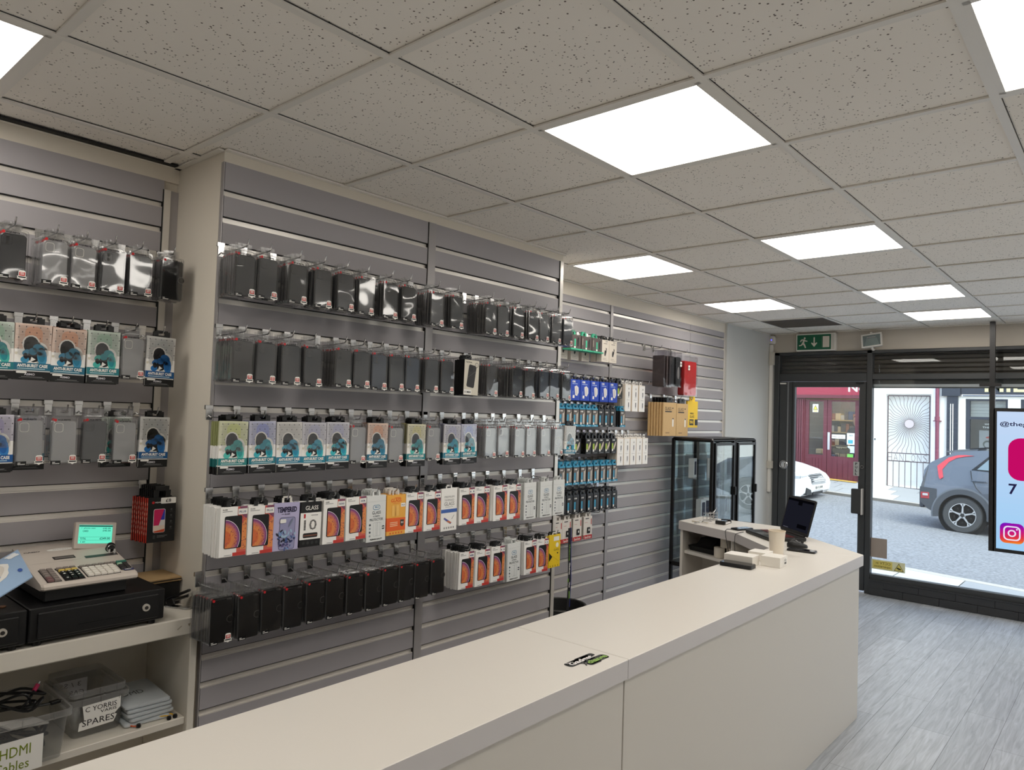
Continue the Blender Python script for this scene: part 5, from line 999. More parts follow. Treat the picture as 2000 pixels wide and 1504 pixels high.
# clear storage boxes
PLB = clear('storage_box_plastic', (232, 232, 230), .08, .5, .12, milk=.09); PLR = clear('storage_box_rim', (228, 228, 226), .12, .5, .15, milk=.16)
def tub(name, label, x0, x1, y0, y1, z0, h, taper=.012, rim=.010, parent=None):
    t = thing(name, label, 'storage box', ((x0 + x1) / 2, (y0 + y1) / 2, z0)); W, D = (x1 - x0), (y1 - y0); b = MB()
    r0 = [(p, q, .001) for p, q in rr(W - 2 * taper - 2 * rim, D - 2 * taper - 2 * rim, .015, 3)]; r1 = [(p, q, h - .02) for p, q in rr(W - 2 * rim, D - 2 * rim, .018, 3)]
    b.loft([r0, r1], PLB, caps=False); b.poly(r0[::-1], PLB); part(b, 'tub', t, smooth=True)
    b = MB(); b.loft([[(p, q, z) for p, q in rr(W - 2 * rim + e, D - 2 * rim + e, .018, 3)] for z, e in ((h - .02, 0), (h - .02, 2 * rim), (h, 2 * rim), (h, rim))], PLR, caps=False)
    for k in range(3): b.box(-W * .3 + k * W * .3, -D / 2 - .002, h - .022, -W * .3 + k * W * .3 + .002, -D / 2, h, PLR)
    part(b, 'rim', t, smooth=False); return t
HW_ = ink(30, 28, 30)
t = tub('storage_box', 'clear plastic box labelled SPARES on lower shelf', .855, 1.045, 2.60, 2.87, .5455, .128)
b = MB(); b.M = Matrix.Translation((0, -.137, 0)); y = 0
b.flat([(-.065, .030), (.042, .034), (.052, .056), (.044, .060), (.062, .078), (.062, .112), (-.055, .108), (-.048, .060), (-.062, .056)], 0, WHITE); b.text('C YORRIS', -.046, .086, .096, .016, -.0006, HW_, .0); b.text('VARIS', .0, .074, .05, .009, -.0006, HW_, .0); b.text('SPARES', -.054, .042, .098, .020, -.0006, HW_, .0); part(b, 'paper_label', t, 'torn white label handwritten SPARES')
t = tub('storage_box', 'empty clear plastic box nested in the SPARES box', .866, 1.036, 2.612, 2.862, .562, .135, .014, .008)
b = MB(); b.M = Matrix.Translation((0, .108, 0)); b.rect(-.07, .03, .04, .10, 0, ink(206, 204, 206)); b.text('3 / SS', -.05, .075, .07, .016, -.0006, ink(110, 106, 110), 0, True); b.text('CAR', -.02, .045, .05, .016, -.0006, ink(110, 106, 110), 0, True); part(b, 'paper_label', t, 'paper label showing through reversed')
t = tub('storage_box', 'clear plastic box of cables labelled HDMI Cables', .56, .838, 2.50, 2.80, .5455, .150)
b = MB(); b.M = Matrix.Translation((0, -.150, 0)); LG_ = ink(120, 136, 30); b.rect(-.12, -.002, .058, .098, 0, WHITE); b.text('HDMI', -.052, .050, .078, .030, -.0006, LG_, .0); b.text('Cables', -.065, .010, .088, .028, -.0006, LG_, .0); part(b, 'paper_label', t, 'white label handwritten HDMI Cables in green')
t = None
def cable(name, label, pts, r, m):
    b = MB(); P_ = [Vector(p) for p in pts]; out = []
    for i in range(len(P_) - 1):
        p0, p1, p2, p3 = P_[max(i - 1, 0)], P_[i], P_[i + 1], P_[min(i + 2, len(P_) - 1)]
        for k in range(6):
            s = k / 6; out.append(.5 * ((2 * p1) + (p2 - p0) * s + (2 * p0 - 5 * p1 + 4 * p2 - p3) * s * s + (3 * p1 - p0 - 3 * p2 + p3) * s ** 3))
    out.append(P_[-1]); b.tube(out, r, m, 7); t = thing(name, label, 'cable', (0, 0, 0)); part(b, 'cord', t, smooth=True); return t
BLK = mat('cable_black', (12, 12, 13), .4); rs = random.Random(3)
def loopy(cx, cy, cz, n, sp, zs): return [(cx + sp * math.cos(i * 1.05 + 1) * rs.uniform(.6, 1), cy + sp * .8 * math.sin(i * 1.05) * rs.uniform(.6, 1), cz + zs * rs.uniform(0, 1)) for i in range(n)]
t = cable('video_cable', 'black looped cable with pink plug in the HDMI box', loopy(.70, 2.64, .67, 14, .085, .05) + [(.72, 2.6, .70), (.76, 2.62, .735)], .0042, BLK)
b = MB(); b.tube([(.76, 2.62, .735), (.772, 2.628, .75)], .0065, ink(190, 40, 90), 10); b.tube([(.772, 2.628, .75), (.777, 2.631, .757)], .0035, CHROME, 8); part(b, 'plug', t, 'pink plug with metal tip')
t = cable('video_cable', 'black looped cable ending in rectangular plug, HDMI box', loopy(.69, 2.66, .70, 12, .095, .045) + [(.74, 2.60, .695), (.80, 2.60, .69)], .0042, BLK)
b = MB(); b.M = Matrix.Translation((.80, 2.60, .69)) @ Matrix.Rotation(.2, 4, 'Z'); b.bbox(0, -.009, -.005, .03, .009, .005, BLK, .002); b.box(.03, -.007, -.003, .04, .007, .003, CHROME); part(b, 'plug', t)
cable('video_cable', 'tangled black cable coil seen through HDMI box side', loopy(.735, 2.62, .57, 22, .06, .07), .0048, BLK); cable('video_cable', 'grey-black cable bundle low in the HDMI box', loopy(.66, 2.62, .57, 18, .07, .06), .0048, mat('cable_dark_grey', (46, 46, 48), .5))
t = thing('red_plug', 'red connector lying at the box left edge', 'plug', (.615, 2.70, .72)); b = MB(); b.lathe([(0, 0), (.008, .001), (.014, .012), (.014, .035), (.008, .045), (0, .046)], ink(180, 30, 36), 16); part(b, 'body', t, smooth=True)
b = MB(); b.M = Matrix.Translation((.72, 2.58, .655)) @ Matrix.Rotation(.3, 4, 'Z') @ Matrix.Rotation(.2, 4, 'Y'); b.bbox(-.06, -.04, 0, .06, .04, .006, ink(196, 194, 190), .001); tag(b.build('paper_card'), 'crumpled pale paper under the black cables', 'paper')
# padded envelopes
ENV = mat('bubble_mailer', (198, 204, 208), .5, bump=.7, bscale=110); ebs = None
for k in range(5):
    t = thing('padded_envelope', 'pale padded envelope, %s in the stack beside the SPARES box' % ('topmost' if k == 4 else ('lowest', 'second from bottom', 'middle one', 'second from top')[k]), 'envelope', (1.105 + .004 * (k % 2), 2.70, .546 + k * .0145), .04 * ((k * 3) % 4 - 1.5), 'padded envelopes on the lower shelf')
    b = MB(); b.loft([[(p, q, z) for p, q in rr(.15 * s, .24 * s, .012, 3)] for z, s in ((.0, .96), (.004, 1), (.010, 1), (.0135, .95))], ENV); part(b, 'padded_body', t, smooth=True)
    if k == 4: b = MB(); b.M = Matrix.Translation((0, 0, .0142)) @ Matrix(((1, 0, 0, 0), (0, 0, 1, 0), (0, -1, 0, 0), (0, 0, 0, 1))); b.text('DMD', -.05, -.02, .07, .035, 0, ink(70, 74, 76), -.0); part(b, 'handwriting', t)
YEL, ORA = ink(222, 176, 40), ink(214, 90, 40)
def earbud(label, pts, col):
    t = cable('earphone_lead', label, pts, .0022, col); b = MB(); e = Vector(pts[-1]); b.M = Matrix.Translation(e); b.lathe([(0, -.006), (.007, -.005), (.008, 0), (.006, .006), (0, .007)], BLACKP, 12); part(b, 'ear_tip', t, 'black ear tip', smooth=True); return t
earbud('yellow lead with black tip, left of two', [(1.10, 2.60, .549), (1.14, 2.58, .556), (1.165, 2.575, .553), (1.16, 2.558, .552)], YEL); earbud('yellow lead with black tip, nearer the shelf side panel', [(1.12, 2.62, .549), (1.17, 2.585, .555), (1.18, 2.58, .553), (1.182, 2.560, .552)], YEL); earbud('orange lead with black tip before the envelopes', [(1.03, 2.62, .549), (1.045, 2.58, .552), (1.05, 2.575, .551), (1.062, 2.567, .552)], ORA)
# ================================================================ shop front: bulkhead, frames, door, window
GLASS = clear('window_glass', (250, 252, 252), .025, .6, .0)
def Fb(b, y0, z0, y1, z1, x0, x1, m, bev=0.0):
    (b.bbox if bev else b.box)(*((x0, min(y0, y1), z0, x1, max(y0, y1), z1, m) + ((bev,) if bev else ())))
b = MB(); Fb(b, YR, 2.392, YB, CEIL + .02, XF, XF + .12, mat('bulkhead_cream_shaded', (190, 182, 170), .75, bump=.04, bscale=60)); Fb(b, 2.96, 0, YB, 2.392, XF, XF + .12, WALLW)  # cream darkened here: the backlit bulkhead's shade is put into its colour
struct(b, 'wall_front', 'cream bulkhead above the shop window')
# fixed frame members
b = MB()
for y0, y1, z0, z1 in ((2.905, 2.96, 0, 2.392), (1.985, 2.035, 0, 2.392), (YR, 1.985, .075, .2), (YR, 1.985, 2.10, 2.155), (2.035, 2.905, 2.085, 2.165), (YR, 2.96, 2.36, 2.392)):
    Fb(b, y0, z0, y1, z1, XF - .02, XF + .06, FRAME, .004)
struct(b, 'window_1', 'dark frame of the shop window')
b = MB(); Fb(b, YR, .2, 1.985, 2.10, XF + .018, XF + .024, GLASS); struct(b, 'window_2', 'large shop window pane')
b = MB(); Fb(b, YR, 2.155, 1.985, 2.36, XF + .018, XF + .024, GLASS); Fb(b, 2.035, 2.165, 2.905, 2.36, XF + .018, XF + .024, GLASS); struct(b, 'window_3', 'top light panes')
b = MB(); PL = mat('stall_riser_paint', (46, 47, 49), .5, bump=.05, bscale=30)
for k in range(16):
    for r, (z0, z1) in enumerate(((.004, .072), (.076, .14))):
        y1 = 1.985 - k * .3 - (.13 if r else 0) + .0
        if y1 - .3 > YR: Fb(b, y1 - .2985, z0, min(1.985, y1), z1, XF - .045, XF + .0, PL, .002)
Fb(b, 1.985, .004, 1.855, .14, XF - .044, XF, PL); Fb(b, YR, .14, 1.985, .152, XF - .05, XF, PL)
struct(b, 'trim_2', 'dark tiled stall riser under the window')
b = MB(); Fb(b, YR, 2.03, 1.985, 2.056, XF + .035, XF + .055, mat('shutter_rail', (170, 172, 176), .35, .3)); Fb(b, YR, 2.018, 1.985, 2.03, XF + .036, XF + .055, FRAME); Fb(b, YR, 2.056, 1.985, 2.1, XF + .04, XF + .055, FRAME)
struct(b, 'trim_3', 'pale rail across the window head')
# roller shutter box seen through the top lights
SHB = mat('shutter_brown', (60, 52, 46), .55)
t = thing('roller_shutter', 'brown roller shutter box behind the top window panes', 'shutter', (XF + .12, 0, 2.1)); b = MB()
b.M = Matrix.Translation((0, 0, -2.1))
for k in range(7): z = 2.09 + k * .043; b.bbox(.0, YR, z, .12, 2.96, z + .04, SHB, .008)
part(b, 'slats', t); b = MB(); b.box(.12, YR, -.02, .18, 2.96, .36, DARKG); part(b, 'housing', t)
b = MB(); b.bbox(-.04, YR, -.06, .0, 1.98, -.022, FRAME, .006); part(b, 'bottom_bar', t)
# door leaf
t = thing('door', 'dark glazed shop door with white pull sign', 'door', (XF, 2.9, 0)); t['kind'] = 'structure'; t.name = 'door_1'
b = MB(); b.M = Matrix.Translation((-XF, -2.9, 0)); x0, x1 = XF - .012, XF + .045
for y0, y1, z0, z1 in ((2.74, 2.9, .02, 2.08), (2.04, 2.105, .02, 2.08), (2.105, 2.74, 2.025, 2.08), (2.105, 2.74, .02, .2)): Fb(b, y0, z0, y1, z1, x0, x1, FRAME, .004)
part(b, 'leaf_frame', t); b = MB(); b.M = Matrix.Translation((-XF, -2.9, 0)); Fb(b, 2.105, .2, 2.74, 2.025, XF + .014, XF + .02, GLASS); part(b, 'pane', t)
b = MB(); b.M = Matrix.Translation((-XF, -2.9, 0)); Fb(b, 2.80, .02, 2.815, 2.08, x0 - .006, x0, mat('frame_slot_grey', (120, 122, 124), .4, .3)); Fb(b, 2.76, .02, 2.766, 2.08, x0 - .004, x0, DARKG); part(b, 'stile_seal', t)
b = MB(); b.M = Matrix.Translation((-XF, -2.9, 0)); Fb(b, 2.055, .77, 2.155, 1.015, x0 - .05, x0, FRAME, .006); Fb(b, 2.052, .765, 2.062, 1.02, x0 - .054, x0, ALU); part(b, 'lock_box', t)
b = MB(); b.cyl((-.013, -.835, 1.233), (-.03, -.835, 1.233), .018, CHROME, 18); b.cyl((-.03, -.835, 1.233), (-.032, -.835, 1.233), .009, DARKG, 12); part(b, 'key_cylinder', t, smooth=True)
b = MB(); b.loft([[(-d, -.06 + r * math.cos(2 * PI * k / 24), 1.2 + r * math.sin(2 * PI * k / 24)) for k in range(24)] for d, r in ((.012, .046), (.030, .046), (.036, .040), (.030, .034), (.018, .032))], CHROME, True); b.bbox(-.045, -.068, 1.175, -.016, -.052, 1.225, CHROME, .004); part(b, 'round_handle', t, 'chrome round door handle', smooth=True)
FR = Matrix(((0, 1, 0, 0), (-1, 0, 0, 0), (0, 0, 1, 0), (0, 0, 0, 1)))     # local x -> world -y, local -y -> world -x (towards the shop)
def facing(x, y, z): return Matrix.Translation((x, y, z)) @ FR
b = MB(); b.M = facing(-.013, -.75, 1.14); b.box(0, 0, 0, .056, .003, .14, mat('sign_grey', (168, 170, 168), .4)); 
for k, c in enumerate('PULL'): b.text(c, .018, .107 - k * .033, .02, .024, -.0006, BLACK, .03)
part(b, 'pull_sign', t, 'grey vertical sign reading PULL')
b = MB(); b.M = Matrix.Translation((-XF, -2.9, 0)); Fb(b, 2.83, 2.055, 2.89, 2.068, x0 - .02, x0, WHITEP); part(b, 'contact_sensor', t); b = MB(); b.M = Matrix.Translation((-XF, -2.9, 0)); Fb(b, 2.06, 2.06, 2.13, 2.072, x0 - .02, x0, DARKG); part(b, 'closer_bracket', t)
# exit sign
t = thing('exit_sign', 'green running-man exit sign on the bulkhead', 'sign', (XF, 2.714, 2.397)); b = MB(); b.M = facing(-.07, 0, 0); b.bbox(0, 0, 0, .392, .07, .18, WHITEP, .004); part(b, 'case', t)
b = MB(); b.M = facing(-.0712, 0, 0); GN = ink(14, 92, 62); b.rect(.012, .012, .35, .168, -.0002, GN); b.rect(.354, .01, .385, .17, -.0002, ink(205, 200, 190))
CR = ink(214, 206, 192)
b.rect(.262, .034, .335, .148, -.0006, CR); b.rect(.263, .034, .27, .148, -.0008, GN)
b.flat([(.19, .14), (.178, .14), (.178, .075), (.158, .088), (.154, .078), (.184, .04), (.214, .078), (.21, .088), (.19, .075)], -.0006, CR)
b.flat(ell(.0095, .0105, .088, .134), -.0006, CR)
b.flat([(.048, .118), (.062, .124), (.085, .122), (.096, .112), (.116, .106), (.116, .098), (.094, .100), (.088, .105), (.082, .084), (.094, .066), (.104, .034), (.092, .030), (.080, .060), (.066, .068), (.058, .056), (.030, .052), (.030, .062), (.050, .066), (.064, .088), (.072, .11), (.060, .112), (.050, .094), (.041, .098)], -.0006, CR)
part(b, 'pictogram', t)
# floodlight, tilted down
t = thing('floodlight', 'white halogen floodlight on the bulkhead beside exit sign', 'floodlight', (XF, 1.975, 2.42), 0); b = MB(); b.M = Matrix.Translation((-.09, 0, .06)) @ Matrix.Rotation(-.12, 4, 'X') @ Matrix.Rotation(.2, 4, 'Y') @ FR
b.loft([[(x * s, y, z * s) for x, z in rr(.185, .135, .012, 3)] for s, y in ((.5, .075), (1, .02), (1, 0))], WHITEP); b.frame(-.093, -.068, .093, .068, .012, -.012, 0, WHITEP); part(b, 'housing', t); M0 = b.M
b = MB(); b.M = M0; b.flat([(-.08, -.055), (.08, -.055), (.08, .055), (-.08, .055)], -.0005, mat('reflector', (150, 160, 158), .25, .7)); b.flat([(-.07, -.055), (.07, -.055), (.045, .03), (-.045, .03)], -.003, mat('reflector_inner', (170, 180, 176), .2, .8)); b.cyl((-.04, -.006, .032), (.04, -.006, .032), .005, CHROME, 8); part(b, 'reflector', t)
b = MB(); b.M = M0; b.flat([(-.081, -.056), (.081, -.056), (.081, .056), (-.081, .056)], -.0105, GLASS); part(b, 'glass', t)
b = MB(); b.M = M0; b.cyl((0, .0, .07), (0, .0, .085), .012, WHITEP, 10); part(b, 'clip', t); b = MB(); b.tube([(0, 0, -.025), (-.05, 0, -.025), (-.075, -.0, -.012), (-.085, 0, .0)], .012, WHITEP, 10); part(b, 'mounting_arm', t)
# sensor, conduit and boxes on the reveal corner
t = thing('door_sensor', 'small white sensor with blue light at ceiling corner', 'sensor', (XF - .03, 2.985, 2.49)); b = MB(); b.M = FR.copy(); b.slab(rr(.062, .085, .018, 4, 0, .042), .03, -.02, WHITEP, .006); part(b, 'case', t, smooth=True)
b = MB(); b.M = FR.copy(); b.flat(ell(.008, .008, 0, .04), -.0205, emit('blue_led', (90, 90, 255), 2.0)); part(b, 'indicator', t, 'blue indicator light')
t = thing('cable_trunking', 'pale cable trunking running down beside the door frame', 'trunking', (XF - .03, 2.985, .9)); b = MB(); b.bbox(-.015, -.012, 0, .015, .02, 1.58, WHITEP, .002); part(b, 'trunk', t); b = MB(); b.bbox(-.03, -.03, 1.36, .025, .02, 1.5, mat('cream_box', (196, 190, 178), .6), .003); part(b, 'junction_box', t)
b = MB(); b.bbox(-.03, -.03, .25, .025, .025, .33, mat('cream_box', (196, 190, 178), .6), .003); part(b, 'switch_box', t)
# hanging screen
PK = ink(190, 10, 96)
t = thing('hanging_display', 'black framed advertising screen hung in the shop window', 'screen', (7.45, .955, .60)); BZ = mat('screen_bezel', (20, 19, 20), .35)
HW, HH = .69, 1.235
b = MB(); b.M = FR.copy(); b.bbox(0, 0, 0, HW, .05, HH, BZ, .004); part(b, 'case', t)
def lum(r, g, bb): return emit('lit_%d_%d_%d' % (r, g, bb), (r, g, bb), 1.0)
b = MB(); b.M = FR.copy(); y = -.0006
n = 24
for k in range(n):
    z0, z1 = .03 + (HH - .06) * k / n, .03 + (HH - .06) * (k + 1) / n; q = k / (n - 1)
    b.rect(.028, z0, HW - .028, z1, y, lum(int(160 + 36 * q), int(206 + 10 * q), 244))
dark = lum(36, 34, 70); pink = lum(196, 12, 100)
b.text('@thegadgetxchange', .05, 1.07, .58, .05, y * 2, dark, .015)
b.flat(rr(.42, .36, .09, 6, .32, .80), y * 2, pink); b.flat(ell(.12, .12, .36, .81, 24), y * 3, lum(190, 214, 240))
b.flat([(.36, .58), (.44, .64), (.52, .58)], y * 2, dark)
b.text('7', .115, .50, .06, .09, y * 2, dark, .02)
part(b, 'picture', t, 'lit blue picture with pink app shape')
b = MB(); b.M = FR.copy()
gc = [(40, 20, 220), (120, 20, 190), (190, 20, 140), (220, 50, 70), (240, 120, 40), (245, 190, 60)]
gx, gz, gs = .14, .17, .17
o = rr(gs, gs, .04, 5, gx, gz)
nb = 18
for k in range(nb):
    lo = k / nb; hi = (k + 1) / nb
    g = lambda p: .62 * (gz + gs / 2 - p[1]) / gs + .38 * (1 - abs(p[0] - gx - gs * .1) / gs)
    pl = clip(clip(o, lambda p: g(p) - lo), lambda p: hi - g(p))
    c0 = gc[min(4, int(lo * 5))]; c1 = gc[min(5, int(lo * 5) + 1)]; w_ = lo * 5 - int(lo * 5)
    if len(pl) > 2: b.flat(pl, -.0016, lum(*[int(c0[i] * (1 - w_) + c1[i] * w_) for i in range(3)]))
lw = lum(235, 225, 245)
def ring(o1, o2, y, m):
    n = len(o1)
    for i in range(n): b.poly([(o1[i][0], y, o1[i][1]), (o1[(i + 1) % n][0], y, o1[(i + 1) % n][1]), (o2[(i + 1) % n][0], y, o2[(i + 1) % n][1]), (o2[i][0], y, o2[i][1])], m)
ring(rr(.122, .122, .034, 5, gx, gz), rr(.100, .100, .025, 5, gx, gz), -.002, lw); ring(ell(.030, .030, gx, gz, 24), ell(.019, .019, gx, gz, 24), -.002, lw); b.flat(ell(.0065, .0065, gx + .035, gz + .035), -.002, lw)
part(b, 'camera_icon', t, 'rainbow rounded square camera icon')
b = MB(); b.box(-.02, -.02, .0, .02, .02, 1.99, BZ); b.v = [(x + .02, y - .012 + .02, z) for x, y, z in b.v]; part(b, 'hanging_pole', t)
b = MB(); b.box(-.02, -.06, 1.42, .01, .1, 1.45, BZ); part(b, 'bracket', t)
# stickers on the pane
b = MB(); b.M = facing(XF + .017, 1.986, .36); b.box(0, 0, 0, .145, .0008, .187, mat('brown_paper_back', (150, 138, 128), .7, var=.08, vscale=20)); tag(b.build('window_poster_back'), 'grey brown back of a sheet stuck on window pane', 'sheet')
t = thing('window_sticker', 'yellow CCTV in operation sticker, seen from behind', 'sticker', (XF + .017, 1.978, .247)); b = MB(); b.M = FR.copy()
b.rect(0, 0, .296, .094, 0, ink(214, 214, 176)); b.rect(.012, .012, .185, .084, -.0004, ink(212, 196, 104)); part(b, 'backing', t)
b = MB(); b.M = FR.copy(); DKY = ink(96, 88, 40)
b.text('CCTV in', .04, .052, .13, .024, -.0008, DKY, .01, True); b.text('operation', .026, .016, .145, .026, -.0008, DKY, .01, True); part(b, 'mirrored_text', t)
b = MB(); b.M = FR.copy(); b.flat([(.2, .01), (.285, .01), (.2425, .085)], -.0006, ink(60, 58, 30)); b.flat([(.207, .0145), (.278, .0145), (.2425, .077)], -.001, ink(214, 202, 110)); b.flat([(.222, .032), (.258, .022), (.262, .034), (.228, .046)], -.0014, ink(60, 58, 30)); b.rect(.238, .02, .243, .032, -.0014, ink(60, 58, 30)); part(b, 'camera_triangle', t)
# glass display cabinets
CABM = mat('cabinet_black_metal', (22, 22, 23), .35, .3); CGL = clear('cabinet_glass', (243, 247, 248), .045, .65, .0)
def cabinet(x0, label):
    W, D, H, y1 = .425, .37, 1.5, 2.94
    t = thing('glass_cabinet', label, 'cabinet', (x0, y1 - D, 0), 0, 'black framed glass display cabinets')
    w = .026
    for x in (0, W - w):
        for y in (0, D - w):
            b = MB(); b.bbox(x, y, .0, x + w, y + w, H - .012, CABM, .003); part(b, 'post', t)
    b = MB(); b.bbox(0, 0, H - .03, W, D, H, CABM, .012); part(b, 'top_panel', t)
    b = MB(); b.bbox(0, 0, .44, W, D, .475, CABM, .004); b.bbox(.02, .02, .05, W - .02, D - .02, .07, CABM, .004); part(b, 'bottom_panel', t)
    for n_, (a, c, d, e) in dict(side_glass=(.004, w, .008, D - w), side_glass_b=(W - .008, w, W - .004, D - w), back_glass=(w, D - .008, W - w, D - .004)).items():
        b = MB(); b.box(a, c, .475, d, e, H - .03, CGL); part(b, n_.replace('_b', ''), t)
    dr = MB(); dr.frame(.028, .478, W - .028, H - .034, .022, -.012, .004, CABM); dr = part(dr, 'door', t); b = MB(); b.box(.05, -.004, .5, W - .05, -.001, H - .056, CGL); part(b, 'door_glass', dr)
    b = MB(); b.bbox(W - .05, -.03, 1.03, W - .03, -.012, 1.1, BLACKP, .003); part(b, 'door_lock', dr)
    for z in (.83, 1.16):
        b = MB(); b.box(.012, .014, z, W - .012, D - .012, z + .006, CGL); part(b, 'glass_shelf', t)
    return t
cabinet(5.41, 'near black framed glass cabinet beside the slatted wall'); cabinet(5.842, 'second black framed glass cabinet, nearer the shop window')
PB = ink(226, 226, 228); PH = ink(40, 46, 70)
proto = None; i = 0
LBX = ['on the middle shelf', 'on the upper shelf', 'on the bottom', 'leaning on the middle shelf']
for ci, (cx, cn) in enumerate(((5.41, 'near cabinet'), (5.842, 'window side cabinet'))):
    for z, sh in ((.4755, 'on the bottom'), (.8365, 'on middle shelf'), (1.1665, 'on upper shelf')):
        for dx, dn in ((.12, 'left'), (.27, 'right')):
            i += 1; lab = 'white phone box %s of %s, %s' % (sh, cn, dn + ' one'); h = .12 + .03 * ((i * 7) % 3)
            loc = (cx + dx, 2.70 + .04 * (i % 3), z); rz = (-.3, .2, .5, 0)[i % 4]
            if proto is None:
                proto = thing('phone_box', lab, 'box', loc, rz, 'phone boxes in the glass cabinets'); b = MB(); b.bbox(-.045, 0, 0, .045, .045, .16, PB, .001); part(b, 'carton_body', proto); b = MB(); b.slab(rr(.055, .11, .008, 3, 0, .08), 0, -.0012, PH); part(b, 'picture', proto, 'dark phone picture')
            else: dup(proto, loc, lab, rz)
# ================================================================ the street outside
def slope(y): return .045 * (y - 2.2)
ASPH = mat('asphalt', (138, 140, 144), .85, bump=1.0, bscale=40, var=.75, vscale=26)
PAVE = mat('paving_slabs', (168, 170, 172), .8, bump=.1, bscale=80, var=.06, vscale=3); PAVEL = mat('paving_pale', (214, 214, 212), .8, var=.05, vscale=3)
KERB = mat('kerb_stone', (196, 190, 182), .8, var=.08, vscale=10); LINE = mat('road_paint', (226, 224, 216), .7, var=.05, vscale=20); YELP = mat('road_paint_yellow', (214, 178, 90), .75, var=.1, vscale=20)
def ground(b, x0, x1, y0, y1, z0, z1, m, n=1):
    b.poly([(x0, y0, z0 + slope(y0)), (x1, y0, z1 + slope(y0)), (x1, y1, z1 + slope(y1)), (x0, y1, z0 + slope(y1))], m)
b = MB(); ground(b, 9.86, 17.0, -40, 50, -.11, -.09, ASPH)
for x, w, ya, yb in ((13.3, .1, 3.95, 4.6), (13.3, .1, 6.5, 9), (13.3, .1, -1.2, 1.4), (15.6, .1, 2.75, 4.1)): ground(b, x - w, x + w, ya, yb, -.116, -.116, LINE)
o = b.build('road'); o['kind'] = 'structure'
b = MB()
for k in range(60):
    y0 = -14 + k * .62; ground(b, 8.55, 9.68, y0, y0 + .61, -.055, -.06, PAVEL if (k * 7) % 3 else PAVE); ground(b, 7.75, 8.54, y0 - .2, y0 + .41, -.05, -.055, PAVEL if (k * 5) % 4 else PAVE)
b.loft([[(9.7, -20, -.062 + slope(-20)), (9.85, -20, -.064 + slope(-20)), (9.86, -20, -.16 + slope(-20)), (9.7, -20, -.2 + slope(-20))], [(9.7, 30, -.062 + slope(30)), (9.85, 30, -.064 + slope(30)), (9.86, 30, -.16 + slope(30)), (9.7, 30, -.2 + slope(30))]], KERB)
b.poly([(7.7, -20, -.07 + slope(-20)), (9.7, -20, -.075 + slope(-20)), (9.7, 30, -.075 + slope(30)), (7.7, 30, -.07 + slope(30))], mat('paving_joint', (130, 128, 124), .9))
o = b.build('pavement'); o['kind'] = 'structure'
b = MB()
for k in range(90):
    for r in range(3):
        y0 = -14 + k * .6 + r * .2; x0 = 17.16 + r * .62; za, zb = -.03 + r * .04, .01 + r * .04
        ground(b, x0, x0 + .61, y0, y0 + .59, za, zb, PAVEL if (k * 11 + r * 5) % 5 == 0 else PAVE)
ground(b, 17.0, 17.15, -14, 40, -.03, -.03, KERB); b.poly([(17.0, -14, -.16 + slope(-14)), (17.0, -14, -.03 + slope(-14)), (17.0, 40, -.03 + slope(40)), (17.0, 40, -.16 + slope(40))], mat('kerb_face', (120, 116, 110), .85))
ground(b, 17.05, 19.2, -14, 40, -.04, .085, mat('paving_joint', (130, 128, 124), .9)); ground(b, 18.75, 18.95, 5.2, 6.6, .085, .10, YELP)
o = b.build('pavement_far'); o['kind'] = 'structure'; o.name = 'pavement'
XS = 19.0
def SF(b, y0, z0, y1, z1, m, d=.0, t=.05): b.box(XS - d, min(y0, y1), z0, XS - d + t, max(y0, y1), z1, m)
# maroon shop
MR = mat('maroon_paint', (100, 46, 56), .4, bump=.03); MRL = mat('maroon_fascia', (150, 46, 66), .35); SHOPIN = mat('shop_interior_wall', (120, 108, 94), .8, var=.3, vscale=3)
SG = clear('shopfront_glass', (240, 244, 246), .03, .45, .02)
t = thing('shop_building', 'maroon painted shop front across the street', 'building', (XS, 5.9, .15)); Mw = Matrix.Translation((-XS, -5.9, -.15))
def sp(name, parent, f, label=None, smooth=False):
    b = MB(); b.M = Mw; f(b); return part(b, name, parent, label, smooth)
sp('fascia', t, lambda b: (SF(b, 5.02, 2.36, 9.5, 2.95, MRL, .12, .2), SF(b, 5.02, 2.28, 9.5, 2.36, MR, .16, .25)), 'crimson fascia board')
def lettering(b, txt, y, z, w, h, m, d, bold=.02):
    k = b.M; b.M = k @ facing(XS - d, y, z); b.text(txt, 0, 0, w, h, 0, m, bold); b.M = k
sp('fascia_lettering', t, lambda b: lettering(b, 'Noodles', 5.43, 2.44, 1.1, .2, WHITE, .125), 'white lettering starting No')
sp('upper_wall', t, lambda b: SF(b, 5.0, 2.9, 9.5, 6.5, mat('render_cream', (206, 198, 186), .85), 0, .3))
sp('pilaster', t, lambda b: [SF(b, 6.53 + k * .055, .1, 6.57 + k * .055, 2.24, MR, .1, .12) for k in range(5)] + [SF(b, 6.5, .1, 6.83, 2.28, MR, .06, .1)])
sp('pilaster', t, lambda b: [SF(b, 5.04, .05, 5.19, 2.28, MR, .08, .1)])
def leaf(y0, y1, pz0):
    b = MB(); b.M = Mw
    for a, c, z0, z1 in ((y0, y0 + .09, .14, 2.24), (y1 - .09, y1, .14, 2.24), (y0 + .09, y1 - .09, 2.2, 2.24), (y0 + .09, y1 - .09, .14, pz0)): SF(b, a, z0, c, z1, MR, .02, .06)
    for k in range(4): SF(b, y0 + .12 + k * (y1 - y0 - .24) / 4, .22, y0 + .12 + (k + .88) * (y1 - y0 - .24) / 4, pz0 - .09, MR, .028, .05)
    d = part(b, 'door', t); b = MB(); b.M = Mw; SF(b, y0 + .09, pz0, y1 - .09, 2.2, SG, -.01, .01); part(b, 'pane', d); return d
dl = leaf(5.955, 6.5, .84); dr_ = leaf(5.2, 5.945, .82)
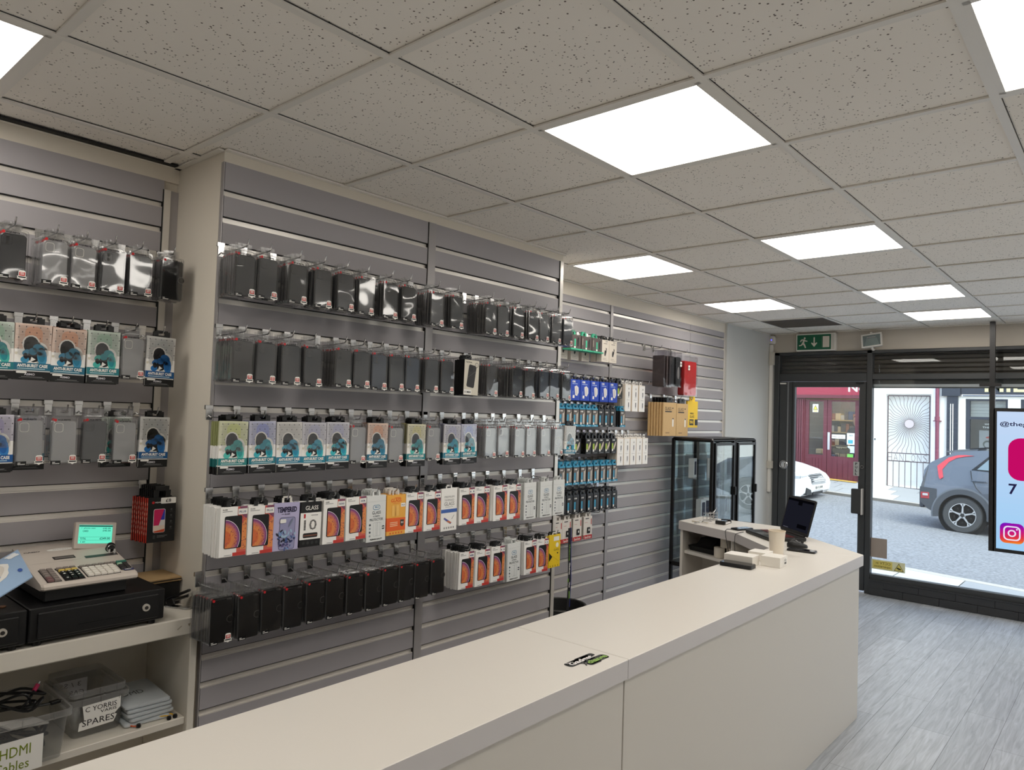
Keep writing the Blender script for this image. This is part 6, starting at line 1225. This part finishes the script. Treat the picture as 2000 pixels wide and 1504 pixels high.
b = MB(); b.M = Mw; SF(b, 5.88, .98, 5.935, 1.42, mat('steel_plate', (200, 200, 204), .3, .8), .03, .01); part(b, 'push_plate', dr_, 'steel push plate')
def sign(parent, y0, z0, y1, z1, m, extra, label):
    b = MB(); b.M = Mw; SF(b, y0, z0, y1, z1, m, .0, .006); extra(b); part(b, 'door_sticker', parent, label)
sign(dl, 6.18, 1.92, 6.32, 2.13, WHITE, lambda b: (b.poly([(XS - .004, 6.31, 1.98), (XS - .004, 6.19, 1.98), (XS - .004, 6.25, 2.1)], ink(60, 60, 40)), b.poly([(XS - .006, 6.295, 1.99), (XS - .006, 6.205, 1.99), (XS - .006, 6.25, 2.08)], ink(236, 220, 90)), SF(b, 6.2, 1.94, 6.3, 1.96, ink(220, 200, 70), .004, .004)), 'white sticker with yellow warning triangle')
sign(dr_, 5.52, 1.27, 5.84, 1.37, WHITE, lambda b: lettering(b, 'please use this', 5.82, 1.30, .26, .03, ink(120, 90, 90), .004), 'white strip sticker with small print')
sign(dr_, 5.30, 1.13, 5.48, 1.42, WHITE, lambda b: (lettering(b, 'ACO', 5.43, 1.34, .09, .04, ink(70, 110, 110), .004), SF(b, 5.34, 1.16, 5.45, 1.25, ink(80, 170, 190), .004, .004)), 'white and teal sticker')
sign(dr_, 5.30, .93, 5.50, 1.10, ink(206, 222, 226), lambda b: None, 'pale notice'); sign(dr_, 5.33, .82, 5.47, .90, ink(120, 196, 90), lambda b: None, 'green sticker')
b = MB(); b.M = Mw @ facing(XS - .004, 5.83, .92); b.flat(rr(.42, .15, .06, 5, .22, .06), 0, ink(72, 66, 56)); b.flat(rr(.30, .09, .03, 4, .22, .15), 0, ink(72, 66, 56)); b.text('tapped', .09, .10, .26, .06, -.002, ink(140, 132, 112), .03); part(b, 'door_sticker', dr_, 'brown cut-out sign sticker')
sp('interior_back', t, lambda b: (b.box(XS + 2.2, 5.05, .1, XS + 2.3, 9.4, 2.7, SHOPIN), b.box(XS + .3, 5.05, .08, XS + 2.2, 9.4, .1, mat('shop_interior_floor', (96, 88, 80), .7)), b.box(XS + .35, 5.05, 2.6, XS + 2.2, 9.4, 2.65, SHOPIN)))
sp('added_lamp', t, lambda b: b.box(XS + 1.2, 5.2, 2.55, XS + 1.5, 6.4, 2.59, emit('shop_fill_lamp', (255, 240, 220), 14)), 'strip lamp added to brighten the shop')  # glowing strip added to brighten the shop interior
STK = [ink(196, 150, 110), ink(206, 180, 140), ink(150, 90, 60), ink(90, 80, 76), ink(180, 170, 160), ink(70, 76, 100)]
for si, z in enumerate((.65, 1.05, 1.42, 1.75)):
    sp('stock_shelf', t, lambda b: b.box(XS + 1.7, 5.1, z - .03, XS + 2.15, 6.6, z, ink(190, 160, 110)))
sr = random.Random(5); proto_box = None
for z in (.65, 1.05, 1.42, 1.75):
    b = MB(); b.M = Mw; y = 5.15
    while y < 6.5: w_ = sr.uniform(.08, .2); b.box(XS + 1.75, y, z + .001, XS + 2.05, y + w_ * .92, z + sr.uniform(.12, .26), sr.choice(STK)); y += w_
    q = part(b, 'shelf_stock', t); q['kind'] = 'stuff'
t2 = thing('shop_counter_display', 'heap of pale packaged goods inside the maroon shop door', 'display', (XS + .9, 6.2, .1)); b = MB(); b.bbox(-.3, -.3, .0, .3, .3, .6, STK[3], .02); part(b, 'table', t2)
for k in range(7): b = MB(); a = sr.uniform(-.25, .2); c = sr.uniform(-.25, .15); b.bbox(a, c, .6 + (k // 4) * .13, a + .2, c + .16, .73 + (k // 4) * .13, sr.choice(STK), .015); part(b, 'package', t2)
t2 = thing('person', 'person in dark blue clothes standing inside the maroon shop', 'person', (XS + 1.3, 5.62, .1)); b = MB()
SK = mat('skin', (178, 134, 110), .55); NV = mat('navy_cloth', (36, 44, 62), .8); HR = mat('dark_hair', (34, 26, 22), .6)
def ringe(cx, cy, z, rx, ry, n=16): return [(cx + rx * math.cos(2 * PI * k / n), cy + ry * math.sin(2 * PI * k / n), z) for k in range(n)]
b.loft([ringe(0, 0, 0.0, .11, .13), ringe(0, 0, .45, .10, .14), ringe(0, 0, .85, .13, .17), ringe(0, 0, 1.02, .11, .15), ringe(0, 0, 1.3, .13, .2), ringe(0, 0, 1.42, .1, .18), ringe(0, 0, 1.47, .055, .06), ringe(0, 0, 1.52, .055, .055)], NV)
for s in (-1, 1): b.tube([(0, s * .17, 1.38), (.0, s * .25, 1.12), (-.12, s * .22, .92)], .05, NV, 10, .035)
b.loft([ringe(-.01, 0, z, rx, ry) for z, rx, ry in ((1.50, .05, .05), (1.55, .075, .065), (1.62, .095, .078), (1.69, .09, .075), (1.74, .05, .045))], SK); b.lathe([(0, -.012), (.014, -.01), (.012, .02), (0, .02)], SK, 8, (-.105, 0, 1.61)); part(b, 'body', t2, smooth=True)
b = MB(); b.loft([ringe(.015, 0, z, rx, ry) for z, rx, ry in ((1.60, .085, .08), (1.68, .1, .088), (1.75, .075, .07), (1.775, .03, .03))], HR); part(b, 'hair', t2, 'short dark hair', smooth=True)
# white wall with the wrought iron gate
WR = mat('white_render', (246, 247, 245), .85, bump=.05, bscale=20, var=.02); WRIN = mat('white_recess', (238, 240, 239), .85)
t = thing('white_house_wall', 'white rendered wall with a gated recess across the street', 'building', (XS, 4.2, .1)); Mw = Matrix.Translation((-XS, -4.2, -.1))
sp('wall_face', t, lambda b: (SF(b, 4.60, -.1, 5.02, 6.5, WR, 0, .3), SF(b, 3.46, -.1, 3.64, 6.5, WR, 0, .3), SF(b, 3.64, 2.40, 4.60, 6.5, WR, 0, .3), b.box(XS + .25, 3.6, -.1, XS + .3, 4.65, 2.45, WRIN)))
sp('door_bell', t, lambda b: SF(b, 4.82, 1.28, 4.85, 1.32, ink(90, 90, 90), .02, .03))
IRON = mat('wrought_iron_maroon', (86, 72, 78), .55)
t = thing('iron_gate', 'wrought iron sunburst gate with letters HANLONS in white recess', 'gate', (XS + .06, 4.12, .15)); y0, y1 = 3.68, 4.57
def gp(name, f, label=None): b = MB(); b.M = Matrix.Translation((0, -4.12, -.15)); f(b); return part(b, name, t, label, smooth=True)
def bar(b, p, q, r=.0075): b.cyl((0, p[0], p[1]), (0, q[0], q[1]), r, IRON, 6)
gp('gate_frame', lambda b: [bar(b, *s, .013) for s in (((y0, .17), (y0, 2.36)), ((y1, .17), (y1, 2.36)), ((y0, 2.36), (y1, 2.36)), ((y0, .17), (y1, .17)), ((y0, .99), (y1, .99)), ((y0, .80), (y1, .80)))])
for k in range(6): gp('lower_bar', lambda b: bar(b, (y0 + (k + 1) * (y1 - y0) / 7, .17), (y0 + (k + 1) * (y1 - y0) / 7, .80)))
cy_, cz_ = 4.105, 1.695
gp('sun_disc', lambda b: (b.cyl((-.012, cy_, cz_), (.012, cy_, cz_), .1, mat('sun_disc_pale', (196, 186, 190), .6), 28), b.tube([(0, cy_ + .1 * math.cos(a * PI / 16), cz_ + .1 * math.sin(a * PI / 16)) for a in range(33)], .008, IRON, 6)), 'pale round sun disc')
NR = 44
def rayend(a):
    c, s = math.cos(a), math.sin(a); q = []
    if c > 1e-6: q.append((y1 - cy_) / c)
    if c < -1e-6: q.append((y0 - cy_) / c)
    if s > 1e-6: q.append((2.36 - cz_) / s)
    if s < -1e-6: q.append((.99 - cz_) / s)
    return min(q)
for k in range(NR):
    a = 2 * PI * (k + .5) / NR; L = rayend(a)
    def f(b):
        pts = []
        for i in range(15):
            s = i / 14; r = .1 + (L - .1) * s; w_ = .022 * math.sin(s * 2 * PI * 1.25) * (1 if k % 2 else 1) * min(1, s * 2) * (1 - max(0, s - .85) * 6)
            pts.append((0, cy_ + r * math.cos(a) - w_ * math.sin(a), cz_ + r * math.sin(a) + w_ * math.cos(a)))
        b.tube(pts, .0048, IRON, 5)
    gp('wavy_ray', f)
gp('name_letters', lambda b: [setattr(b, 'M', Matrix.Translation((-XS - .06, -4.12, -.15)))] + [lettering(b, c, 4.545 - k * .125, .81, .085, .165, IRON, -.0, -.022) for k, c in enumerate('HANLONS')], 'iron letters reading HANLONS')
b = MB(); PIPE = mat('drainpipe_maroon', (122, 62, 82), .45); b.cyl((0, 0, -.2), (0, 0, 6), .04, PIPE, 14); t = thing('drainpipe', 'maroon drainpipe between white wall and navy shop', 'drainpipe', (XS - .10, 3.50, .1)); part(b, 'pipe', t, smooth=True)
b = MB(); b.cyl((0, 0, 1.68), (0, 0, 1.78), .052, PIPE, 14); b.box(-.02, -.08, 1.67, .06, .08, 1.69, PIPE); part(b, 'collar', t)
# navy shop
NVY = mat('navy_paint', (44, 50, 62), .4); STONE = mat('pale_stone', (240, 240, 234), .8); LETC = ink(214, 206, 160); IND = mat('dark_interior', (40, 38, 40), .8, var=.4, vscale=4)
t = thing('shop_building', 'navy and white shop front with gold lettering', 'building', (XS, 1.5, .1)); Mw = Matrix.Translation((-XS, -1.5, -.1))
sp('fascia', t, lambda b: (SF(b, 3.04, 2.36, 3.41, 2.95, NVY, .14, .2), SF(b, -2, 2.40, 3.03, 2.95, NVY, .1, .2), SF(b, -2, 2.36, 3.0, 2.385, mat('navy_moulding', (84, 96, 116), .4), .12, .1)), 'navy fascia board')
sp('fascia_lettering', t, lambda b: lettering(b, 'MILANO', 2.58, 2.45, 1.9, .34, LETC, .115), 'gold serif lettering starting MI')
sp('pilaster', t, lambda b: (SF(b, 3.09, -.1, 3.31, 2.36, NVY, .1, .14), SF(b, 3.18, .3, 3.195, 2.18, STONE, .115, .02), SF(b, 3.225, .3, 3.24, 2.18, STONE, .115, .02)))
sp('stone_surround', t, lambda b: (SF(b, 3.31, -.1, 3.46, 2.36, STONE, .04, .3), SF(b, 2.95, -.1, 3.09, 2.36, STONE, .04, .3), SF(b, -2, 2.3, 2.95, 2.37, STONE, .04, .3), SF(b, 1.93, -.1, 2.16, 2.3, STONE, .04, .3), SF(b, -2, 2.9, 3.45, 6.5, mat('render_grey', (190, 190, 188), .85), 0, .3)))
sp('window_frame', t, lambda b: (SF(b, 2.87, -.1, 2.95, 2.3, NVY, .02, .1), SF(b, 2.16, -.1, 2.2, 2.3, NVY, .02, .1), SF(b, 2.2, 2.26, 2.87, 2.3, NVY, .02, .1), SF(b, 2.2, 1.84, 2.87, 1.90, NVY, .02, .1), SF(b, 2.2, -.1, 2.87, .7, NVY, .02, .1), SF(b, -2, -.1, 1.93, 2.3, NVY, .02, .1)))
sp('upper_blind', t, lambda b: [b.box(XS + .1, 2.2, 1.9 + k * .075, XS + .12, 2.87, 1.97 + k * .075, mat('grey_blind', (170, 170, 164), .7)) for k in range(5)], 'grey slatted blind')
sp('pane', t, lambda b: SF(b, 2.2, .7, 2.87, 2.26, SG, -.02, .01)); sp('interior', t, lambda b: b.box(XS + 1.4, 1.9, 0, XS + 1.45, 3.2, 2.3, IND))
def poster(b):
    b.box(XS + .2, 2.2, .75, XS + .22, 2.80, 1.86, ink(34, 32, 36)); b.box(XS + .19, 2.2, 1.15, XS + .2, 2.72, 1.60, ink(150, 150, 150)); k = b.M; b.M = k @ facing(XS + .188, 2.72, 1.15)
    for cx, cz, rx, rz, c in ((.16, .14, .09, .09, (60, 66, 60)), (.36, .12, .1, .1, (70, 80, 70)), (.22, .30, .1, .025, (176, 50, 46)), (.40, .30, .08, .018, (150, 40, 40)), (.30, .22, .16, .018, (40, 40, 40))): b.flat(ell(rx, rz, cx, cz, 14, .1), -.001 * (1 + cx), ink(*c))
    for cx in (.16, .36): b.flat(ell(.06, .06, cx, .13, 14), -.003, ink(150, 150, 150))
    b.M = k; lettering(b, 'WELCOME TO', 2.62, 1.72, .4, .04, WHITE, -.19); lettering(b, 'THE WORLD', 2.66, 1.65, .44, .04, WHITE, -.19); b.box(XS + .18, 2.2, .8, XS + .2, 2.78, 1.05, ink(186, 184, 172))
sp('window_poster', t, poster, 'dark poster with grey and red picture')
# ---------------------------------------------------------------- cars
TYRE = mat('tyre_rubber', (64, 66, 68), .8); ALLOY = mat('alloy_silver', (196, 198, 200), .3, .7); ALLOYD = mat('alloy_dark', (46, 48, 50), .4, .3); CARG = clear('car_glass', (150, 164, 172), .12, .5, .0)
def wheel(t, x, y, z, R, face):
    """wheel with its axis along x; face = -1 or 1, the outer side"""
    k = thing('wheel', 'x', 'wheel'); del k['label']; del k['category']; k.parent = t; k.location = (x, y, z); f = face
    b = MB(); n = 40; w = .2
    prof = [(R * .66, 0), (R * .69, f * .012), (R * .93, f * .015), (R, -f * .02), (R, -f * (w - .02)), (R * .9, -f * w), (R * .6, -f * w)]
    b.loft([[(d, r * math.cos(2 * PI * j / n), r * math.sin(2 * PI * j / n)) for j in range(n)] for r, d in prof], TYRE, caps=False); part(b, 'tyre', k, smooth=True)
    b = MB(); b.loft([[(d, r * math.cos(2 * PI * j / n), r * math.sin(2 * PI * j / n)) for j in range(n)] for r, d in ((R * .66, 0), (R * .62, f * .004), (R * .60, -f * .03), (R * .1, -f * .04))], ALLOYD, caps=False)
    b.loft([[(d, r * math.cos(2 * PI * j / n), r * math.sin(2 * PI * j / n)) for j in range(n)] for r, d in ((R * .67, f * .003), (R * .67, f * .008), (R * .635, f * .008), (R * .635, f * .0))], ALLOY, caps=False)
    for s in range(5):
        a = 2 * PI * s / 5 + .35; c, q = math.cos(a), math.sin(a); p_ = lambda r, o: (r * c - o * q, r * q + o * c)
        for o0 in (-1, 1):
            pts = [p_(R * .10, 0), p_(R * .10, o0 * R * .05), p_(R * .48, o0 * R * .035), p_(R * .645, o0 * R * .16), p_(R * .64, o0 * R * .03), p_(R * .46, 0)]
            if o0 * f < 0: pts = pts[::-1]
            b.loft([[(-f * .012, u, v) for u, v in pts], [(f * .006, u, v) for u, v in pts]], ALLOY)
        u, v = p_(R * .36, R * .0); 
        m = .36; a2 = a + PI / 5; b.cyl((-f * .035, R * .42 * math.cos(a2), R * .42 * math.sin(a2)), (-f * .02, R * .42 * math.cos(a2), R * .42 * math.sin(a2)), R * .055, BLACKP, 8)
        b.cyl((-f * .01, R * .15 * math.cos(a2), R * .15 * math.sin(a2)), (f * .006, R * .15 * math.cos(a2), R * .15 * math.sin(a2)), R * .03, CHROME, 8)
    b.cyl((-f * .02, 0, 0), (f * .008, 0, 0), R * .1, ALLOYD, 18); part(b, 'alloy_rim', k); return k
def car_body(b, prof, x0, W, m, tuck=.10, n=9):
    """prof: closed side outline in (y, z) with a tumblehome factor; swept over the width"""
    rings = []
    zs = [p[1] for p in prof]; zm, zM = min(zs), max(zs)
    for i in range(n):
        s = i / (n - 1); e = 1 - abs(2 * s - 1) ** 3
        ring_ = []
        for (y, z) in prof:
            cy0 = sum(p[0] for p in prof) / len(prof); q = (z - zm) / (zM - zm); tk = tuck * max(0, q - .52) / .48
            xx = x0 + W * s; c = x0 + W / 2; xx = c + (xx - c) * (1 - 2 * tk * .9); y2 = cy0 + (y - cy0) * (1 + .012 * e) ; ring_.append((xx, y2, z))
        rings.append(ring_)
    b.loft(rings, m)
# grey crossover seen from its left rear quarter; it faces away to the right (-y)
GB = mat('car_grey_paint', (92, 98, 108), .25, .3, coat=.6); GBD = mat('car_cladding', (66, 70, 76), .5)
t = thing('car', 'grey crossover car with long red tail light, parked opposite', 'car', (14.0, .8, -.10)); Mc = Matrix.Translation((-14.0, -.8, .10))
def cp(name, f, label=None, smooth=False, parent=None): b = MB(); b.M = Mc; f(b); return part(b, name, parent or t, label, smooth)
WX = 14.0; rear = [(2.835, .36), (2.85, .50), (2.82, .66), (2.795, .75), (2.79, .90), (2.72, 1.02), (2.60, 1.10), (2.44, 1.175), (2.36, 1.235), (2.0, 1.275), (1.4, 1.30), (.4, 1.28), (-.1, 1.22), (-.55, .96), (-1.2, .87), (-1.42, .74), (-1.46, .5), (-1.42, .25), (-1.1, .16)]
wy, wz, R = 2.216, .193, .296
arch = [(wy - .37 * math.cos(a), wz + .37 * math.sin(a)) for a in [k * PI / 10 for k in range(11)]]
arch_f = [(-.75 - .36 * math.cos(a), wz - .02 + .36 * math.sin(a)) for a in [k * PI / 10 for k in range(11)]]
outline = rear + [(p[0], max(.13, p[1])) for p in arch_f] + [(.2, .12), (1.4, .13)] + [(p[0], max(.16, p[1])) for p in arch] + [(2.62, .2), (2.72, .25)]
cp('body_shell', lambda b: car_body(b, outline, WX, 1.55, GB, .13), smooth=False)
def sidepanel(b, pts, x, m, d=.012): b.loft([[(x + d, y, z) for y, z in pts][::-1], [(x, y, z) for y, z in pts][::-1]], m)
def archband(b, w0, w1, m, x):
    N = 20
    for k in range(N):
        a0, a1 = -.15 + (PI + .3) * k / N, -.15 + (PI + .3) * (k + 1) / N
        q = [(wy - w0 * math.cos(a0), wz + w0 * math.sin(a0)), (wy - w1 * math.cos(a0), wz + w1 * math.sin(a0)), (wy - w1 * math.cos(a1), wz + w1 * math.sin(a1)), (wy - w0 * math.cos(a1), wz + w0 * math.sin(a1))]
        b.poly([(x, y, z) for y, z in q], m); b.poly([(x, q[1][0], q[1][1]), (x + .04, q[1][0], q[1][1]), (x + .04, q[2][0], q[2][1]), (x, q[2][0], q[2][1])], m); b.poly([(x, q[0][0], q[0][1]), (x, q[3][0], q[3][1]), (x + .2, q[3][0], q[3][1]), (x + .2, q[0][0], q[0][1])], m)
cp('wheel_arch', lambda b: archband(b, .345, .43, GBD, WX - .018)); cp('wheel_arch', lambda b: archband(b, .43, .455, mat('car_cladding_edge', (100, 106, 114), .4), WX - .012))
cp('arch_liner', lambda b: b.cyl((WX + .05, wy, wz), (WX + .3, wy, wz), .36, mat('arch_black', (14, 14, 15), .9), 24))
cp('sill_cladding', lambda b: sidepanel(b, [(1.86, .28), (-.4, .26), (-.4, .12), (1.86, .13)], WX - .016, GBD)); cp('bumper', lambda b: (sidepanel(b, [(2.84, .62), (2.60, .60), (2.58, .22), (2.72, .25), (2.845, .38)], WX - .006, GBD), b.bbox(WX + .05, 2.78, .26, WX + 1.5, 2.86, .60, GBD, .02)), 'dark rear bumper cladding')
RL = mat('tail_light_red', (196, 58, 66), .25, coat=.5); RLD = mat('tail_light_red_dark', (150, 36, 44), .25, coat=.5)
def tail(b):
    o = [(2.072, 1.185), (2.20, 1.192), (2.30, 1.185), (2.44, 1.135), (2.60, .985), (2.565, .80), (2.545, .765), (2.50, .80), (2.52, .93), (2.43, 1.06), (2.32, 1.135), (2.20, 1.165)]
    def xo(z): return WX + max(0, (z - .66)) * .13 * 1.55 * 1.35 - .012
    for i in range(len(o) // 2):
        a, c, d, e = o[i], o[i + 1] if i + 1 < 6 else o[6], o[len(o) - 2 - i], o[len(o) - 1 - i]
        b.loft([[(xo(p[1]) + .03, p[0], p[1]) for p in (a, e, d, c)], [(xo(p[1]), p[0], p[1]) for p in (a, e, d, c)]], RL)
cp('tail_light', tail, 'long boomerang red tail light'); cp('reverse_lamp', lambda b: (b.bbox(WX - .012, 2.70, .42, WX + .03, 2.83, .53, RLD, .006), b.bbox(WX - .016, 2.72, .47, WX, 2.80, .51, ALLOY, .004)), 'low red and white lamp')
def qwin(b):
    def xo(z): return WX + max(0, (z - .66)) * .13 * 1.55 * 1.35 - .008
    for pts, m, d in (([(2.10, .95), (1.86, 1.19), (.5, 1.2), (.3, .92), (1.2, .90)], BLACKP, 0), ([(2.02, .965), (1.84, 1.16), (1.30, 1.175), (1.28, .94)], mat('car_window_tint', (120, 136, 144), .1, .2), .004), ([(1.24, .935), (1.26, 1.172), (.52, 1.17), (.40, .95)], mat('car_window_tint', (120, 136, 144), .1, .2), .004)): b.poly([(xo(z) - d, y, z) for y, z in pts], m)
cp('side_window', qwin, 'tinted side windows'); cp('door_handle', lambda b: (b.bbox(WX - .035, 1.87, .765, WX - .012, 2.09, .79, mat('car_handle', (96, 104, 116), .25, .5), .008)))
cp('door_seam', lambda b: (b.tube([(WX + .058, 2.11, .94), (WX + .03, 2.09, .80), (WX - .004, 2.02, .66), (WX - .006, 1.95, .58)], .005, BLACKP, 5)))
cp('spoiler', lambda b: b.loft([[(x, 2.51, 1.235), (x, 2.30, 1.275), (x, 2.02, 1.30), (x, 2.06, 1.25), (x, 2.42, 1.21)] for x in (WX + .24, WX + 1.3)], GB)); cp('roof_rail', lambda b: b.tube([(WX + .25, 2.15, 1.29), (WX + .25, 1.9, 1.325), (WX + .25, .5, 1.325)], .014, BLACKP, 6))
cp('rear_window', lambda b: b.poly([(WX + .32, 2.735, 1.035), (WX + 1.22, 2.735, 1.035), (WX + 1.15, 2.47, 1.18), (WX + .38, 2.47, 1.18)][::-1], BLACKP))
for y, f in ((wy, -1), (-.75, -1)): wheel(t, .02, y - .8, wz + .10 - (0 if y > 0 else .02), R, f)
for y, f in ((wy, 1), (-.75, 1)): wheel(t, 1.53, y - .8, wz + .10 - (0 if y > 0 else .02), R, f)
# white car, nose towards the right
WB2 = mat('car_white_paint', (244, 244, 244), .3, coat=.6)
t = thing('car', 'white car nose pointing right outside the shop door', 'car', (15.1, 7.0, .02)); WX = 15.1; Mc = Matrix.Translation((-15.1, -7.0, -.02))
prof = [(5.24, .13), (5.17, .20), (5.15, .32), (5.17, .44), (5.25, .54), (5.42, .63), (5.75, .73), (6.1, .80), (6.7, 1.12), (7.0, 1.2), (7.9, 1.22), (8.6, 1.1), (9.0, .85), (9.05, .4), (8.9, .16)] + [(8.35 - .32 * math.cos(a) * -1, .16 + .32 * math.sin(a)) for a in [k * PI / 8 for k in range(9)]] + [(7.4, .12), (6.6, .12)] + [(6.0 + .32 * math.cos(a), .16 + .32 * math.sin(a)) for a in [k * PI / 8 for k in range(9)]] + [(5.4, .13)]
cp('body_shell', lambda b: car_body(b, prof, WX, 1.6, WB2, .14), smooth=False)
def grille(b):
    for k in range(6):
        z = .36 + k * .035; yy = 5.138 + max(0, z - .40) * .62; b.bbox(WX + .38, yy - .02, z, WX + 1.22, yy + .02, z + .016, ALLOY, .004)
    b.poly([(WX + .36, 5.14, .345), (WX + 1.24, 5.14, .345), (WX + 1.24, 5.145, .43), (WX + 1.16, 5.225, .56), (WX + .44, 5.225, .56), (WX + .36, 5.145, .43)][::1], ALLOYD)
cp('grille', grille, 'dark trapezoid grille with chrome bars')
cp('number_plate', lambda b: (b.box(WX + .53, 5.125, .235, WX + 1.07, 5.145, .325, ink(236, 236, 232)),), None)
b = MB(); b.M = Mc @ Matrix(((1, 0, 0, WX + .56), (0, 1, 0, 5.124), (0, 0, 1, .25), (0, 0, 0, 1))); b.text('EJ13 JXK', 0, 0, .48, .06, 0, BLACK, .04); part(b, 'plate_text', t)
cp('lower_intake', lambda b: (b.box(WX + .5, 5.15, .14, WX + 1.1, 5.18, .21, ALLOYD),)); cp('fog_recess', lambda b: (b.loft([[(WX + .06, yy, .16), (WX + .36, yy, .15), (WX + .32, yy, .25), (WX + .06, yy, .31)] for yy in (5.22, 5.135)], ALLOYD),)); cp('headlamp', lambda b: (b.bbox(WX + .0, 5.22, .47, WX + .34, 5.46, .56, mat('headlamp_glass', (190, 196, 200), .1, .3), .02),))
cp('windscreen', lambda b: b.poly([(WX + .12, 6.12, .85), (WX + 1.48, 6.12, .85), (WX + 1.38, 6.68, 1.125), (WX + .22, 6.68, 1.125)], BLACKP)); cp('side_window', lambda b: b.poly([(WX + .06, 6.3, .86), (WX + .17, 6.75, 1.1), (WX + .18, 8.2, 1.12), (WX + .06, 8.4, .86)], BLACKP))
for y in (6.0, 8.35): wheel(t, .02, y - 7.0, .25, .29, -1); wheel(t, 1.58, y - 7.0, .25, .29, 1)
# ================================================================ camera, sky, sun
def make_camera():
    f, yaw, pit, rol = 1402.26, .7185, .0382, .0326
    cy, sy, cp, sp = math.cos(yaw), math.sin(yaw), math.cos(pit), math.sin(pit)
    F = Vector((cp * cy, cp * sy, sp)); Rt = Vector((sy, -cy, 0)); U = Rt.cross(F)
    c, s = math.cos(rol), math.sin(rol)
    r2 = Rt * c + U * s; u2 = U * c - Rt * s
    M = Matrix(((r2.x, u2.x, -F.x, 0), (r2.y, u2.y, -F.y, 0), (r2.z, u2.z, -F.z, 1.659), (0, 0, 0, 1)))
    cam = bpy.data.cameras.new('camera'); o = bpy.data.objects.new('camera', cam); COL.objects.link(o)
    o.matrix_world = M; cam.sensor_width = 36; cam.lens = f * 36 / 2000; cam.clip_start = 0.02; cam.clip_end = 200
    SC.camera = o
make_camera()
SKY = 13.5
w = bpy.data.worlds.new('sky'); SC.world = w; w.use_nodes = True
nt = w.node_tree; bg = nt.nodes['Background']
sky = nt.nodes.new('ShaderNodeTexSky')
sky.sky_type = 'HOSEK_WILKIE'; sky.turbidity = 8; sky.ground_albedo = 0.4
sky.sun_direction = (-0.3, -0.5, 0.8)
hs = nt.nodes.new('ShaderNodeHueSaturation'); hs.inputs['Saturation'].default_value = 0.95
nt.links.new(sky.outputs[0], hs.inputs['Color']); nt.links.new(hs.outputs[0], bg.inputs['Color'])
bg.inputs['Strength'].default_value = SKY
SC.view_settings.view_transform = 'Standard'; SC.view_settings.look = 'None'; SC.view_settings.gamma = 1.0
SC.view_settings.use_curve_mapping = False; SC.view_settings.exposure = 0.0
SC.cycles.transparent_max_bounces = 40; SC.cycles.max_bounces = 8; SC.cycles.diffuse_bounces = 6; SC.cycles.glossy_bounces = 3
SC.cycles.caustics_reflective = False; SC.cycles.caustics_refractive = False
SC.cycles.sample_clamp_indirect = 6
